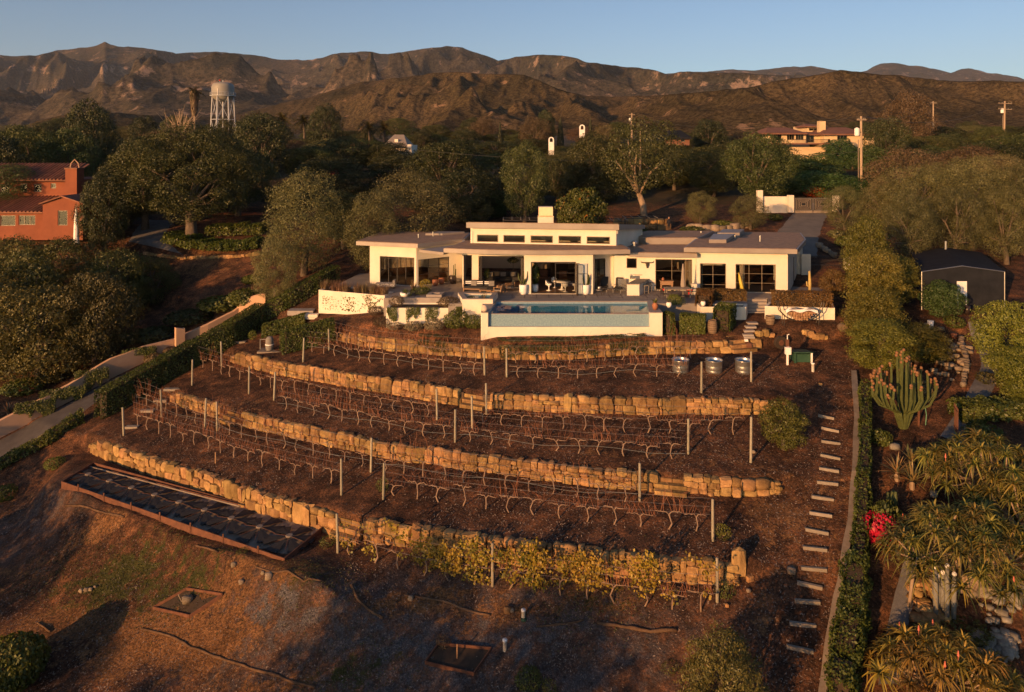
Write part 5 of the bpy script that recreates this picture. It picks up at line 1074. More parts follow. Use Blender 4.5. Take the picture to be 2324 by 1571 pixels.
tree('greybush', 690, 380, 215, 71, 'big grey green tree left of the white house', TG, var=0)
tree('oak', 780, 430, 130, 78, 'dark oak between the two big grey green trees', TG, var=1)
tree('greybush', 625, 535, 120, 65.5, 'low bushy tree at the top of the diagonal hedge', TG, var=1)
tree('greybush', 935, 380, 230, 75, 'big grey green tree right behind the left wing roof', TG, var=1)
tree('greybush', 845, 425, 140, 70.5, 'rounded grey green tree touching the left end of the roof', TG, var=0)
tree('oak', 1010, 318, 190, 98, 'dark reddish oak above the middle of the roof', TG, var=3)
tree('dark', 1060, 380, 170, 88, 'dark evergreen mass left of the chimney', TG, var=2)
tree('oak', 1190, 318, 130, 86, 'upright oak left of the chimney, its bare trunk showing', TG, var=1)
tree('dark', 1265, 350, 90, 98, 'dark tree directly behind the chimney', TG, var=2)
tree('openoak', 1462, 275, 205, 90, 'oak with pale spreading limbs right of the chimney', TG, var=0)
tree('oak', 1345, 300, 130, 100, 'oak between the chimney and the pale limbed oak', TG, var=2)
tree('oak', 1725, 300, 180, 95, 'leaning oak left of the driveway gate', TG, var=2)
tree('oak', 1600, 330, 150, 108, 'dark oak between the pale limbed oak and the leaning oak', TG, var=4)
tree('citrus', 1322, 422, 118, 76, 'bright orange tree with fruit beside the chimney', TG)
tree('greybush', 1590, 432, 80, 86, 'round silvery olive bush left of the leaning trunk', TG, name='olive_tree', var=0)
tree('greybush', 1703, 440, 95, 83, 'round silvery olive bush in front of the white gate wall', TG, name='olive_tree', var=1)
tree('olive', 1918, 418, 105, 80, 'olive tree just right of the driveway gate', TG, var=0)
tree('olive', 2080, 372, 190, 76, 'large olive tree above the dark shade house', TG, var=1)
tree('olive', 2205, 350, 200, 74, 'second large olive tree, right of the one above the shade house', TG, var=2)
tree('olive', 2325, 362, 190, 72, 'large olive tree cut by the right edge', TG, var=0)
tree('olive', 2060, 425, 130, 68, 'low olive crown between the gate side olive and the shade house', TG, var=2); tree('olive', 2165, 415, 150, 69.5, 'low olive crown right above the ridge of the shade house', TG, var=0); tree('olive', 2285, 425, 150, 69, 'low olive crown at the right edge above the shade house', TG, var=1)
tree('brown', 2055, 335, 180, 92, 'brownish feathery tree behind the large olive trees', TG, var=0)
tree('brown', 2200, 330, 200, 104, 'dry brown tree farther right behind the olive trees', TG, var=1)
tree('dark', 2010, 262, 110, 130, 'dark green tree right behind the yellow house', TG, var=0)
tree('brown', 2062, 208, 140, 175, 'tallest feathery tree on the right, below the hill top', TG, var=1)
for i, (u, vt, w_, Y) in enumerate([(1858, 345, 130, 118), (1790, 350, 90, 122), (1935, 330, 70, 140), (1985, 330, 100, 128), (1870, 385, 150, 104), (1780, 400, 110, 106), (1955, 395, 110, 100), (1905, 310, 70, 150)]):
    tree('lush', u, vt, w_, Y, ['rounded green shrub right in front of the yellow house', 'rounded green shrub below the left terrace of the yellow house', 'green shrub between the yellow house and the utility pole', 'wide green shrub right of the utility pole', 'largest green mound below the yellow house', 'dark green mound left of the gate', 'green mound just behind the utility pole', 'reddish green shrub on the corner of the yellow house'][i], 'rounded shrubs around the yellow house')
tree('autumn', 818, 322, 75, 132, 'yellowish round tree left of the far white house', TG)
tree('bright', 1985, 470, 60, 84, 'small bright green tree below the utility pole', TG)
tree('dark', 1415, 400, 110, 112, 'shaded evergreen under the pale limbed oak', TG, var=1); tree('dark', 1560, 385, 120, 118, 'shaded evergreen right of the pale limbed oak', TG, var=0); tree('dark', 1660, 385, 100, 116, 'shaded evergreen behind the leaning trunk', TG, var=2); tree('dark', 900, 350, 150, 112, 'shaded evergreen above the left wing roof', TG, var=1); tree('lush', 1120, 430, 90, 90, 'low dark shrub behind the upper roof', TG); tree('dark', 745, 350, 170, 105, 'shaded evergreen between the water tower and the grey trees', TG, var=2)
for i, (k, u, vt, w_, Y) in enumerate([('dark', 815, 385, 110, 100), ('oak', 700, 330, 150, 118), ('dark', 960, 410, 130, 92), ('oak', 1120, 345, 120, 105), ('dark', 1130, 400, 110, 94), ('oak', 1230, 375, 100, 100), ('dark', 1300, 385, 110, 104), ('oak', 1385, 345, 100, 106), ('dark', 1370, 410, 90, 98), ('oak', 1530, 350, 120, 110), ('dark', 1500, 395, 90, 116), ('oak', 1620, 385, 120, 104), ('dark', 1680, 360, 90, 120), ('oak', 860, 325, 110, 125), ('dark', 480, 380, 160, 95), ('oak', 300, 420, 110, 88), ('dark', 650, 420, 140, 96), ('oak', 760, 460, 90, 80), ('dark', 1070, 440, 110, 85), ('olive', 2145, 365, 170, 84), ('olive', 2270, 345, 170, 86), ('olive', 2010, 395, 120, 78), ('dark', 2160, 430, 160, 92), ('dark', 2290, 420, 170, 94), ('dark', 2040, 440, 130, 88), ('oak', 2240, 320, 160, 120), ('oak', 2120, 330, 130, 125), ('oak', 2320, 310, 130, 128)]):
    tree(k, u, vt, w_, Y, ['shaded tree left of the left wing roof', 'oak right of the water tower', 'shaded tree just above the left wing', 'oak left of the lower white bell chimney', 'low shaded tree left of the upright oak', 'oak behind the chimney', 'shaded tree between the chimney and the orange tree', 'oak touching the left side of the pale limbed oak', 'low shaded tree behind the orange tree', 'oak touching the right side of the pale limbed oak', 'shaded tree under the right side of the pale limbed oak', 'oak left of the leaning trunk', 'shaded tree behind the leaning oak', 'oak in front of the far white house', 'shaded tree behind the huge oak', 'oak beside the chimney of the orange house', 'shaded tree left of the first big grey green tree', 'small oak left of the second grey green tree', 'shaded tree right of the second grey green tree', 'olive tree behind the gap of the two large ones', 'olive tree high at the right, behind the large ones', 'low olive tree right of the utility pole foot', 'shaded tree under the left large olive', 'shaded tree under the right large olive', 'shaded tree beside the utility pole foot', 'oak above the right large olive', 'oak above the left large olive', 'oak high at the right edge'][i], TG)
# far belt
rf = random.Random(11); kinds = ['oak', 'dark', 'oak', 'brown', 'dark', 'olive', 'oak', 'dark']
for i in range(135):
    Y = rf.choice([122, 135, 150, 165, 180, 200, 225, 255, 290]) * rf.uniform(.95, 1.05); u = -60 + 2450 * ((i * .618) % 1); far_ = (Y - 120) / 170
    vt = 338 - 50 * far_ + rf.uniform(-26, 14) - (12 if u > 1950 else 0) - (14 if u < 750 else 0)
    if 1725 < u < 1985 and Y < 165: continue
    if 460 < u < 560 and Y < 270: vt = max(vt, 300)
    if 1230 < u < 1340 and Y < 210: vt = max(vt, 330)
    tree(rf.choice(kinds), u, vt, (rf.uniform(9, 15)) / Y * F, Y, 'tree in the dense belt of woodland below the hills', 'woodland trees in the belt below the hills', name='woodland_tree')
for i, (u, vt, w_, Y, k) in enumerate([(1610, 268, 90, 160, 'dark'), (1215, 262, 90, 175, 'brown'), (1238, 246, 50, 185, 'dark'), (740, 236, 90, 165, 'dark'), (960, 292, 60, 170, 'dark'), (1375, 282, 80, 160, 'brown'), (1545, 296, 60, 175, 'oak'), (1060, 292, 70, 185, 'dark'), (2250, 285, 90, 165, 'oak'), (2150, 300, 90, 160, 'dark'), (1680, 300, 60, 170, 'brown'), (330, 258, 70, 150, 'dark'), (390, 262, 60, 160, 'oak')]):
    tree(k, u, vt, w_, Y, ['dark crown rising right of the pale limbed oak', 'tall grey feathery crown above the chimney', 'tall pointed dark crown above the chimney', 'cedar like dark tree right of the water tower', 'small dark crown right of the far palms', 'feathery crown right of the white bell chimneys', 'crown left of the small brown house', 'dark crown left of the dark cypress', 'crown below the right utility pole', 'dark crown between the right utility poles', 'pale dry crown left of the yellow house', 'crown left of the tall palm', 'crown at the foot of the tall palm'][i], 'taller crowns rising out of the woodland')
# bare tree, cypresses, palms
def cypress(u, vt, wpx, Y, lb):
    X = (u - CU) / F * Y; z = h(X, Y); zt = CH - (vt - HV) / F * Y; hh = zt - z; t = thing('cypress_tree', lb, 'tree', (X, Y, z), 0, 'cypress trees'); me = CYP; c = link('crown', me, t); c.scale = (wpx / 2 / F * Y, wpx / 2 / F * Y, hh / 2); link('trunk', CYT, t)
rng = np.random.default_rng(77); n = 2600; zz = rng.uniform(0, 1, n); a = rng.uniform(0, 6.283, n); rr = np.sin(np.pi * np.clip(zz, .02, 1) ** .6) ** .7 * rng.uniform(.75, 1.05, n)
pp = np.stack([np.cos(a) * rr, np.sin(a) * rr, zz * 2], 1); nn_ = np.stack([np.cos(a), np.sin(a), .5 + 0 * a], 1); v_, q_ = leafcloud(pp, nn_, .09, rng, .5); CYP = npmesh('crown', v_, q_, M['darkoak'], rng.uniform(0, .8, n)); CYT = MB().tube([(0, 0, -.3), (0, 0, 3)], [.15, .1], 6).mesh('trunk', M['bark'])
cypress(1135, 278, 12, 185, 'lone dark cypress in the centre, left of the pale rocks'); cypress(1272, 268, 16, 180, 'cypress between the two white bell chimneys'); cypress(1340, 268, 12, 190, 'thin cypress right of the upper white bell chimney')
def palm_meshes(seed, skirt):
    r = random.Random(seed); mb = MB(); L_ = 2.6
    rng = np.random.default_rng(seed); vs = []; fs = []
    for i in range(34):
        a = r.uniform(0, 6.28); e = r.uniform(-.5, 1.3); pts = []
        for k in range(5): t = k / 4; pts.append((math.cos(a) * math.cos(e) * L_ * t, math.sin(a) * math.cos(e) * L_ * t, L_ * (math.sin(e) * t - .45 * t * t)))
        sd = Vector((-math.sin(a), math.cos(a), 0))
        for k in range(4):
            p0, p1 = Vector(pts[k]), Vector(pts[k + 1])
            for s_ in (-1, 1):
                for w_ in (0, .5):
                    b0 = p0.lerp(p1, w_); b1 = p0.lerp(p1, w_ + .4); tip = b1 + sd * s_ * .55 * (1.1 - k * .15) + Vector((0, 0, -.2)); mb.add([b0, b1, tip], [(0, 1, 2)])
    c = mb.mesh('fronds', M['palm']); c.attributes.new('tint', 'FLOAT', 'FACE'); c.attributes['tint'].data.foreach_set('value', rng.uniform(0, 1, len(c.polygons)).astype(np.float32))
    s_ = None
    if skirt:
        n = 900; zz = rng.uniform(-6, -.2, n); a = rng.uniform(0, 6.283, n); rr = .5 + .8 * (1 + zz / 6.5) * rng.uniform(.5, 1, n); pp = np.stack([np.cos(a) * rr, np.sin(a) * rr, zz], 1); v, q = leafcloud(pp, np.stack([np.cos(a), np.sin(a), 0 * a], 1), .35, rng, .25, .4, 2); s_ = npmesh('dead_skirt', v, q, M['drypalm'], rng.uniform(0, 1, n))
    return c, s_
PMh = [palm_meshes(1, True), palm_meshes(2, False)]
def palm(u, vt, Y, lb, skirt=0, sc=1):
    X = (u - CU) / F * Y; z = h(X, Y); zt = CH - (vt - HV) / F * Y - 2.0 * sc; t = thing('palm_tree', lb, 'palm', (X, Y, z), 0, 'palm trees'); MB().tube([(0, 0, -.5), (.1, 0, (zt - z) * .5), (0, 0, zt - z)], [.38, .3, .28], 8).build('trunk', M['palebark' if skirt else 'bark'], t)
    o = link('fronds', PMh[1 - skirt][0], t, (0, 0, zt - z)); o.scale = (sc,) * 3
    if skirt: o = link('dead_skirt', PMh[0][1], t, (0, 0, zt - z)); o.scale = (sc,) * 3
palm(441, 188, 200, 'tall shaggy palm left of the water tower', 1, 1.15)
for a_ in ((642, 246, 190, 'small palm crown right of the water tower'), (690, 252, 200, 'second small palm crown right of the water tower'), (838, 266, 185, 'left one of two palms above the far white house'), (872, 264, 175, 'right one of two palms above the far white house'), (1345 + 15, 276, 190, 'small palm right of the upper white bell chimney')): palm(*a_, sc=1.4)
bt = thing('bare_tree', 'leafless grey tree at the foot of the tall palm', 'tree', tuple(on(408, 150)))
r = random.Random(3); mb = MB(); mb.tube([(0, 0, 0), (0, 0, 4)], [.3, .2], 6)
for k in range(46):
    a = r.uniform(0, 6.28); q = r.uniform(1.5, 5); z0 = r.uniform(2, 4); z1 = 6 + r.uniform(0, 5.5) - q * .3; mb.tube([(0, 0, z0), (q * .5 * math.cos(a), q * .5 * math.sin(a), z0 + (z1 - z0) * .6), (q * math.cos(a + .3), q * math.sin(a + .3), z1)], [.09, .06, .02], 3)
    for _ in range(2): mb.tube([(q * .5 * math.cos(a), q * .5 * math.sin(a), z0 + (z1 - z0) * .6), (q * .8 * math.cos(a + r.uniform(-.8, .8)), q * .8 * math.sin(a + .5), z1 + r.uniform(-1, 1))], [.05, .015], 3)
mb.build('branches', M['palebark'], bt)
# right side
tree('column', 1990, 560, 140, 55, 'tall bushy tree right of the white planter wall', TG, var=0); tree('column', 1968, 488, 120, 60, 'tall narrow bushy tree behind the right end of the house', TG, var=1)
tree('column', 1985, 650, 150, 52, 'bushy tree in the middle of the golden green strip', TG, var=1); tree('column', 1990, 720, 150, 48.5, 'bushy tree filling the gap above the candelabra cactus', TG, var=0); tree('column', 2075, 735, 170, 50, 'spreading bushy tree behind the candelabra cactus', TG, var=1); tree('column', 2035, 575, 110, 58, 'bushy crown left of the shade house', TG, var=0)
tree('autumn', 1892, 610, 66, 59.5, 'small golden shrub behind the right white planter', TG)
tree('bright', 2290, 680, 170, 47, 'big bright green shrub at the right edge', TG, var=0); tree('bright', 2330, 790, 150, 44, 'lower bright green shrub at the right edge', TG, var=1); tree('lush', 2140, 634, 92, 55.5, 'dark rounded tree in front of the shade house door', TG)
tree('goldbush', 1778, 900, 112, T(1775, 1022).y, 'round leafy bush standing alone on the right of the vineyard', TG, var=0, name='round_bush', cat='shrub')
lq = tree('avocado', 1640, 1428, 235, 26.5, 'large loquat tree cut by the bottom edge, right of centre', TG, var=2, name='loquat_tree')
# trees that stand below the viewpoint, outside the frame, and shade the foreground
for i, (X, Y, Ht, R) in enumerate([(-15, 9.5, 12.5, 4.4), (-21, 12.5, 12.5, 4.2), (-10, 5, 12, 4.6), (-36, 14, 8.5, 3.2), (-38, 26, 8.5, 3.5), (-4.5, 2, 13.3, 4.4), (-28.5, 3, 9, 3), (1.5, -1, 14.5, 4.6), (-45, 36, 8, 4), (8, 0, 13, 4), (-25, 20, 5.5, 1.8), (-50, 42, 9.5, 4.5), (-41, 30.5, 8.5, 3.4)]):
    cm, tm = LIB['dark'][i % 3]; t = thing('evergreen_tree', ['evergreen tree below the vineyard, left of the viewpoint', 'smaller evergreen tree below the steel bed', 'tall evergreen tree near the viewpoint', 'evergreen tree down the slope at the far left', 'evergreen tree outside the left edge below the hedge', 'tallest evergreen tree right below the viewpoint', 'wide evergreen tree down the slope', 'very tall evergreen behind the viewpoint', 'evergreen tree beside the neighbouring drive', 'evergreen tree down the slope right of the viewpoint', 'small evergreen just outside the lower left corner', 'evergreen tree shading the neighbouring path from the left', 'evergreen tree between the neighbouring path and the slope'][i], 'tree', (X, Y, h(X, Y) - .3), i * 1.3); t.scale = (R / 5, R / 5, Ht / 10); link('trunk', tm, t); link('crown', cm, t)

# ---------------------------------------------------------------- hedges, ivy, trailing plants
def hedge(name, label, pts, width, height, mat, n, leaf=.07, core=True, cat='hedge', group=None, lift=0, zs=None, rough=.12, asp=.6, stf=False):
    rng = np.random.default_rng(abs(hash(label)) % 1000 if False else len(label) * 7); P3 = [np.array(p, float) for p in pts]; seg = [np.linalg.norm((b - a)[:2]) for a, b in zip(P3, P3[1:])]; tot = sum(seg)
    t = thing(name, label, cat, tuple(P3[0]), 0, group); o0 = P3[0]; V_, Q_, TI = [], [], []; off = 0
    cb = MB()
    for (a, b), L_ in zip(zip(P3, P3[1:]), seg):
        m = max(10, int(n * L_ / tot)); d = (b - a) / L_; d2 = d.copy(); d2[2] = 0; nrm = np.array([-d[1], d[0], 0])
        per = height * 2 + width; q = rng.uniform(0, per, m); s_ = rng.uniform(-.03, 1.03, m)[:, None]; base = a + (b - a) * s_
        side = np.where(q < height, -1, np.where(q < height * 2, 1, 0)); hz = np.where(side != 0, q % height, height); ac = np.where(side != 0, side * width / 2, q - height * 2 - width / 2)
        if width > .3:
            ne = int(m * .10); side[:ne] = 1; s_[:ne, 0] = rng.integers(0, 2, ne) * 1.0; base[:ne] = a + (b - a) * s_[:ne]; hz[:ne] = rng.uniform(0, height, ne); ac[:ne] = rng.uniform(-width / 2, width / 2, ne)
        wob = rough * (fbm(base[:, 0] * 1.4 + side * 9, base[:, 1] * 1.4 + hz * 2.2, 3, 4) * 2 + rng.uniform(-.5, .5, m) * .6)
        ac2 = ac + side * wob; hz2 = hz + np.where(side == 0, wob, 0)
        p = base + nrm * ac2[:, None] + np.array([0, 0, 1]) * hz2[:, None]; nn_ = nrm * side[:, None] + np.array([0, 0, 1]) * (side == 0)[:, None] + 0.
        v, qq = leafcloud(p - o0, nn_, leaf, rng, asp, .9); V_.append(v); Q_.append(qq + off); off += len(v); TI.append(np.clip(rng.uniform(0, .7, m) + .6 * (vnoise(base[:, 0] * 1.1, base[:, 1] * 1.1 + hz, 8) - .3), 0, 1))
        if core:
            k = .36; w_ = width * k; A, B_ = a - o0, b - o0
            A = A + d * min(.3, L_ * .22); B_ = B_ - d * min(.3, L_ * .22); vs = [A + nrm * w_, A - nrm * w_, B_ - nrm * w_, B_ + nrm * w_]; zt = height - .16 * min(1, height)
            cb.add([tuple(x) for x in vs] + [tuple(x + np.array([0, 0, zt])) for x in vs], [(0, 1, 2, 3), (7, 6, 5, 4), (0, 4, 5, 1), (1, 5, 6, 2), (2, 6, 7, 3), (3, 7, 4, 0)])
    link('foliage', npmesh('foliage', np.concatenate(V_), np.concatenate(Q_), M[mat], np.concatenate(TI)), t)
    if core: cb.build('dark_core', M['soil'], t)  # solid dark core box stands in for the shade inside the hedge
    return t
def TP(l, dz=0): return [tuple(T(u, v) + Vector((0, 0, dz))) for u, v in l]
hedge('clipped_hedge', 'long clipped hedge running diagonally up the left side of the vineyard', TP([(225, 952), (290, 915), (370, 868), (440, 828), (520, 785), (590, 740)]), 1.25, 1.95, 'hedge', 24000, .065)
hedge('clipped_hedge', 'upper end of the diagonal hedge beside the white planter box', TP([(590, 738), (650, 700), (715, 665), (760, 640)]), 1.2, 1.5, 'hedge', 6000, .075)
hedge('ragged_hedge', 'low ragged hedge below the diagonal one at the left edge', TP([(-20, 1075), (40, 1045), (110, 1005), (185, 958)]), .9, .7, 'hedge', 5000, .07, rough=.35)
for k, (pts, w_, hh, lb, m_) in enumerate([([(640, 803), (755, 772)], 1.0, 1.75, 'clipped hedge block beside the filter tank', 'hedge'), ([(598, 765), (690, 742)], .8, 1.0, 'lower clipped hedge block behind the filter tank', 'hedge')]): hedge('clipped_hedge', lb, TP(pts), w_, hh, m_, 5200, .07)
hedge('clipped_hedge', 'rectangular rusty green hedge on the right white planter wall', [(20.35, 56.6, -.1), (24.5, 56.05, -.1)], 1.0, 1.15, 'redhedge', 5200, .06, rough=.05)
hedge('clipped_hedge', 'clipped hedge left of the stairs, long part at the back', [(15.0, 58.6, 0), (18.6, 58.2, 0)], .9, .8, 'redhedge', 3600, .06, rough=.06); hedge('clipped_hedge', 'clipped hedge left of the stairs, bulging left part', [(14.9, 56.6, -.2), (15.6, 58.2, -.1)], 1.2, .95, 'redhedge', 3000, .06, rough=.08)
hedge('clipped_hedge', 'dark shaded hedge block standing in front of the small white planter', TP([(1637, 752), (1652, 735)], 0), 1.2, 1.6, 'hedge', 3400, .07, rough=.08)
hedge('flowering_hedge', 'hedge dotted with pale flowers between the pool and the whole barrel', TP([(1545, 757), (1600, 757)]), .8, 1.35, 'hedge', 3600, .07, rough=.15); hedge('clipped_hedge', 'narrow dark hedge block against the right pool wall', TP([(1512, 762), (1522, 758)]), .9, 1.6, 'hedge', 2000, .07)
hedge('ivy_fence', 'ivy covered wire fence running down the right side of the vineyard', TP([(1962, 905), (1965, 1000), (1960, 1120), (1955, 1250), (1945, 1330)]), .55, 1.15, 'hedge', 7500, .065, rough=.2); hedge('ivy_fence', 'lower bushy stretch of the ivy covered fence beside the shaded steps', TP([(1945, 1340), (1935, 1450), (1915, 1560), (1905, 1640)]), .9, 1.5, 'hedge', 8000, .065, rough=.35)
hedge('ivy_bed', 'bed of sunlit ivy below the forked oak trunks', TP([(395, 548), (450, 562), (520, 566), (590, 560)]), 3.2, .8, 'bright', 9000, .12, rough=.5, cat='ground cover'); hedge('ivy_bed', 'second bank of ivy right behind the oak trunks', TP([(480, 532), (600, 530)]), 3, 1.0, 'bright', 4000, .12, rough=.5, cat='ground cover')
hedge('clipped_hedge', 'low clipped hedge in front of the orange house', TP([(75, 535), (200, 532), (285, 520)]), 1.2, .9, 'hedge', 4000, .1)
hedge('garden_hedge', 'low green hedge across the right garden', TP([(2175, 955), (2330, 940)]), 1.4, .9, 'hedge', 4500, .09, rough=.3)
# low shrub mounds on the neighbour bank above the peach wall
for k, (u, v, w_, hh, m_, lb) in enumerate([(50, 890, 90, 1.2, 'hedge', 'dark round shrub left on the bank above the peach wall'), (120, 862, 80, 1.0, 'greengrass', 'weedy mound on the bank above the peach wall'), (205, 812, 100, 1.1, 'hedge', 'dark green mound hanging over the middle of the peach wall'), (275, 778, 90, 1.0, 'hedge', 'second green mound on the middle of the peach wall'), (345, 770, 100, 1.3, 'greengrass', 'grey green mound above the gap in the peach wall'), (430, 730, 110, 1.3, 'greengrass', 'grey mound right of the peach pillar'), (505, 700, 110, 1.4, 'hedge', 'dark mound at the upper end of the peach wall'), (555, 690, 80, 1.6, 'hedge', 'dark shrub beside the low bushy tree'), (352, 822, 50, .9, 'brushbrown', 'dry reddish shrub in front of the peach wall gap'), (390, 800, 40, .7, 'brushbrown', 'small dry reddish shrub beside the peach pillar'), (570, 640, 45, .9, 'bright', 'small bright yellow green shrub below the low bushy tree')]):
    p = T(u, v); R_ = w_ / 2 / F * p.y; t = thing('low_shrub', lb, 'shrub', tuple(p - Vector((0, 0, .25))), 0, 'low shrubs on the neighbouring bank'); o = link('foliage', leafball_mesh('foliage', 1500, 1.0, m_, 200 + k, .075, .5), t); o.scale = (R_, R_, hh)
# planting round the deck
sh = [(725, 668, 0, 'x')]
for i in range(9):
    t_ = i / 8; x_, y_ = -16.1 + 5.6 * t_ + random.uniform(-.2, .2), 63.2 - 2.35 * t_ + random.uniform(-.3, .3)
    o = link('grass_clump', tuft_mesh('grass_clump', 150, .95, .8, 'grass', 300 + i, .013, .6) if i < 4 else bpy.data.meshes['grass_clump.00%d' % (i % 3 + 1)], None, (x_, y_, -.12), i); tag(o, 'tall dry grass clump, %s from the left in the far left planter box' % ordn(i + 1), 'grass', 'dry grasses in the far left planter box')
def bushlet(x_, y_, z_, R_, hh, mat, lb, seed, n=900, leaf=.06, name='garden_shrub', cat='shrub'):
    t = thing(name, lb, cat, (x_, y_, z_)); o = link('foliage', leafball_mesh('foliage', n, 1, mat, seed, leaf, .5), t); o.scale = (R_, R_, hh); return t
bushlet(-9.2, 57.9, -.5, .65, .95, 'brushbrown', 'reddish shrub at the left end of the pool planter wall', 1); bushlet(-8.6, 59.7, 0, .5, .5, 'hedge', 'small green plant beside the white bowl planter', 2); bushlet(-7.6, 60.6, 0, .9, .55, 'hedge', 'low dark green plant bed behind the fire pit', 3, 1200); bushlet(-5.0, 57.8, -.5, 1.0, .85, 'brushbrown', 'rounded brown shrub in the pool planter, left of the spa', 4, 1400); bushlet(-3.3, 57.4, -.5, .7, 1.0, 'hedge', 'dark green shrub in front of the spa', 5)
t = thing('flax_plant', 'spiky red flax plant left of the corner window', 'plant', (-8.4, 61.9, 0)); link('foliage', tuft_mesh('foliage', 30, 1.1, .3, 'agave', 31, .035, .7), t); bushlet(-7.4, 61.9, 0, .6, 1.1, 'autumn' if False else 'yellowleaf', 'golden shrub beside the red flax plant', 6, 600); t = thing('reddish_plant', 'thin reddish plant on the corner of the spa', 'plant', (-2.2, 56.9, .35)); link('foliage', tuft_mesh('foliage', 26, .8, .3, 'agave', 33, .02, .6), t)
def trailing(x0, x1, yf, ztop, lens, mat, lb, seed, n=900):
    rng = np.random.default_rng(seed); x = rng.uniform(x0, x1, n); L_ = lens * (.35 + .65 * vnoise(x * 4.5, 0 * x, seed)) * rng.uniform(0, 1, n) ** .8; p = np.stack([x - x0, -.06 - .1 * rng.uniform(0, 1, n), -L_ + .1], 1)
    v, q = leafcloud(p, np.tile([0., -1, .2], (n, 1)), .05, rng, .5, .8, 1.); o = link('trailing_plant', npmesh('trailing_plant', v, q, M[mat], rng.uniform(0, 1, n)), None, (x0, yf, ztop)); tag(o, lb, 'trailing plant', 'rosemary trailing down the white planter wall')
for a_ in ((-9.8, -9.0, 56.98, -.35, 1.25, 'hedge', 'trailing plant at the left end of the pool planter wall', 41), (-8.3, -7.2, 56.98, -.35, 1.3, 'hedge', 'second curtain of trailing plant from the left on the planter wall', 42), (-6.8, -5.8, 56.98, -.35, 1.35, 'hedge', 'third curtain of trailing plant from the left on the planter wall', 43), (-4.4, -2.4, 56.98, -.3, 1.3, 'hedge', 'widest curtain of trailing plant, right beside the pool', 44, 2000)): trailing(*a_)
for k, (u, v, R_, hh, m_, lb) in enumerate([(895, 748, .7, .55, 'silver', 'pale feathery shrub at the left foot of the planter wall'), (938, 748, .8, .7, 'silver', 'pale feathery shrub at the foot of the planter wall, second from left'), (985, 748, .8, .95, 'silver', 'pale shrub at the foot of the planter wall, third from left'), (1035, 745, 1.1, 1.5, 'hedge', 'large dark green shrub at the foot of the planter wall'), (1075, 745, .8, 1.1, 'hedge', 'dark shrub against the left pool wall'), (868, 745, .8, .9, 'brushbrown', 'reddish dry shrub left of the planter wall'), (852, 715, .7, .8, 'brushbrown', 'rusty shrub under the corner of the far left planter box'), (1530, 690, .6, .9, 'bright', 'green shrub behind the white urn'), (1545, 690, .5, .7, 'hedge', 'dark shrub under the slatted table'), (125, 1062, .7, .8, 'bright', 'small green shrub on the bare slope at the left'), (12, 1135, .7, 1.1, 'bright', 'green shrub at the left edge beside the steel bed'), (25, 1560, 1.5, 2.2, 'hedge', 'dark shrub in the lower left corner'), (550, 1255, .35, .3, 'hedge', 'small weed growing over the front edge of the steel bed'), (745, 1240, .5, .6, 'hedge', 'small green shrub at the right corner of the steel bed'), (868, 1120, .4, 1.0, 'bright', 'green climber at the foot of a post in the third terrace'), (1640, 1225, .45, .9, 'bright', 'green climber beside the post right of the third terrace'), (1645, 1360, .5, .9, 'hedge', 'green weed at the foot of the lowest right post'), (573, 770, .4, .9, 'bright', 'thin green plant left of the filter tank'), (1200, 1560, .6, .8, 'hedge', 'large leaved weed at the bottom edge, centre'), (1245, 1575, .4, .6, 'bright', 'small weed at the bottom edge right of centre'), (1520, 1522, .45, .4, 'hedge', 'small weed beside the loquat tree'), (1005, 1470, .4, .5, 'brushbrown', 'dry weed on the edge of the lower steel frame')]):
    p = T(u, v) if v > 700 else D0(u, v); bushlet(p.x, p.y, p.z - .1, R_, hh, m_, lb, 50 + k, 5000 if R_ > 1.2 else (1300 if R_ > .5 else 500), .055 if R_ < 1.2 else .05)
# rose climbers against the far left planter box
for k in range(3):
    x_ = -15.6 + k * 1.9; y_ = 62.2 - k * .78 - .12; t = thing('climbing_vine', 'thin climbing vine on the far left white planter, %s from the left' % ordn(k + 1), 'climber', (x_, y_, h(x_, y_ - .2)), 0, 'climbing vines on the far left planter'); mb = MB(); r = random.Random(k + 60)
    for q in range(9): dx = r.uniform(-1.1, 1.1); mb.tube([(0, 0, 0), (dx * .4, -.03 - dx * .16, .8), (dx, -.05 - dx * .38, 1.2 + r.uniform(0, .6))], [.02, .014, .006], 3)
    mb.build('stems', M['vine'], t); rng = np.random.default_rng(k); n = 110; p = np.stack([rng.normal(0, .45, n), 0 * rng.uniform(0, 1, n), rng.uniform(.3, 1.5, n)], 1); p[:, 1] = -.08 - p[:, 0] * .38; v, q = leafcloud(p, np.tile([0., -1, .2], (n, 1)), .06, rng, .7); link('leaves', npmesh('leaves', v, q, M['bright'], rng.uniform(0, 1, n)), t)
# green ground cover spilling over the top wall
def cover(label, u0, u1, vv, hgt, n, mat, seed, wide=1.0):
    rng = np.random.default_rng(seed); a = T(u0, vv[0]); b = T(u1, vv[1]); x = rng.uniform(a.x, b.x, n); y0 = yA(x); k = rng.uniform(0, 1, n); y = np.where(k < .5, y0 - .25 * k * 2 - .1, y0 + (k - .5) * 2 * wide); zt = H(x, y0 + .5, False) + .1
    z = np.where(k < .5, zt - rng.uniform(0, hgt, n) * (.4 + .8 * vnoise(x * 1.2, 0 * x, seed)), zt + .12 + .1 * vnoise(x * 3, y * 3, 2)); edge = vnoise(x * .9, y * 1.5, seed + 3) > .22; p = np.stack([x, y, z], 1)[edge]; nn_ = np.where((k < .5)[edge][:, None], [0, -1, .4], [0, -.2, 1.])
    v, q = leafcloud(p, nn_, .05, rng, .5, .9); o = link('ground_cover', npmesh('ground_cover', v, q, M[mat], np.clip(rng.uniform(0, 1, len(p)), 0, 1))); tag(o, label, 'ground cover'); stuff(o)
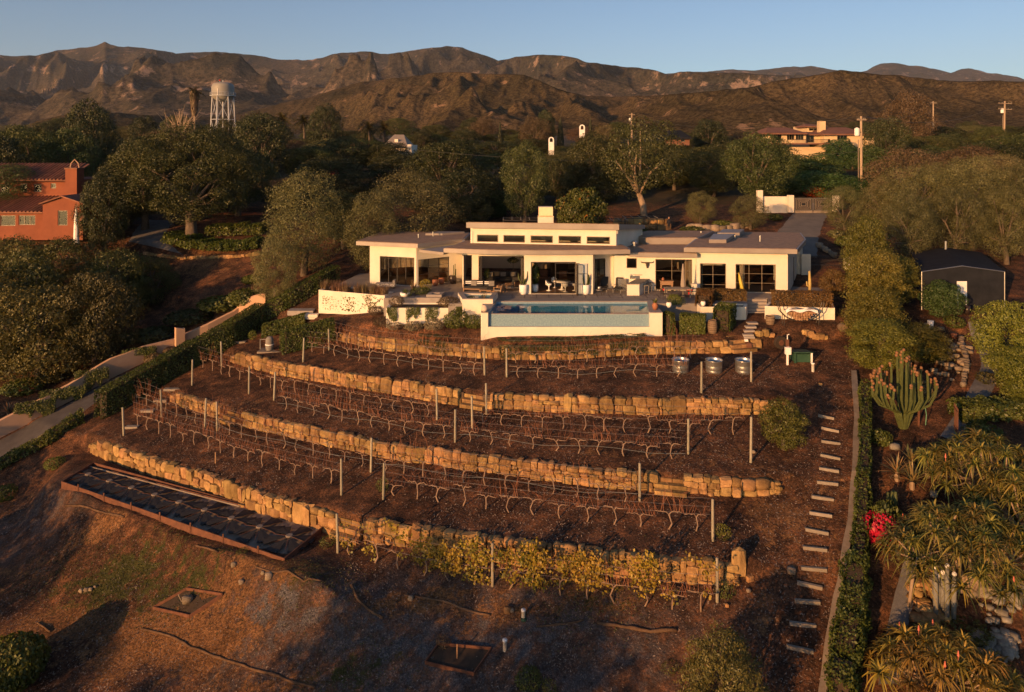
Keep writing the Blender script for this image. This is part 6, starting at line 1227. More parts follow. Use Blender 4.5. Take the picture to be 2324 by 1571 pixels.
cover('green brown ground cover spilling over the left part of the top wall', 950, 1020, (800, 800), .8, 2600, 'greengrass', 1); cover('long mat of ground cover spilling over the top wall below the pool', 1130, 1470, (805, 805), .85, 11000, 'greengrass', 2, 1.1)
# ---------------------------------------------------------------- draped paths and drives
def drape(name, Lp, Rp, mat, dz=.05, nu=8, nv=70):
    Lw = [T(*p) for p in Lp]; Rw_ = [T(*p) for p in Rp]
    def samp(W, t):
        f = t * (len(W) - 1); i = min(int(f), len(W) - 2); return W[i].lerp(W[i + 1], f - i)
    X = np.zeros((nv, nu)); Y = X.copy()
    for i in range(nv):
        a, b = samp(Lw, i / (nv - 1)), samp(Rw_, i / (nv - 1))
        for j in range(nu): c = a.lerp(b, j / (nu - 1)); X[i, j], Y[i, j] = c.x, c.y
    Z = H(X, Y) + dz; Z[:, 0] -= dz * 1.6; Z[:, -1] -= dz * 1.6; v = np.stack([X, Y, Z], -1).reshape(-1, 3); ii = (np.arange(nv - 1)[:, None] * nu + np.arange(nu - 1)).ravel(); q = np.stack([ii, ii + nu, ii + nu + 1, ii + 1], 1)
    return struct(link(name, npmesh(name, v, q, M[mat], smooth=True)))
drape('driveway', [(1738, 585), (1745, 548), (1772, 512), (1800, 480), (1815, 462)], [(1860, 585), (1862, 545), (1872, 512), (1886, 480), (1880, 462)], 'asphalt')
drape('neighbour_path', [(-60, 1030), (60, 968), (150, 917), (230, 872), (330, 828), (420, 785), (520, 733)], [(-60, 1078), (80, 1003), (180, 944), (260, 890), (350, 845), (440, 800), (540, 745)], 'path')
drape('neighbour_drive', [(286, 548), (300, 525), (315, 508), (330, 500)], [(420, 580), (375, 545), (385, 520), (400, 503)], 'gravel')
drape('garden_path', [(2195, 735), (2215, 780), (2225, 830), (2205, 870), (2180, 920), (2130, 990)], [(2235, 735), (2262, 780), (2275, 830), (2260, 880), (2240, 930), (2185, 1010)], 'gravel')
drape('garden_path', [(2125, 1150), (2105, 1190), (2075, 1230), (2045, 1290), (2025, 1360), (2010, 1430), (1990, 1560)], [(2180, 1160), (2150, 1210), (2135, 1240), (2110, 1290), (2080, 1350), (2060, 1440), (2045, 1560)], 'gravel')
# concrete curb wall along the foot of the ivy fence
kp = [T(u, v) for u, v in [(1938, 850), (1945, 960), (1940, 1080), (1930, 1200), (1908, 1330), (1890, 1420), (1870, 1560), (1862, 1640)]]
kb = MB(); L_ = []
for i, (a, b) in enumerate(zip(kp, kp[1:])):
    n = 6
    for k in range(n + (i == len(kp) - 2)): c = a.lerp(b, k / n); L_.append((c.x, c.y, h(c.x, c.y)))
n = len(L_); vs = []
for i, (x_, y_, z_) in enumerate(L_):
    w_ = .17 + .02 * math.sin(i); vs += [(x_ - w_, y_, z_ - .3), (x_ - w_, y_, z_ + .24), (x_ + w_, y_, z_ + .24), (x_ + w_, y_, z_ - .3)]
kb.add(vs, [(i * 4 + k, i * 4 + k + 1, i * 4 + k + 5, i * 4 + k + 4) for i in range(n - 1) for k in range(3)] + [(0, 3, 2, 1)])
kw = thing('boundary_wall', 'low weathered concrete wall between the vineyard and the ivy fence', 'wall', tuple(kp[0])); kb.build('wall', M['kerb'], kw, world=True)
# timber steps
for i, (u0, u1, v) in enumerate([(1857, 1893, 952), (1864, 1904, 981), (1864, 1907, 1009), (1862, 1907, 1041), (1859, 1904, 1072), (1854, 1902, 1103), (1842, 1892, 1137), (1837, 1888, 1174), (1828, 1880, 1213), (1822, 1877, 1253), (1818, 1876, 1299), (1809, 1866, 1336), (1804, 1861, 1374), (1792, 1852, 1426), (1785, 1846, 1482)]):
    a, b = T(u0, v - 5), T(u1, v + 3); d = b - a; o = MB().box((0, 0, 0), (math.hypot(d.x, d.y), .13, .15)).build('timber_step', M['greywood']); o.location = ((a.x + b.x) / 2, (a.y + b.y) / 2, h((a.x + b.x) / 2, (a.y + b.y) / 2) + .05); o.rotation_euler = (random.uniform(-.15, .1), random.uniform(.0, .09), math.atan2(d.y, d.x) + random.uniform(-.05, .05))
    tag(o, 'weathered timber step, %s from the top of the mulch path beside the curb' % ordn(i + 1), 'step', 'timber steps on the right path')
for i, (u, v, w_) in enumerate([(392, 886, 38), (365, 913, 30), (545, 779, 26), (335, 935, 30), (300, 972, 28)]):
    p = T(u, v); o = MB().box((0, 0, .05), (w_ / F * p.y, .35, .16)).build('stone_slab', M['greywood']); o.location = p; tag(o, 'pale flat slab step %s beside the diagonal hedge' % ('beside the third wall end', 'below the topmost pale slab', 'nearest the filter tank', 'fourth down', 'lowest of all')[i], 'step', 'slab steps along the diagonal hedge')
# straw wattles
for i, (pts, rr, lb) in enumerate([([(150, 1150), (205, 1158), (250, 1172), (290, 1183)], .13, 'long pale straw wattle above the bare bank left'), ([(445, 1243), (470, 1250), (500, 1262)], .1, 'short straw wattle below the front of the steel bed'), ([(580, 1294), (615, 1304), (653, 1303), (690, 1322), (745, 1324)], .09, 'curving straw wattle right of the steel bed corner'),
    ([(320, 1431), (400, 1457), (433, 1477), (500, 1500), (567, 1524), (650, 1550), (733, 1567)], .12, 'longest straw wattle crossing the lower left slope'), ([(798, 1331), (812, 1364), (848, 1397), (875, 1407)], .14, 'dark straw wattle curving down below the leafy row'), ([(918, 1354), (960, 1358), (1005, 1367), (1062, 1387), (1125, 1407)], .12, 'straw wattle along the bare soil edge in the centre'),
    ([(1218, 1427), (1265, 1420), (1295, 1420), (1332, 1409)], .1, 'straw wattle right of the white capped pipe'), ([(1355, 1420), (1408, 1427), (1475, 1435), (1550, 1437)], .16, 'thick pale straw wattle above the loquat tree'), ([(85, 1415), (100, 1425), (118, 1440)], .1, 'short broken wattle left of the grass patch')]):
    rr *= .62; W = [T(*p) for p in pts]; P_ = []
    for a, b in zip(W, W[1:]):
        for k in range(5): c = a.lerp(b, k / 5); P_.append((c.x, c.y, h(c.x, c.y) + rr * (.1 + .3 * random.random())))
    o = MB().tube(P_, [rr * random.uniform(.6, .9) for _ in P_], 7).build('straw_wattle', M['rope'], None, True); tag(o, lb, 'straw wattle', 'straw wattles')
# ---------------------------------------------------------------- steel edged beds
def frame(name, lb, corners, hh, th=.05, stakes=0):
    Wc = [T(*c) for c in corners]; z = sum(p.z for p in Wc) / 4; t = thing(name, lb, 'garden bed', tuple(Wc[0]))
    for i in range(4):
        a, b = Wc[i], Wc[(i + 1) % 4]; d = b - a; L_ = math.hypot(d.x, d.y); mb = MB(); za, zb = (a.z, b.z) if name != 'long_steel_bed' else (-7.8 + TILT * a.x, -7.8 + TILT * b.x)
        nx, ny = -d.y / L_ * th / 2, d.x / L_ * th / 2
        mb.add([(a.x - nx, a.y - ny, za - .15), (b.x - nx, b.y - ny, zb - .15), (b.x + nx, b.y + ny, zb - .15), (a.x + nx, a.y + ny, za - .15), (a.x - nx, a.y - ny, za + hh), (b.x - nx, b.y - ny, zb + hh), (b.x + nx, b.y + ny, zb + hh), (a.x + nx, a.y + ny, za + hh)], [(0, 3, 2, 1), (4, 5, 6, 7), (0, 1, 5, 4), (1, 2, 6, 5), (2, 3, 7, 6), (3, 0, 4, 7)])
        mb.build('steel_board', M['rust'], t, world=True)
    return t, Wc
bed, bw_ = frame('long_steel_bed', 'long rusted steel edged bed covered with black star shaped cloths', [(140, 1110), (645, 1275), (735, 1205), (212, 1060)], .3)
a, b, c, d = bw_
zbed = lambda x: -7.8 + TILT * x
bp2 = MB(); bp2.add([(p.x, p.y, zbed(p.x) + .06) for p in (a, b, c, d)], [(0, 1, 2, 3)]); bp2.build('gravel_fill', M['kerb'], bed, world=True)
for i in range(7):
    t_ = (i + .7) / 7.4; p = a.lerp(b, t_); MB().box((p.x, p.y - .05, zbed(p.x) + .2), (.07, .05, .6)).build('stake', M['rust'], bed, world=True)
pc0, pc1 = d.lerp(a, .12), c.lerp(b, .12); MB().tube([(pc0.x, pc0.y, zbed(pc0.x) + .16), (pc0.x * .3 + pc1.x * .7, pc0.y * .3 + pc1.y * .7, zbed(pc1.x) + .16)], .045, 6).build('pipe', M['kerb'], bed, world=True)
for i in range(9):
    t_ = (i + .5) / 9; m0 = a.lerp(b, t_); m1 = d.lerp(c, t_); cpt = m0.lerp(m1, .5); L_ = math.hypot(b.x - a.x, b.y - a.y) / 9; ang = math.atan2(b.y - a.y, b.x - a.x); wv = math.hypot(m1.x - m0.x, m1.y - m0.y)
    st_ = thing('black_cloth_star', 'black cloth star with pale ribs, %s from the left in the steel bed' % ordn(i + 1), 'ground cloth', (cpt.x, cpt.y, zbed(cpt.x) + .1), ang, 'black cloth stars in the steel bed')
    R_ = min(L_ * .62, wv * .48) * 1.0
    for k in range(6):
        a0, a1 = k * math.pi / 3 + .2, (k + 1) * math.pi / 3 - .18; mb = MB(); am = (a0 + a1) / 2
        mb.add([(.12 * math.cos(am), .12 * math.sin(am), .2), (R_ * math.cos(a0), R_ * math.sin(a0), .05), (R_ * .82 * math.cos(am), R_ * .82 * math.sin(am), .09), (R_ * math.cos(a1), R_ * math.sin(a1), .05), (.12 * math.cos(am), .12 * math.sin(am), .185), (R_ * math.cos(a0), R_ * math.sin(a0), .035), (R_ * math.cos(am), R_ * math.sin(am), .075), (R_ * math.cos(a1), R_ * math.sin(a1), .035)], [(0, 1, 2), (0, 2, 3), (4, 6, 5), (4, 7, 6), (1, 5, 6, 2), (2, 6, 7, 3), (0, 4, 5, 1), (0, 3, 7, 4)]); mb.build('cloth_panel', M['black'], st_)
        MB().tube([(0, 0, .23), (R_ * .8 * math.cos(a0 - .11), R_ * .8 * math.sin(a0 - .11), .1)], .011, 4).build('rib', M['rust'], st_)
    MB().lathe([(.17, .2), (.2, .24), (.16, .28)], 10).build('hub_ring', M['kerb'], st_)
for nm, lb, cs, hh in (('small_steel_bed', 'small rusted steel edged bed with a pale rock, lower left', [(347, 1387), (430, 1405), (505, 1357), (423, 1341)], .16), ('small_steel_bed', 'small sunken steel edged bed with a stake, bottom centre', [(965, 1514), (1075, 1539), (1115, 1477), (995, 1470)], .14)):
    t, W = frame(nm, lb, cs, hh, .04); g = MB(); g.add([(p.x, p.y, p.z + .03) for p in W], [(0, 1, 2, 3)]); g.build('soil', M['soil'], t, world=True)
    cx = sum(p.x for p in W) / 4; cy = sum(p.y for p in W) / 4; cz = sum(p.z for p in W) / 4
    if nm and cs[0][0] == 347: o = put_stone(None, (cx, cy, cz + .2), (.5, .35, .3), .5, lib=RM, name='rock'); tag(o, 'pale rock inside the small steel bed, lower left', 'rock'); o = MB().box((0, 0, .15), (.05, .05, .7), 0, .6).build('wooden_stick', M['greywood']); o.location = (cx - .35, cy, cz + .1); tag(o, 'pale stick leaning on the rock in the small steel bed', 'stick')
    else: o = MB().box((0, 0, .25), (.05, .04, .75)).build('wooden_stake', M['wood']); o.location = (cx, cy, cz); tag(o, 'upright wooden stake inside the sunken steel bed', 'stake')
for (u, v, r_, hh, m_, lb, nm) in [(1188, 1403, .09, .3, 'white', 'white capped pipe standing on the slope, centre', 'white_pipe'), (1146, 1480, .09, .38, 'white', 'white upright pipe nearest the bottom edge', 'white_pipe'), (1189, 1411, .13, .06, 'greenlid', 'small round green valve lid below the white capped pipe', 'valve_lid'), (1845, 845, .1, .5, 'white', 'short white pipe right of the green lidded box', 'white_pipe'), (1656, 746, .1, .25, 'grey', 'x', 'x')]:
    if nm == 'x': continue
    p = T(u, v); o = MB().lathe([(r_, -.1), (r_, hh), (r_ * 1.15, hh), (r_ * 1.15, hh + .08)] if hh > .1 else [(r_, 0), (r_, hh)], 12).build(nm, M[m_], None, True); o.location = p; tag(o, lb, 'pipe' if 'pipe' in nm else 'lid')
# utility boxes
p = T(1787, 829); t = thing('meter_post', 'white meter box on a post left of the green lidded box', 'utility box', tuple(p)); MB().box((0, 0, .6), (.12, .12, 1.3)).build('post', M['white'], t); MB().box((0, -.1, 1.0), (.38, .22, .48)).build('box', M['white'], t); MB().box((0, 0, 1.5), (.2, .1, .5)).build('timber', M['rust'], t); MB().tube([(0, 0, 1.7), (0, 0, 2.05), (.12, 0, 2.1)], .03, 6).build('conduit', M['white'], t)
p = T(1819, 822); t = thing('well_cover', 'low box with a dark green sloping lid on white posts', 'utility cover', tuple(p)); MB().box((0, .3, .62), (1.35, 1.3, .06), 0, -.12).build('lid', M['greenlid'], t); MB().box((0, .3, .28), (1.1, 1.0, .56)).build('box', M['greenlid'], t); MB().box((-.55, -.25, .3), (.12, .12, .66)).build('post', M['greenlid'], t); MB().box((.58, -.3, .3), (.1, .1, .75)).build('post', M['white'], t)
p = T(1771, 792); t = thing('utility_drum', 'dark round drum standing on its side beside the top wall boulders', 'drum', (p.x, p.y, p.z + .45), .25); MB().tube([(0, -.12, 0), (0, .12, 0)], .46, 20).build('disc', M['soil'], t); MB().tube([(0, -.15, 0), (0, -.121, 0)], .2, 14).build('hub', M['rust'], t)
p = T(1698, 795); t = thing('hose_reel', 'rusty hose reel with a white box above the metal troughs', 'hose reel', tuple(p)); MB().tube([(-.2, 0, .3), (.2, 0, .3)], .25, 14).build('reel', M['rust'], t); MB().box((-.15, 0, .7), (.25, .15, .16)).build('box', M['white'], t); MB().box((0, 0, .3), (.06, .1, .8)).build('stand', M['rust'], t)
for i, (u, v) in enumerate([(1549, 850), (1626, 851), (1694, 851)]):
    p = T(u, v); R_ = 19.5 / F * p.y; t = thing('metal_trough', 'round galvanised trough planter, %s of three below the top wall' % ('leftmost', 'middle', 'rightmost')[i], 'planter', (p.x, p.y + R_, p.z), 0, 'galvanised trough planters')
    prof = [(R_ * .93, -.05), (R_ * .95, .12), (R_ * .93, .15), (R_ * .96, .18), (R_ * .97, .35), (R_ * .955, .38), (R_ * .98, .41), (R_, .62), (R_ * 1.03, .64), (R_ * .98, .66), (R_ * .95, .6), (R_ * .94, .45)]
    MB().lathe(prof, 28).build('tub', M['steel'], t, True); MB().lathe([(R_ * .93, .38), (R_ * .93, .46)], 20).build('soil', M['soil'], t)
    t.scale = (1, 1, 1.3)
# filter tank
p = T(612, 796); t = thing('filter_tank', 'grey barrel shaped filter tank on a slab beside the hedge block', 'tank', tuple(p), 0); MB().lathe([(.22, 0), (.3, .12), (.33, .45), (.3, .52), (.33, .56), (.3, .95), (.2, 1.1), (.08, 1.14)], 18).build('body', M['grey'], t, True); MB().lathe([(.345, .48), (.345, .55)], 18).build('band', M['white'], t); MB().tube([(-.3, 0, .9), (-.75, 0, .9), (-.75, 0, .1)], .045, 7).build('pipe', M['grey'], t)
MB().box((.1, .1, -.03), (1.9, 1.2, .14)).build('slab', M['kerb'], t)
for k, (u, v, w_, dd_, lb) in enumerate([(685, 712, 2.2, 1.0, 'pale concrete bench slab below the far left planter box'), (706, 722, 1.2, .5, 'small sunlit white slab behind the hedge blocks')]):
    p = T(u, v); o = MB().box((0, 0, .15), (w_, dd_, .4)).build('concrete_slab', M['coping' if k == 0 else 'stucco']); o.location = p; tag(o, lb, 'slab')
# ---------------------------------------------------------------- peach garden wall
def gwall(label, pts, hh, mat='peach', name='garden_wall', th=.25):
    W = [T(*p) for p in pts]; t = thing(name, label, 'wall', tuple(W[0])); L_ = []
    for i, (a, b) in enumerate(zip(W, W[1:])):
        for k in range(6): c = a.lerp(b, k / 6); L_.append((c.x, c.y, h(c.x, c.y), hh[i] + (hh[i + 1] - hh[i]) * k / 6))
    L_.append((W[-1].x, W[-1].y, W[-1].z, hh[-1])); vs = []
    for x_, y_, z_, q in L_: vs += [(x_ - th / 2, y_ + th / 2, z_ - .3), (x_ - th / 2, y_ + th / 2, z_ + q), (x_ + th / 2, y_ - th / 2, z_ + q), (x_ + th / 2, y_ - th / 2, z_ - .3)]
    n = len(L_); mb = MB(); mb.add(vs, [(i * 4 + k, i * 4 + (k + 1) % 4, i * 4 + 4 + (k + 1) % 4, i * 4 + 4 + k) for i in range(n - 1) for k in range(4)] + [(0, 3, 2, 1), (n * 4 - 4, n * 4 - 3, n * 4 - 2, n * 4 - 1)]); mb.build('wall', M[mat], t, world=True); return t
gwall('long peach coloured wall stepping up behind the neighbouring path', [(-40, 1012), (70, 955), (155, 912), (235, 868), (325, 822), (395, 792), (470, 757), (540, 722)], [1.2, 1.2, 1.3, 1.6, 1.3, .8, .8, .9]); gwall('short peach wall pillar standing between the dark shrubs', [(398, 795), (418, 786)], [1.9, 1.5]); gwall('upper end of the peach wall beside the low bushy tree', [(540, 722), (600, 695)], [1.0, 1.1])
for k, (u, v, hh, ln) in enumerate([(88, 948, 1.25, 2.2), (150, 916, 1.2, 2.6), (215, 880, 1.45, 2.0), (322, 822, 1.2, 2.2)]):
    p = T(u, v); rng = np.random.default_rng(90 + k); n = 2400; x = rng.uniform(-ln / 2, ln / 2, n); pz = np.stack([x, -.25 - .3 * rng.uniform(0, 1, n) + x * .6, rng.uniform(0, 1, n) ** .7 * hh * (.5 + .7 * vnoise(x * 4, 0 * x, k))], 1); pz[:, 2] = hh + .15 - pz[:, 2]; vv, qq = leafcloud(pz, np.tile([.4, -1, .2], (n, 1)), .06, rng, .5, .8, 1.); o = link('trailing_plant', npmesh('trailing_plant', vv, qq, M['hedge'], rng.uniform(0, 1, n)), None, (p.x, p.y, p.z)); tag(o, 'dark plant trailing down the peach wall, %s from the left' % ordn(k + 1), 'trailing plant', 'plants trailing over the peach wall')
# rows of border stones
def border(label, pts, sz, lib=SM, n=None, name='stone_border', cat='stone border', nm='stone', rowz=1):
    W = [T(*p) for p in pts]; t = thing(name, label, cat, tuple(W[0])); tot = sum((b - a).length for a, b in zip(W, W[1:])); n = n or int(tot / (sz * .95)); i = 0
    for k in range(n):
        s_ = (k + .5) / n * tot; acc = 0
        for a, b in zip(W, W[1:]):
            l = (b - a).length
            if acc + l >= s_: c = a.lerp(b, (s_ - acc) / l); ang = math.atan2(b.y - a.y, b.x - a.x); break
            acc += l
        for rz_ in range(rowz):
            s2 = sz * random.uniform(.75, 1.25); put_stone(t, (c.x + random.uniform(-.05, .05), c.y + rz_ * .1, h(c.x, c.y) + sz * (.3 + .75 * rz_)), (s2 * 1.1, s2 * .8, s2 * .8), ang + random.uniform(-.2, .2), lib=lib, name=nm)
    return t
border('row of small golden stones edging the neighbour drive below the ivy bed', [(327, 578), (400, 587), (470, 588), (540, 585), (592, 578)], .42)
border('sunlit stone wall on the slope behind the house roof, right of the orange tree', [(1395, 520), (1440, 520), (1490, 522), (1520, 520)], .85, rowz=2)
border('irregular rock edging along the slope left of the driveway', [(1560, 520), (1600, 524), (1650, 524), (1700, 515)], .9, RM); border('pale rock edging right of the driveway near the iron gate', [(1858, 560), (1880, 575), (1895, 585)], .6, RM); border('rocks lining the gravel path beside the right hedge', [(2180, 770), (2195, 830), (2185, 880)], .4, RM)
border('row of round stones under the tree aloe trunk', [(2110, 1335), (2160, 1340), (2200, 1350), (2260, 1352)], .45, RM)
def rocks(label, u0, v0, ru, rv, n, sz, lib, nm, seed, cat='rocks', name='rock_pile'):
    r = random.Random(seed); c = T(u0, v0); t = thing(name, label, cat, tuple(c))
    for k in range(n):
        a = r.uniform(0, 6.28); q = math.sqrt(r.random()); p = T(u0 + ru * q * math.cos(a), v0 + rv * q * math.sin(a)); s2 = sz * r.uniform(.55, 1.35); put_stone(t, (p.x, p.y, p.z + s2 * .22), (s2 * 1.15, s2, s2 * .65), r.uniform(0, 3), lib=lib, name=nm)
rocks('scatter of reddish rocks on the bed right of the gravel path', 2115, 1350, 50, 85, 70, .36, SM, 'rock', 1); rocks('pile of pale rounded cobbles at the lower right', 2255, 1475, 60, 38, 60, .33, PMs, 'cobble', 2); rocks('cobbles around the foot of the red flowering plant', 2050, 1215, 30, 30, 30, .34, RM, 'cobble', 3); rocks('stones scattered beside the upper gravel path', 2160, 820, 50, 45, 30, .35, RM, 'rock', 4); rocks('pale stones among the shadows at the right edge', 2270, 1380, 50, 40, 26, .28, PMs, 'cobble', 5)
rocks('rubble in the shaded garden right of the bushy trees', 2140, 780, 60, 50, 26, .3, RM, 'rock', 7)
# ---------------------------------------------------------------- succulents of the right garden
def rosette_mesh(name, n, L_, w_, mat, seed, droop=.9, up=.9, seg=4):
    rng = np.random.default_rng(seed); a = np.arange(n) * 2.4 + rng.uniform(-.2, .2, n); e = up * (1 - np.arange(n) / n * .9) + rng.uniform(-.1, .1, n); ln = L_ * rng.uniform(.8, 1.1, n); dh = np.stack([np.cos(a), np.sin(a), 0 * a], 1); sd = np.stack([-np.sin(a), np.cos(a), 0 * a], 1); vs = []
    for k in range(seg + 1):
        t = k / seg; c = dh * (ln * np.cos(e) * t)[:, None] + np.array([0, 0, 1]) * (ln * (np.sin(e) * t * 1.1 - droop * t * t * (1.1 - .5 * np.sin(e))))[:, None]; w2 = w_ * (1 - t) ** .8 + .003; u_ = np.array([0, 0, 1]) * w2 * .5; vs += [c - sd * w2 + u_, c, c + sd * w2 + u_]
    v = np.stack(vs, 1); m = v.shape[1]; q = []
    for k in range(seg):
        for j in (0, 1): q.append(np.arange(n)[:, None] * m + np.array([3 * k + j, 3 * k + j + 1, 3 * k + j + 4, 3 * k + j + 3]))
    return npmesh(name, v.reshape(-1, 3), np.concatenate(q), M[mat], np.tile(rng.uniform(0, 1, n), seg * 2))
RS = {k: [rosette_mesh('rosette', 34, .85, .04, k, s, 1.0, 1.15) for s in range(3)] for k in ('aloe', 'goldaloe')}; RS['agave'] = [rosette_mesh('rosette', 34, .85, .055, 'agave', s, .25, 1.35) for s in range(2)]
FM = MB().tube([(0, 0, 0), (0, 0, .35)], .012, 4).tube([(0, 0, .32), (0, 0, .52)], [.045, .015], 6).mesh('flower', M['pinkflower'])
def aloe_tree(label, u, v, kind, heads, hgt, Rw, seed, name='tree_aloe', flowers=2, dz=0, trunkr=.16, scale=1):
    r = random.Random(seed); p = T(u, v); t = thing(name, label, 'aloe', tuple(p)); b = MB(); heads_ = []
    for i in range(heads):
        a = i * 2.4 + r.uniform(-.3, .3); q = Rw * math.sqrt((i + .5) / heads); z = hgt * (1 - .55 * (q / Rw) ** 2) * r.uniform(.85, 1.05); heads_.append((q * math.cos(a), q * math.sin(a) * .8, z))
    nb = max(3, heads // 5); hub = [(Rw * .35 * math.cos(i * 6.283 / nb), Rw * .3 * math.sin(i * 6.283 / nb), hgt * .42) for i in range(nb)]
    for c in hub: b.tube([(0, 0, -.2), (c[0] * .4, c[1] * .4, hgt * .2), c], [trunkr, trunkr * .8, trunkr * .55], 7)
    for x_, y_, z_ in heads_:
        c = min(hub, key=lambda c: (c[0] - x_) ** 2 + (c[1] - y_) ** 2); b.tube([c, ((c[0] + x_) / 2, (c[1] + y_) / 2, (c[2] + z_) / 2 - .1), (x_, y_, z_ + .05)], [trunkr * .35, trunkr * .25, trunkr * .2], 5)
    b.build('branches', M['palebark'], t, True)
    for i, c in enumerate(heads_): o = link('rosette', r.choice(RS[kind]), t, c, r.uniform(0, 6)); s_ = r.uniform(.85, 1.2) * scale; o.scale = (s_,) * 3; o.rotation_euler.x = r.uniform(-.3, .3)
    for i in range(flowers): c = r.choice(heads_); link('flower', FM, t, (c[0], c[1], c[2] + .1), 0)
aloe_tree('golden tree aloe with many drooping rosettes at the bottom right corner', 2130, 1600, 'goldaloe', 46, 2.5, 2.5, 1, flowers=5); aloe_tree('low golden aloe clump right beside the bottom edge', 2240, 1600, 'aloe', 14, 1.6, 1.4, 2, flowers=1)
aloe_tree('largest tree aloe, its broad crown spreading over a pale forked trunk', 2195, 1345, 'aloe', 84, 3.3, 3.5, 3, flowers=3, trunkr=.22, scale=1.05); aloe_tree('second tree aloe behind the largest one, above the gravel path', 2235, 1140, 'aloe', 60, 3.0, 3.1, 4, flowers=2, trunkr=.15); aloe_tree('tree aloe cut by the right edge behind the others', 2330, 1240, 'aloe', 40, 3.2, 2.6, 5, flowers=1, trunkr=.15)
for i, (u, v, s_, lb) in enumerate([(2035, 1090, 1.25, 'orange tipped agave rosette, left one of the cluster'), (2070, 1110, 1.35, 'orange tipped agave rosette, front one of the cluster'), (2105, 1085, 1.25, 'orange tipped agave rosette, right one of the cluster'), (2070, 1065, 1.1, 'orange tipped agave rosette, back one of the cluster'), (20, 950, 1.2, 'spiky grey agave at the left edge above the peach wall')]):
    p = T(u, v); t = thing('agave_plant', lb, 'agave', tuple(p + Vector((0, 0, .35))), i, 'agaves'); link('rosette', RS['agave'][i % 2], t).scale = (s_,) * 3; MB().tube([(0, 0, -.4), (0, 0, .1)], .12, 6).build('stem', M['palebark'], t)
p = T(2050, 972); t = thing('candelabra_cactus', 'large many armed candelabra cactus with orange fruit on every tip', 'cactus', tuple(p)); r = random.Random(8)
for i in range(44):
    a = r.uniform(0, 6.28); q = r.uniform(.15, 2.05) if i else .1; z0 = .35 + .25 * q; top = 4.3 - .85 * q + r.uniform(-.45, .3); x1, y1 = q * math.cos(a), q * math.sin(a) * .75
    MB().tube([(x1 * .1, y1 * .1, 0), (x1 * .3, y1 * .3, z0 + .2), (x1 * .8, y1 * .8, z0 + .6), (x1 + r.uniform(-.12, .12), y1, z0 + 1.2), (x1 * 1.03, y1 * 1.03, top)], [.085, .07, .065, .065, .06], 5).build('arm', M['cactus'], t, False)
    for k in range(2): MB().ball((x1 * 1.03 + r.uniform(-.08, .08), y1 * 1.03 + r.uniform(-.05, .05), top + .03 - k * .14), .095, 7, 5).build('fruit', M['fruit'], t, True)
for u_, v_, n_, hh, sp, mt, lb in [(2140, 1400, 7, 2.6, .45, 'greycactus', 'group of grey woolly column cacti under the tree aloe'), (2025, 1165, 4, 1.5, .35, 'cactus', 'green column cacti behind the red flowers'), (2080, 1050, 16, .9, .45, 'cactus', 'low bushy green cactus below the candelabra cactus')]:
    p = T(u_, v_); t = thing('column_cactus', lb, 'cactus', tuple(p)); r = random.Random(n_)
    for i in range(n_):
        a = i * 2.4; q = sp * math.sqrt(i / n_); z1 = hh * r.uniform(.55, 1.05); MB().tube([(q * math.cos(a), q * math.sin(a), -.1), (q * 1.05 * math.cos(a), q * 1.05 * math.sin(a), z1 * .6), (q * 1.1 * math.cos(a), q * 1.1 * math.sin(a), z1)], [.1, .11, .06] if n_ < 10 else [.05, .07, .03], 8).build('column', M[mt], t, True)
        if mt == 'greycactus': MB().ball((q * 1.1 * math.cos(a), q * 1.1 * math.sin(a), z1), .1, 8, 6).build('woolly_cap', M['white'], t, True)
for (u, v, R_, hh, m_, lb, n) in [(2000, 1235, 1.0, 1.5, 'redberry', 'red flowering plant between the ivy fence and the cobbles', 800), (2015, 1215, .9, 1.6, 'hedge', 'dark foliage behind the red flowers', 700), (1850, 447, 1.9, 1.6, 'bougain', 'mass of red bougainvillea above the driveway gate', 1500), (2000, 1010, .6, 1.0, 'hedge', 'dark shrub left of the cactus stems', 700), (2240, 870, .8, .8, 'greengrass', 'small scrubby plant beside the upper gravel path', 500), (2165, 745, .8, .9, 'hedge', 'dark potted shrub in front of the shade house', 600), (2210, 1290, 1.0, .5, 'greengrass', 'low ground plants under the largest tree aloe', 800), (2180, 1440, 1.2, .5, 'greengrass', 'shaded ground plants between the cacti and the cobbles', 800), (2290, 1200, 1.0, .8, 'hedge', 'dark shrub under the second tree aloe', 700), (2090, 900, .9, 1.1, 'olive', 'wispy shrub right of the candelabra cactus', 800), (1900, 540, 1.2, 1.0, 'olive', 'pale shrub at the foot of the gate side olive tree', 700), (1925, 560, 1.4, 1.2, 'hedge', 'dark shrub above the iron side gate', 800), (1760, 500, 1.0, .9, 'hedge', 'dark shrub in front of the white gate wall', 700), (1640, 515, 1.3, .9, 'hedge', 'dark shrub above the right wing roof', 800), (1570, 530, 1.5, .9, 'hedge', 'dark shrub beside the rock edging above the roof', 800), (1440, 530, 1.5, 1.0, 'hedge', 'green shrub in front of the sunlit slope wall', 900), (2230, 1000, 1.1, 1.0, 'hedge', 'dark shrub beside the picket gate', 700), (760, 398, 1.6, 1.2, 'bougain', 'small patch of red blossom between the dark trees', 400)]:
    p = T(u, v); bushlet(p.x, p.y, p.z - .1, R_, hh, m_, lb, 400 + int(u), n, .09, name='garden_shrub' if 'red' not in lb else 'flowering_shrub')
p = T(2062, 1385); t = thing('young_tree', 'thin pale trunked young tree leaning over the gravel path', 'tree', tuple(p)); b = MB(); b.tube([(0, 0, -.1), (.15, 0, 1.1), (.35, 0, 2.0)], [.08, .07, .06], 7); r = random.Random(4); tips = []
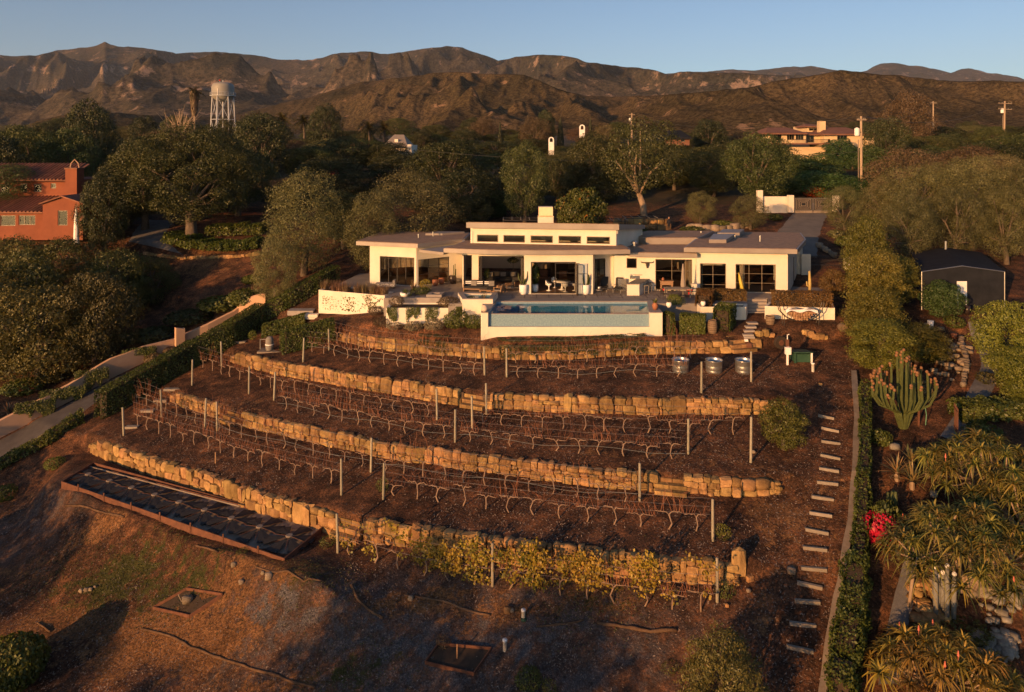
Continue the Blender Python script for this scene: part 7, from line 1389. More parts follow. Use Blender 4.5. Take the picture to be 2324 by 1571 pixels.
for k in range(11): a = r.uniform(0, 6.28); q = r.uniform(.7, 1.9); e = (.35 + q * math.cos(a) * 1.1, q * math.sin(a), 2.0 + r.uniform(.3, 1.0)); b.tube([(.35, 0, 2.0), (.35 + q * .5 * math.cos(a), q * .5 * math.sin(a), 2.45), e], [.045, .03, .012], 5); tips.append(e)
b.build('trunk', M['palebark'], t, True); rng = np.random.default_rng(9); tt = np.array(tips)[rng.integers(0, len(tips), 800)] + rng.normal(size=(800, 3)) * [.36, .36, .16]; v, q = leafcloud(tt, np.tile([0, 0, 1.], (800, 1)), .075, rng, .5); link('foliage', npmesh('foliage', v, q, M['avocado'], rng.uniform(0, 1, 800)), t)
# picket gate and panel in the right garden
p = T(2170, 985); t = thing('picket_gate', 'brown slatted gate beside the low hedge of the right garden', 'gate', tuple(p), 1.2)
for k in range(9): MB().box((k * .12 - .5, 0, .8), (.05, .03, 1.6)).build('slat', M['rust'], t)
for z_ in (.3, 1.4): MB().box((0, .03, z_), (1.1, .03, .06)).build('rail', M['rust'], t)
p = T(2085, 965); t = thing('standpipe', 'brown standpipe with a curved green hose beside the big cactus', 'tap', tuple(p)); MB().box((0, 0, .6), (.08, .08, 1.2)).build('post', M['rust'], t); MB().tube([(0, 0, 1.2), (.15, 0, 1.35), (.35, 0, 1.2), (.45, 0, .6), (.4, 0, 0)], .025, 6).build('hose', pm('green_hose', (.1, .25, .16), None, 3, .5), t); MB().ball((0, 0, 1.25), .08, 8, 6).build('tap', M['steel'], t)
for i, (u, v, lb, m_, hh) in enumerate([(2112, 745, 'white plastic bucket in the shaded garden', 'white', .55), (2195, 715, 'black plastic bin beside the shade house door', 'blackpot', .7), (2165, 770, 'clay pot beside the upper gravel path', 'terracotta', .4)]):
    p = T(u, v); o = MB().lathe([(.17, 0), (.22, hh), (.2, hh)], 14).build('garden_bucket', M[m_], None, True); o.location = p; tag(o, lb, 'bucket')
for i, (u, v, r_, lb) in enumerate([(2030, 1000 + 20, .4, 'single pale boulder in the shade below the big cactus'), (2120, 1130, .35, 'pale boulder on the gravel path between the aloes'), (2300, 1360, .6, 'large white rock at the right edge'), (2318, 1345, .3, 'pale rock behind the large white rock')]):
    p = T(u, v); o = put_stone(None, (p.x, p.y, p.z + r_ * .3), (r_ * 1.3, r_, r_ * .8), i, lib=PMs, name='boulder'); tag(o, lb, 'boulder')
# ---------------------------------------------------------------- shade house
Yf, Yb = 57., 67.; gx = lambda u, Y: (u - CU) / F * Y
A_ = (gx(2091, Yf), gx(2183, Yf), gx(2279, Yf)); xo = gx(2146, Yb) - A_[1]; z_e, z_r = 2.5, 2.95; zb_ = -1.2
t = thing('shade_house', 'dark net covered greenhouse with a gabled roof on the right', 'greenhouse', (A_[1], Yf, 0)); tr_ = lambda x, y, z: (x, y, z)
mb = MB(); mb.add([(A_[0], Yf, z_e), (A_[1], Yf, z_r), (A_[2], Yf, z_e), (A_[0] + xo, Yb, z_e), (A_[1] + xo, Yb, z_r), (A_[2] + xo, Yb, z_e), (A_[0], Yf, z_e + .03), (A_[1], Yf, z_r + .03), (A_[2], Yf, z_e + .03), (A_[0] + xo, Yb, z_e + .03), (A_[1] + xo, Yb, z_r + .03), (A_[2] + xo, Yb, z_e + .03)], [(6, 7, 10, 9), (7, 8, 11, 10), (0, 3, 4, 1), (1, 4, 5, 2), (0, 1, 7, 6), (1, 2, 8, 7)]); mb.build('roof_net', M['net'], t, world=True)
mb = MB(); mb.add([(A_[0], Yf, zb_), (A_[2], Yf, zb_), (A_[2], Yf, z_e), (A_[1], Yf, z_r), (A_[0], Yf, z_e), (A_[0] + xo, Yb, zb_), (A_[2] + xo, Yb, zb_), (A_[2] + xo, Yb, z_e), (A_[1] + xo, Yb, z_r), (A_[0] + xo, Yb, z_e)], [(0, 1, 2, 3, 4), (5, 9, 8, 7, 6), (0, 4, 9, 5), (1, 6, 7, 2)]); mb.build('wall_net', M['net'], t, world=True)
for x_, z_ in ((A_[0], z_e), (A_[2], z_e)): MB().tube([(x_, Yf - .05, zb_), (x_, Yf - .05, z_)], .035, 6).build('frame_post', M['steel'], t, world=True)
for q0, q1 in (((A_[0], z_e), (A_[1], z_r)), ((A_[1], z_r), (A_[2], z_e))): MB().tube([(q0[0], Yf - .05, q0[1]), (q1[0], Yf - .05, q1[1])], .035, 6).build('frame_rail', M['steel'], t, world=True)
x0, x1 = gx(2171, Yf), gx(2193, Yf); d_ = MB().bx(x0, x1, Yf - .08, Yf - .02, -.75, 1.75).build('door', M['white'], t, world=True); MB().bx(x0 + .1, x1 - .1, Yf - .1, Yf - .085, -.6, .6).build('door_panel', M['net'], d_, world=True)
MB().tube([(gx(2146, 66), 66, 2.9), (gx(2146, 66), 66, 3.7)], .1, 8).build('flue', M['steel'], t, world=True)
# ---------------------------------------------------------------- gates and walls beside the house
def box_thing(name, lb, cat, c, d, mat, rz=0): o = MB().box((0, 0, 0), d).build(name, M[mat]); o.location = c; o.rotation_euler.z = rz; return tag(o, lb, cat)
def wpx(u0, u1, v0, v1, Y, th=.25): x0, x1 = gx(u0, Y), gx(u1, Y); z1, z0 = CH - (v0 - HV) / F * Y, CH - (v1 - HV) / F * Y; return ((x0 + x1) / 2, Y, (z0 + z1) / 2), (x1 - x0, th, z1 - z0)
c, d = wpx(1818, 1839, 577, 640, 67.2); box_thing('garden_wall', 'narrow white wall left of the black side gate', 'wall', c, d, 'stucco'); c, d = wpx(1916, 1940, 583, 640, 68.6); box_thing('garden_wall', 'white wall piece right of the black side gate', 'wall', c, d, 'stucco')
t = thing('side_gate', 'black iron side gate with wavy bars between two white walls', 'gate', (gx(1877, 68.6), 68.6, 0)); W_ = gx(1916, 68.6) - gx(1839, 68.6)
for k in range(19): MB().box((-W_ / 2 + W_ * (k + .5) / 19, 0, .55), (.03, .03, 1.1)).build('bar', M['frame'], t)
for z_ in (.05, 1.1, 1.95): MB().box((0, .02, z_), (W_, .04, .05)).build('rail', M['frame'], t)
for k in range(9): MB().tube([(-W_ / 2 + .1, 0, 1.15 + k * .09), (-.3, 0, 1.2 + k * .08 + .1 * math.sin(k)), (W_ / 2 - .1, 0, 1.9 - k * .07)], .018, 4).build('wavy_bar', M['frame'], t)
Yg = 91.; zg = h(gx(1845, Yg), Yg); t = thing('driveway_gate', 'double metal gate with nested rectangle pattern at the end of the driveway', 'gate', (gx(1845, Yg), Yg, zg)); W_ = 2.25
for s_ in (-1, 1):
    gt = MB(); cx_ = s_ * W_ * .52
    for k in range(5):
        a_, b_ = W_ / 2 - .06 - k * .19, .78 - .03 - k * .14
        if a_ < .1 or b_ < .08: break
        fr = MB(); zc = 1.15
        for q in (-1, 1): fr.box((cx_, 0, zc + q * b_), (2 * a_, .05, .05)); fr.box((cx_ + q * a_, 0, zc), (.05, .052, 2 * b_ + .06))
        fr.build('rectangle_frame', M['kerb' if k else 'grey'], t)
    MB().box((cx_, .04, 1.15), (W_ - .1, .02, 1.6)).build('back_sheet', M['net'], t); MB().box((cx_, 0, .2), (W_, .06, .28)).build('bottom_rail', M['kerb'], t)
c, d = wpx(1788, 1800, 443, 482, Yg, .6); box_thing('gate_pillar', 'white square pillar left of the driveway gate', 'pillar', c, d, 'stucco'); c, d = wpx(1891, 1902, 444, 480, Yg, .6); box_thing('gate_pillar', 'white square pillar right of the driveway gate', 'pillar', c, d, 'stucco'); c, d = wpx(1722, 1787, 446, 484, 91.6); box_thing('garden_wall', 'white wall running left from the driveway gate, half hidden by olive bushes', 'wall', c, d, 'stucco'); c, d = wpx(1718, 1730, 432, 480, 91.3, .5); box_thing('gate_pillar', 'taller white pillar at the left end of the gate wall', 'pillar', c, d, 'stucco')
# pergola frames and mesh fence behind the roof
for i, (u0, u1, v0, Y, lb) in enumerate([(1355, 1425, 502, 79, 'thin metal pergola frame right of the orange tree'), (1420, 1492, 496, 82, 'thin metal pergola frame above the sunlit slope wall'), (1142, 1222, 500, 78, 'thin metal pergola frame left of the chimney')]):
    t = thing('pergola_frame', lb, 'pergola', (gx(u0, Y), Y, 0), 0, 'thin metal pergola frames'); z1 = CH - (v0 - HV) / F * Y; x0, x1 = 0, gx(u1, Y) - gx(u0, Y); zg = h(gx(u0, Y), Y)
    for y_ in (0, 2.4): MB().box(((x0 + x1) / 2, y_, z1), (x1, .08, .08)).build('beam', M['frame'], t)
    for k in range(5): MB().box((x1 * k / 4, 1.2, z1 + .08), (.06, 2.6, .05)).build('rafter', M['greywood'], t)
    for x_ in (0, x1):
        for y_ in (0, 2.4): MB().box((x_, y_, (zg + z1) / 2), (.07, .07, z1 - zg)).build('post', M['frame'], t)
W = [T(1105, 505), T(1145, 475), T(1192, 455)]; t = thing('mesh_fence', 'dark mesh fence rising up the slope left of the chimney', 'fence', tuple(W[0]))
for a_, b_ in zip(W, W[1:]): mb = MB(); mb.add([tuple(a_), tuple(b_), tuple(b_ + Vector((0, 0, 1.7))), tuple(a_ + Vector((0, 0, 1.7))), tuple(a_ + Vector((.04, .04, 0))), tuple(b_ + Vector((.04, .04, 0))), tuple(b_ + Vector((.04, .04, 1.7))), tuple(a_ + Vector((.04, .04, 1.7)))], [(0, 1, 2, 3), (4, 7, 6, 5), (3, 2, 6, 7)]); mb.build('mesh_panel', M['net'], t, world=True); MB().tube([tuple(a_ + Vector((0, 0, 1.75))), tuple(b_ + Vector((0, 0, 1.75)))], .06, 6).build('top_rail', M['kerb'], t, world=True); MB().tube([tuple(b_), tuple(b_ + Vector((0, 0, 1.8)))], .05, 6).build('post', M['kerb'], t, world=True)
# ---------------------------------------------------------------- neighbouring buildings
M['dark'] = pm('room_shade', (.02, .018, .016))  # near-black colour, painted shade for rooms behind the windows
def bwall(parent, Y, u0, u1, v0, v1, mat, depth=8, name='wall', wins=(), wmat='grey'):
    x0, x1 = gx(u0, Y), gx(u1, Y); z1, z0 = CH - (v0 - HV) / F * Y, CH - (v1 - HV) / F * Y
    ops = [(gx(a, Y) - x0, gx(b, Y) - x0, CH - (dd - HV) / F * Y, CH - (c_ - HV) / F * Y) for a, b, c_, dd, n_ in wins]
    w_ = wall(parent, (x0, Y), (x1, Y), z0, z1, ops, .3, mat, name); MB().bx(x0 + .01, x1 - .01, Y + .9, Y + depth, z0, z1 - .01).build('rear_block', M[mat], parent, world=True)
    if wins: MB().bx(x0 + .05, x1 - .05, Y + .8, Y + .88, z0, z1 - .02).build('room', M['dark'], parent, world=True)  # thin dark sheet behind the openings, painted stand-in for unlit room depth
    for (a, b, c_, dd, n_), op in zip(wins, ops): window(parent, (x0, Y), (x1, Y), list(op), n_, 1, mat=wmat, inset=.12, bw=.09)
    for x_ in (x0, x1 - .02): MB().bx(x_, x_ + .02, Y + .3, Y + .9, z0, z1 - .01).build('wall', M[mat], parent, world=True)
    return x0, x1, z0, z1
M['dark'] = pm('room_shade', (.02, .018, .016))
OH = thing('orange_villa', 'orange stucco villa with clay tile roofs at the left edge', 'house', (gx(60, 82), 82, 2))
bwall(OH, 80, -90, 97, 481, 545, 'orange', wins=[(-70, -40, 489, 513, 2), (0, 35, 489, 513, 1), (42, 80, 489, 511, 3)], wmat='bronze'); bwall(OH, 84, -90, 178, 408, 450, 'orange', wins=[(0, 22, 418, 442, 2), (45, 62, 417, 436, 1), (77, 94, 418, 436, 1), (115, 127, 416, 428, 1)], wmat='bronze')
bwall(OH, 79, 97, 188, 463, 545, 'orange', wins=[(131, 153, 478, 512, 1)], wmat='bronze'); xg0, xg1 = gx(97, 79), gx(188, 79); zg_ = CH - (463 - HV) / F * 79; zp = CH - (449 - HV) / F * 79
MB().prism([(xg0, 79.01), (xg1, 79.01), (xg1, 79.3), (xg0, 79.3)], zg_, zg_ + .01); gb = MB(); gb.add([(xg0, 79, zg_), (xg1, 79, zg_), ((xg0 + xg1) / 2, 79, zp), (xg0, 79.3, zg_), (xg1, 79.3, zg_), ((xg0 + xg1) / 2, 79.3, zp)], [(0, 1, 2), (3, 5, 4), (0, 2, 5, 3), (1, 4, 5, 2)]); gb.build('gable', M['orange'], OH, world=True)
def tiled(parent, x0, x1, y0, z0, y1, z1, st_=.42, name='roof', mat='tile'):
    f = MB(); f.add([(x0, y0, z0 - .12), (x1, y0, z0 - .12), (x1, y1, z1 - .12), (x0, y1, z1 - .12), (x0, y0, z0), (x1, y0, z0), (x1, y1, z1), (x0, y1, z1)], [(0, 1, 2, 3), (7, 6, 5, 4), (0, 4, 5, 1), (1, 5, 6, 2), (2, 6, 7, 3), (3, 7, 4, 0)]); r_ = f.build(name, M[mat], parent, world=True)
    n = int((x1 - x0) / st_); me = None
    for k in range(n):
        mb = MB(); x_ = x0 + st_ * (k + .5); m_ = 5
        for j in range(m_): a0, a1 = j / m_, (j + 1.05) / m_; mb.tube([(x_, y0 + (y1 - y0) * a0, z0 + (z1 - z0) * a0 + .02), (x_, y0 + (y1 - y0) * a1, z0 + (z1 - z0) * a1 + .02)], [st_ * .36, st_ * .28], 6, j == 0)
        mb.build('tile_row', M[mat], r_, world=True)
tiled(OH, gx(-90, 79.4), gx(96, 79.4), 79.4, CH - (482 - HV) / F * 79.4, 84, CH - (446 - HV) / F * 84); tiled(OH, gx(-90, 83.3), gx(150, 83.3), 83.3, CH - (409 - HV) / F * 83.3, 88, CH - (372 - HV) / F * 88)
for s_ in (-1, 1): xm = (xg0 + xg1) / 2; e = xm + s_ * (xg1 - xg0) * .56; g = MB(); g.add([(xm, 78.7, zp + .1), (e, 78.7, zg_ - .05), (e, 84, zg_ - .05), (xm, 84, zp + .1), (xm, 78.7, zp + .25), (e, 78.7, zg_ + .1), (e, 84, zg_ + .1), (xm, 84, zp + .25)], [(0, 1, 5, 4), (4, 5, 6, 7), (0, 3, 2, 1), (1, 2, 6, 5), (3, 7, 6, 2), (0, 4, 7, 3)]); g.build('gable_roof', M['tile'], OH, world=True)
x0, x1 = gx(153, 83.6), gx(179, 83.6); chm = MB().bx(x0, x1, 83.2, 84.6, 3, CH - (384 - HV) / F * 83.6).build('chimney', M['orange'], OH, world=True); MB().bx(x0 - .08, x1 + .08, 83.1, 84.7, CH - (384 - HV) / F * 83.6 + .002, CH - (381 - HV) / F * 83.6).build('chimney_rim', M['tile'], chm, world=True)
zt_ = CH - (381 - HV) / F * 83.6; MB().tube([(x0 + .15, 83.9, zt_), (x0 + .25, 83.9, zt_ + .5), ((x0 + x1) / 2, 83.9, zt_ + .95), (x1 - .25, 83.9, zt_ + .5), (x1 - .15, 83.9, zt_)], .06, 6).build('chimney_arch', M['peach'], chm, world=True)
bwall(OH, 92, 470, 610, 484, 520, 'orange', depth=3, name='low_wing')
t = thing('white_parasol', 'closed white parasol on the terrace of the orange villa', 'parasol', (gx(173, 77), 77, h(gx(173, 77), 77))); zz_ = CH - (466 - HV) / F * 77 - t.location.z; MB().tube([(0, 0, 0), (0, 0, zz_)], .04, 6).build('pole', M['wood'], t); MB().lathe([(.3, zz_ * .45), (.2, zz_ * .8), (.02, zz_)], 9).build('canopy', M['white'], t)
YH = thing('yellow_villa', 'cream two storey villa with brown roofs on the hillside at the right', 'house', (gx(1850, 155), 155, 10)); Yy = 155.
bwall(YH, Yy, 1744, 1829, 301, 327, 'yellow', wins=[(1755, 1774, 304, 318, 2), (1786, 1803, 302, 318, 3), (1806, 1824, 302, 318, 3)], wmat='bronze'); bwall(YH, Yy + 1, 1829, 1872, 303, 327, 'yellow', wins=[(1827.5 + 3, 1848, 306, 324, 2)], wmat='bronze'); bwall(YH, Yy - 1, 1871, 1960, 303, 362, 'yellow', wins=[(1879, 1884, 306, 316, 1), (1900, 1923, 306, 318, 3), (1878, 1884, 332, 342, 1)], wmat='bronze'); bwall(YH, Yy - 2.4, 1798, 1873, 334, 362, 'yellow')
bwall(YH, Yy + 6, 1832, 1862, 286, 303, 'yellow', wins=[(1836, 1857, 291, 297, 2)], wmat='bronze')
def proof(Y, u0, u1, v0, dep, rise, name='roof', mat='brownroof', hip=.25):
    x0, x1 = gx(u0, Y), gx(u1, Y); z0 = CH - (v0 - HV) / F * Y; w_ = x1 - x0; mb = MB(); mb.add([(x0, Y, z0), (x1, Y, z0), (x1, Y + dep, z0), (x0, Y + dep, z0), (x0 + w_ * hip, Y + dep * .5, z0 + rise), (x1 - w_ * hip, Y + dep * .5, z0 + rise), (x0, Y, z0 - .3), (x1, Y, z0 - .3), (x1, Y + dep, z0 - .3), (x0, Y + dep, z0 - .3)], [(0, 1, 5, 4), (1, 2, 5), (2, 3, 4, 5), (3, 0, 4), (0, 6, 7, 1), (1, 7, 8, 2), (2, 8, 9, 3), (3, 9, 6, 0), (6, 9, 8, 7)]); return mb
proof(Yy - 1.5, 1738, 1832, 302, 11, 1.3).build('roof', M['brownroof'], YH, world=True); proof(Yy - 2, 1868, 1974, 304, 11, 1.5).build('roof', M['brownroof'], YH, world=True); proof(Yy - .5, 1828, 1872, 304, 8, .5).build('roof', M['brownroof'], YH, world=True); proof(Yy + 5, 1829, 1865, 286, 6, .5).build('roof', M['brownroof'], YH, world=True)
c, d = wpx(1857, 1871, 275, 303, Yy + 2, 1.3); MB().box(c, d).build('chimney', M['yellow'], YH, world=True)
c, d = wpx(1722, 1880, 325, 328, Yy - 3, 2.6); MB().box(c, d).build('balcony', M['brownroof'], YH, world=True); c, d = wpx(1960, 1976, 313, 338, Yy, 3); MB().box(c, d).build('side_porch', M['yellow'], YH, world=True)
for k in range(30): c, d = wpx(1802 + k * 2.6, 1802.6 + k * 2.6, 317, 325, Yy - 4.2, .06); MB().box(c, d).build('baluster', M['frame'], YH, world=True)
c, d = wpx(1800, 1880, 316.4, 317.4, Yy - 4.2, .06); MB().box(c, d).build('handrail', M['frame'], YH, world=True)
# small far houses
WHs = thing('far_white_house', 'small white house with a square chimney among the far trees', 'house', (gx(900, 140), 140, 9)); bwall(WHs, 140, 872, 935, 329, 350, 'stucco', wins=[(880, 886, 332, 338, 1)]); proof(139, 868, 925, 331, 10, 2.2, hip=.3).build('roof', M['linen'], WHs, world=True); c, d = wpx(896, 904, 316, 330, 141, .8); MB().box(c, d).build('chimney', M['stucco'], WHs, world=True); c, d = wpx(925, 934, 328, 336, 138, .8); MB().box(c, d).build('chimney', M['stucco'], WHs, world=True)
BH = thing('brown_house', 'small brown gabled house behind the pale limbed oak', 'house', (gx(1540, 150), 150, 10)); bwall(BH, 150, 1525, 1565, 312, 330, 'brownroof', wins=[(1545, 1555, 316, 322, 1)]); proof(149, 1518, 1570, 312, 10, 1.6).build('roof', M['net'], BH, world=True)
def bell(u, v0, v1, w_, Y, lb):
    t = thing('bell_chimney', lb, 'chimney', (gx(u, Y), Y, 0), 0, 'white arched chimneys'); hw = w_ / 2 / F * Y; z1 = CH - (v0 - HV) / F * Y; z0 = CH - (v1 - HV) / F * Y; n = 8; sp_ = z1 - hw
    mb = MB(); mb.box((0, 0, (z0 + sp_ - hw * .9) / 2), (2 * hw, 1, sp_ - hw * .9 - z0)); mb.build('shaft', M['white'], t)
    for k in range(n):
        a0, a1 = math.pi * k / n, math.pi * (k + 1) / n; pr = [(hw * math.cos(a0), hw * math.sin(a0)), (hw * math.cos(a1), hw * math.sin(a1)), (hw * .6 * math.cos(a1), hw * .6 * math.sin(a1)), (hw * .6 * math.cos(a0), hw * .6 * math.sin(a0))]
        mb = MB(); mb.add([(x, y, sp_ + z) for y in (-.5, .5) for x, z in pr], [(0, 1, 2, 3), (7, 6, 5, 4), (0, 4, 5, 1), (1, 5, 6, 2), (2, 6, 7, 3), (3, 7, 4, 0)]); mb.build('arch_block', M['white'], t)
    for s_ in (-1, 1): MB().box((s_ * hw * .8, 0, sp_ - hw * .45), (hw * .4, 1, hw * .9)).build('jamb', M['white'], t)
bell(1321, 283, 312, 12, 175, 'upper white arched bell chimney rising above the far trees'); bell(1251, 311, 352, 12, 150, 'lower shaded white arched bell chimney above the middle trees')
# ---------------------------------------------------------------- water tower
Yw = 275.; sw = F / Yw; zw = h(gx(506, Yw), Yw); t = thing('water_tower', 'grey water tower on tall braced legs against the mountains', 'water tower', (gx(506, Yw), Yw, zw)); zz = lambda v: CH - (v - HV) / sw - zw; R_ = 24.5 / sw
MB().lathe([(.02, zz(231)), (R_ * .45, zz(229.5)), (R_ * .8, zz(225)), (R_ * .97, zz(218)), (R_, zz(211)), (R_, zz(199)), (R_ * .95, zz(193)), (R_ * .8, zz(189.5)), (R_ * .45, zz(187.3)), (.02, zz(186.6))], 28).build('tank', M['tank'], t, True)
MB().lathe([(R_ * 1.0, zz(217)), (R_ * 1.14, zz(217)), (R_ * 1.14, zz(218.5)), (R_ * 1.0, zz(218.5))], 28).build('walkway', M['towerleg'], t)
for k in range(24): a = k * math.pi / 12; MB().tube([(R_ * 1.13 * math.cos(a), R_ * 1.13 * math.sin(a), zz(217)), (R_ * 1.13 * math.cos(a), R_ * 1.13 * math.sin(a), zz(210.5))], .045, 4).build('baluster', M['towerleg'], t)
for zr in (210.5, 213.5): MB().tube([(R_ * 1.13 * math.cos(k * math.pi / 12), R_ * 1.13 * math.sin(k * math.pi / 12), zz(zr)) for k in range(25)], .05, 4).build('handrail', M['towerleg'], t)
legs = []
for k in range(6): a = k * math.pi / 3 + .35; legs.append(((R_ * .92 * math.cos(a), R_ * .92 * math.sin(a), zz(218)), (R_ * 1.12 * math.cos(a), R_ * 1.12 * math.sin(a), -1)))
for a, b in legs: MB().tube([a, b], .2, 7).build('leg', M['towerleg'], t)
def lp(l, f): return tuple(l[0][i] + (l[1][i] - l[0][i]) * f for i in range(3))
for k in range(6):
    l0, l1 = legs[k], legs[(k + 1) % 6]
    for f0, f1 in ((.02, .5), (.5, .98)): MB().tube([lp(l0, f0), lp(l1, f1)], .07, 4).build('brace', M['towerleg'], t); MB().tube([lp(l1, f0), lp(l0, f1)], .07, 4).build('brace', M['towerleg'], t)
    MB().tube([lp(l0, .5), lp(l1, .5)], .12, 5).build('strut', M['towerleg'], t)
MB().tube([(0, 0, zz(231)), (0, 0, -1)], .28, 8).build('riser_pipe', M['towerleg'], t); MB().tube([(-.3, -R_ * 1.02, zz(218)), (-.3, -R_ * 1.01, zz(203))], .16, 5).build('ladder', M['whiteglaze'], t); MB().tube([(0, 0, zz(187)), (0, 0, zz(182))], .14, 6).build('mast', M['towerleg'], t); MB().ball((-1.2, 0, zz(182.5)), .28, 8, 6).build('beacon', M['redglaze'], t); MB().tube([(-1.2, 0, zz(187)), (-1.2, 0, zz(183))], .08, 5).build('beacon_post', M['towerleg'], t)
# ---------------------------------------------------------------- utility poles and cables
def upole(u, v0, Y, lb, r_=.17, arms=1, can=0, arm_w=2.2, tilt=0):
    X = gx(u, Y); z = h(X, Y); zt = CH - (v0 - HV) / F * Y - z; t = thing('utility_pole', lb, 'utility pole', (X, Y, z), 0, 'wooden utility poles'); t.rotation_euler.y = tilt; MB().tube([(0, 0, -.3), (0, 0, zt)], [r_ * 1.2, r_ * .85], 8).build('pole', M['pole'], t)
    for k in range(arms):
        za = zt - .5 - k * 1.3; MB().box((0, -.15, za), (arm_w, .12, .14), .35).build('crossarm', M['pole'], t)
        for x_ in (-.9, -.45, .45, .9): MB().lathe([(.05, 0), (.07, .1), (.03, .2)], 6, (x_ * arm_w / 2.2 * .94, -.15 + x_ * .33, za + .07)).build('insulator', M['grey'], t)
    if can: MB().lathe([(.3, 0), (.34, .1), (.34, 1.0), (.1, 1.15)], 12, (-.62, -.1, zt - 2.7)).build('transformer', M['white'], t, True); MB().box((-.3, -.1, zt - 2.2), (.5, .1, .1)).build('bracket', M['frame'], t); MB().tube([(-.42, -.05, 0), (-.42, -.05, zt - 3.2)], .06, 6).build('conduit', M['kerb'], t)
    return (X, Y, z + zt)
pA = upole(1955, 264, 100, 'nearest utility pole with a white transformer, in front of the yellow villa', .17, 1, 1, 1.6, -.004); pB = upole(2118, 230, 205, 'thin utility pole on the hillside right of the villa', .2, 1); pC = upole(2278, 230, 165, 'utility pole with two crossarms near the right edge', .2, 2, 1, 4.2, .02); pD = upole(1434, 257, 235, 'small distant utility pole above the pale limbed oak', .22, 1, 1); upole(903 + 2 - 7, 285, 330, 'tiny pole on the pale ground right of the far palms', .25, 1)
def cable(a, b, sag, lb, off=0):
    pts = [(a[0] + (b[0] - a[0]) * t + off, a[1] + (b[1] - a[1]) * t, a[2] + (b[2] - a[2]) * t - sag * 4 * t * (1 - t)) for t in [i / 12 for i in range(13)]]; o = MB().tube(pts, .022, 3, False).build('overhead_cable', M['string']); tag(o, lb, 'cable', 'overhead cables')
cable(pA, pB, 2, 'cable from the nearest pole to the hillside pole'); cable(pA, pC, 2.5, 'cable from the nearest pole towards the right edge pole'); cable(pA, pD, 3, 'long cable from the nearest pole to the small distant pole'); lo = (pA[0], pA[1], pA[2] - 4.8); cable(lo, (pA[0] - 60, 92, 5.8 + 6), 1.5, 'low cable running left from the nearest pole behind the oaks'); cable((pA[0], pA[1], pA[2] - 5.3), (pA[0] + 60, 110, 9.5), 1.5, 'low cable running right from the nearest pole')
# ---------------------------------------------------------------- person behind the house
p = on(1518, 82); t = thing('person', 'person in dark clothes standing behind the house roof, arms folded', 'person', tuple(p), .3)
sk_v = [(0, 0, .95), (0, 0, 1.2), (0, 0, 1.42), (0, 0, 1.52), (0, -.01, 1.66), (-.1, 0, .9), (-.11, -.02, .5), (-.11, .02, .08), (-.11, -.12, .04), (.1, 0, .9), (.12, -.02, .5), (.13, .02, .08), (.14, -.12, .04), (-.2, 0, 1.4), (-.26, -.03, 1.13), (-.06, -.2, 1.12), (.2, 0, 1.4), (.26, -.03, 1.13), (.06, -.22, 1.16)]
sk_e = [(0, 1), (1, 2), (2, 3), (3, 4), (0, 5), (5, 6), (6, 7), (7, 8), (0, 9), (9, 10), (10, 11), (11, 12), (2, 13), (13, 14), (14, 15), (2, 16), (16, 17), (17, 18)]; sk_r = [.15, .15, .16, .06, .1, .1, .07, .05, .045, .1, .07, .05, .045, .075, .05, .04, .075, .05, .04]
me = bpy.data.meshes.new('body'); me.from_pydata(sk_v, sk_e, []); me.materials.append(pm('dark_clothes', (.02, .022, .03), None, 5, .9)); o = link('body', me, t); sm_ = o.modifiers.new('skin', 'SKIN')
for i, sv in enumerate(me.skin_vertices[0].data if len(me.skin_vertices) else []): sv.radius = (sk_r[i], sk_r[i] * .85)
if not len(me.skin_vertices):
    bpy.context.view_layer.update()
ss = o.modifiers.new('sub', 'SUBSURF'); ss.levels = 1; ss.render_levels = 1
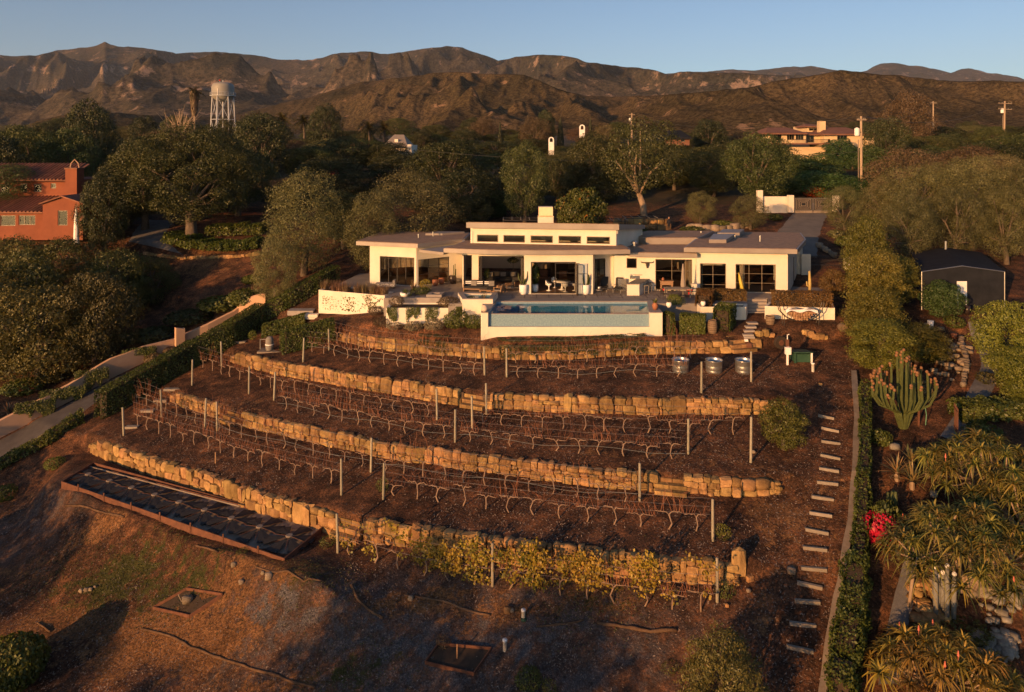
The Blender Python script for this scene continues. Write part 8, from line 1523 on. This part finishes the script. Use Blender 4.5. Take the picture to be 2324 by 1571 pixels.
hd = MB(); hd.lathe([(.02, -.12), (.06, -.1), (.085, -.02), (.09, .05), (.07, .11), (.01, .13)], 12, (0, -.02, 1.7)); hd.box((0, -.115, 1.69), (.02, .03, .04)); hd.build('head', pm('skin', (.42, .24, .16), None, 5, .6), t, True); MB().lathe([(.095, .02), (.098, .06), (.08, .13), (.01, .15)], 12, (0, 0, 1.7)).build('hair', M['black'], t, True)
# ---------------------------------------------------------------- wood chips lying on the mulch (loose litter)
rng = np.random.default_rng(5); n = 70000; y = rng.uniform(25, 52, n); x = rng.uniform(-.75, .62, n) * y; k = (x > -34) & (x < .47 * y + .3) & (vnoise(x * .35, y * .35, 40) + rng.uniform(-.25, .25, n) > .35); dd_ = y - yD(x); k &= ~((dd_ < 0) & (dd_ > -4.6) & (x < -8.3)); x, y = x[k], y[k]; z = H(x, y) + .015; n = len(x)
v, q = leafcloud(np.stack([x, y, z], 1), np.tile([0, 0, 1.], (n, 1)), .06, rng, .3, .6); o = link('wood_chips', npmesh('wood_chips', v, q, M['chip'])); tag(o, 'loose pale wood chips scattered over the dark mulch', 'wood chips'); stuff(o)
rng = np.random.default_rng(6); n = 9000; c_ = [T(u, v_) for u, v_ in [(260, 1320), (420, 1345), (150, 1290), (700, 1310), (1350, 1365), (800, 1535), (330, 1290)]]; ci = rng.integers(0, len(c_), n); x = np.array([p.x for p in c_])[ci] + rng.normal(size=n) * 1.5; y = np.array([p.y for p in c_])[ci] + rng.normal(size=n) * .9; z = H(x, y) + .03
v, q = leafcloud(np.stack([x, y, z], 1), np.tile([0, 0, 1.], (n, 1)), .045, rng, .4, 1.2); o = link('low_weeds', npmesh('low_weeds', v, q, M['greengrass'], rng.uniform(0, 1, n))); tag(o, 'patches of low green weeds on the bare slope', 'weeds'); stuff(o)
# ---------------------------------------------------------------- evening haze over the valley
m, t, o = newmat('valley_haze'); pv = N(t, 'ShaderNodeVolumePrincipled'); pv.inputs['Color'].default_value = (.72, .82, 1, 1); pv.inputs['Density'].default_value = 2.6e-5; pv.inputs['Anisotropy'].default_value = .0
t.links.new(pv.outputs[0], o.inputs['Volume'])
hz = MB().bx(-14000, 14000, -400, 10800, -70, 1400).build('haze', m); stuff(hz); tag(hz, 'thin blue evening haze softening the far mountains', 'haze')
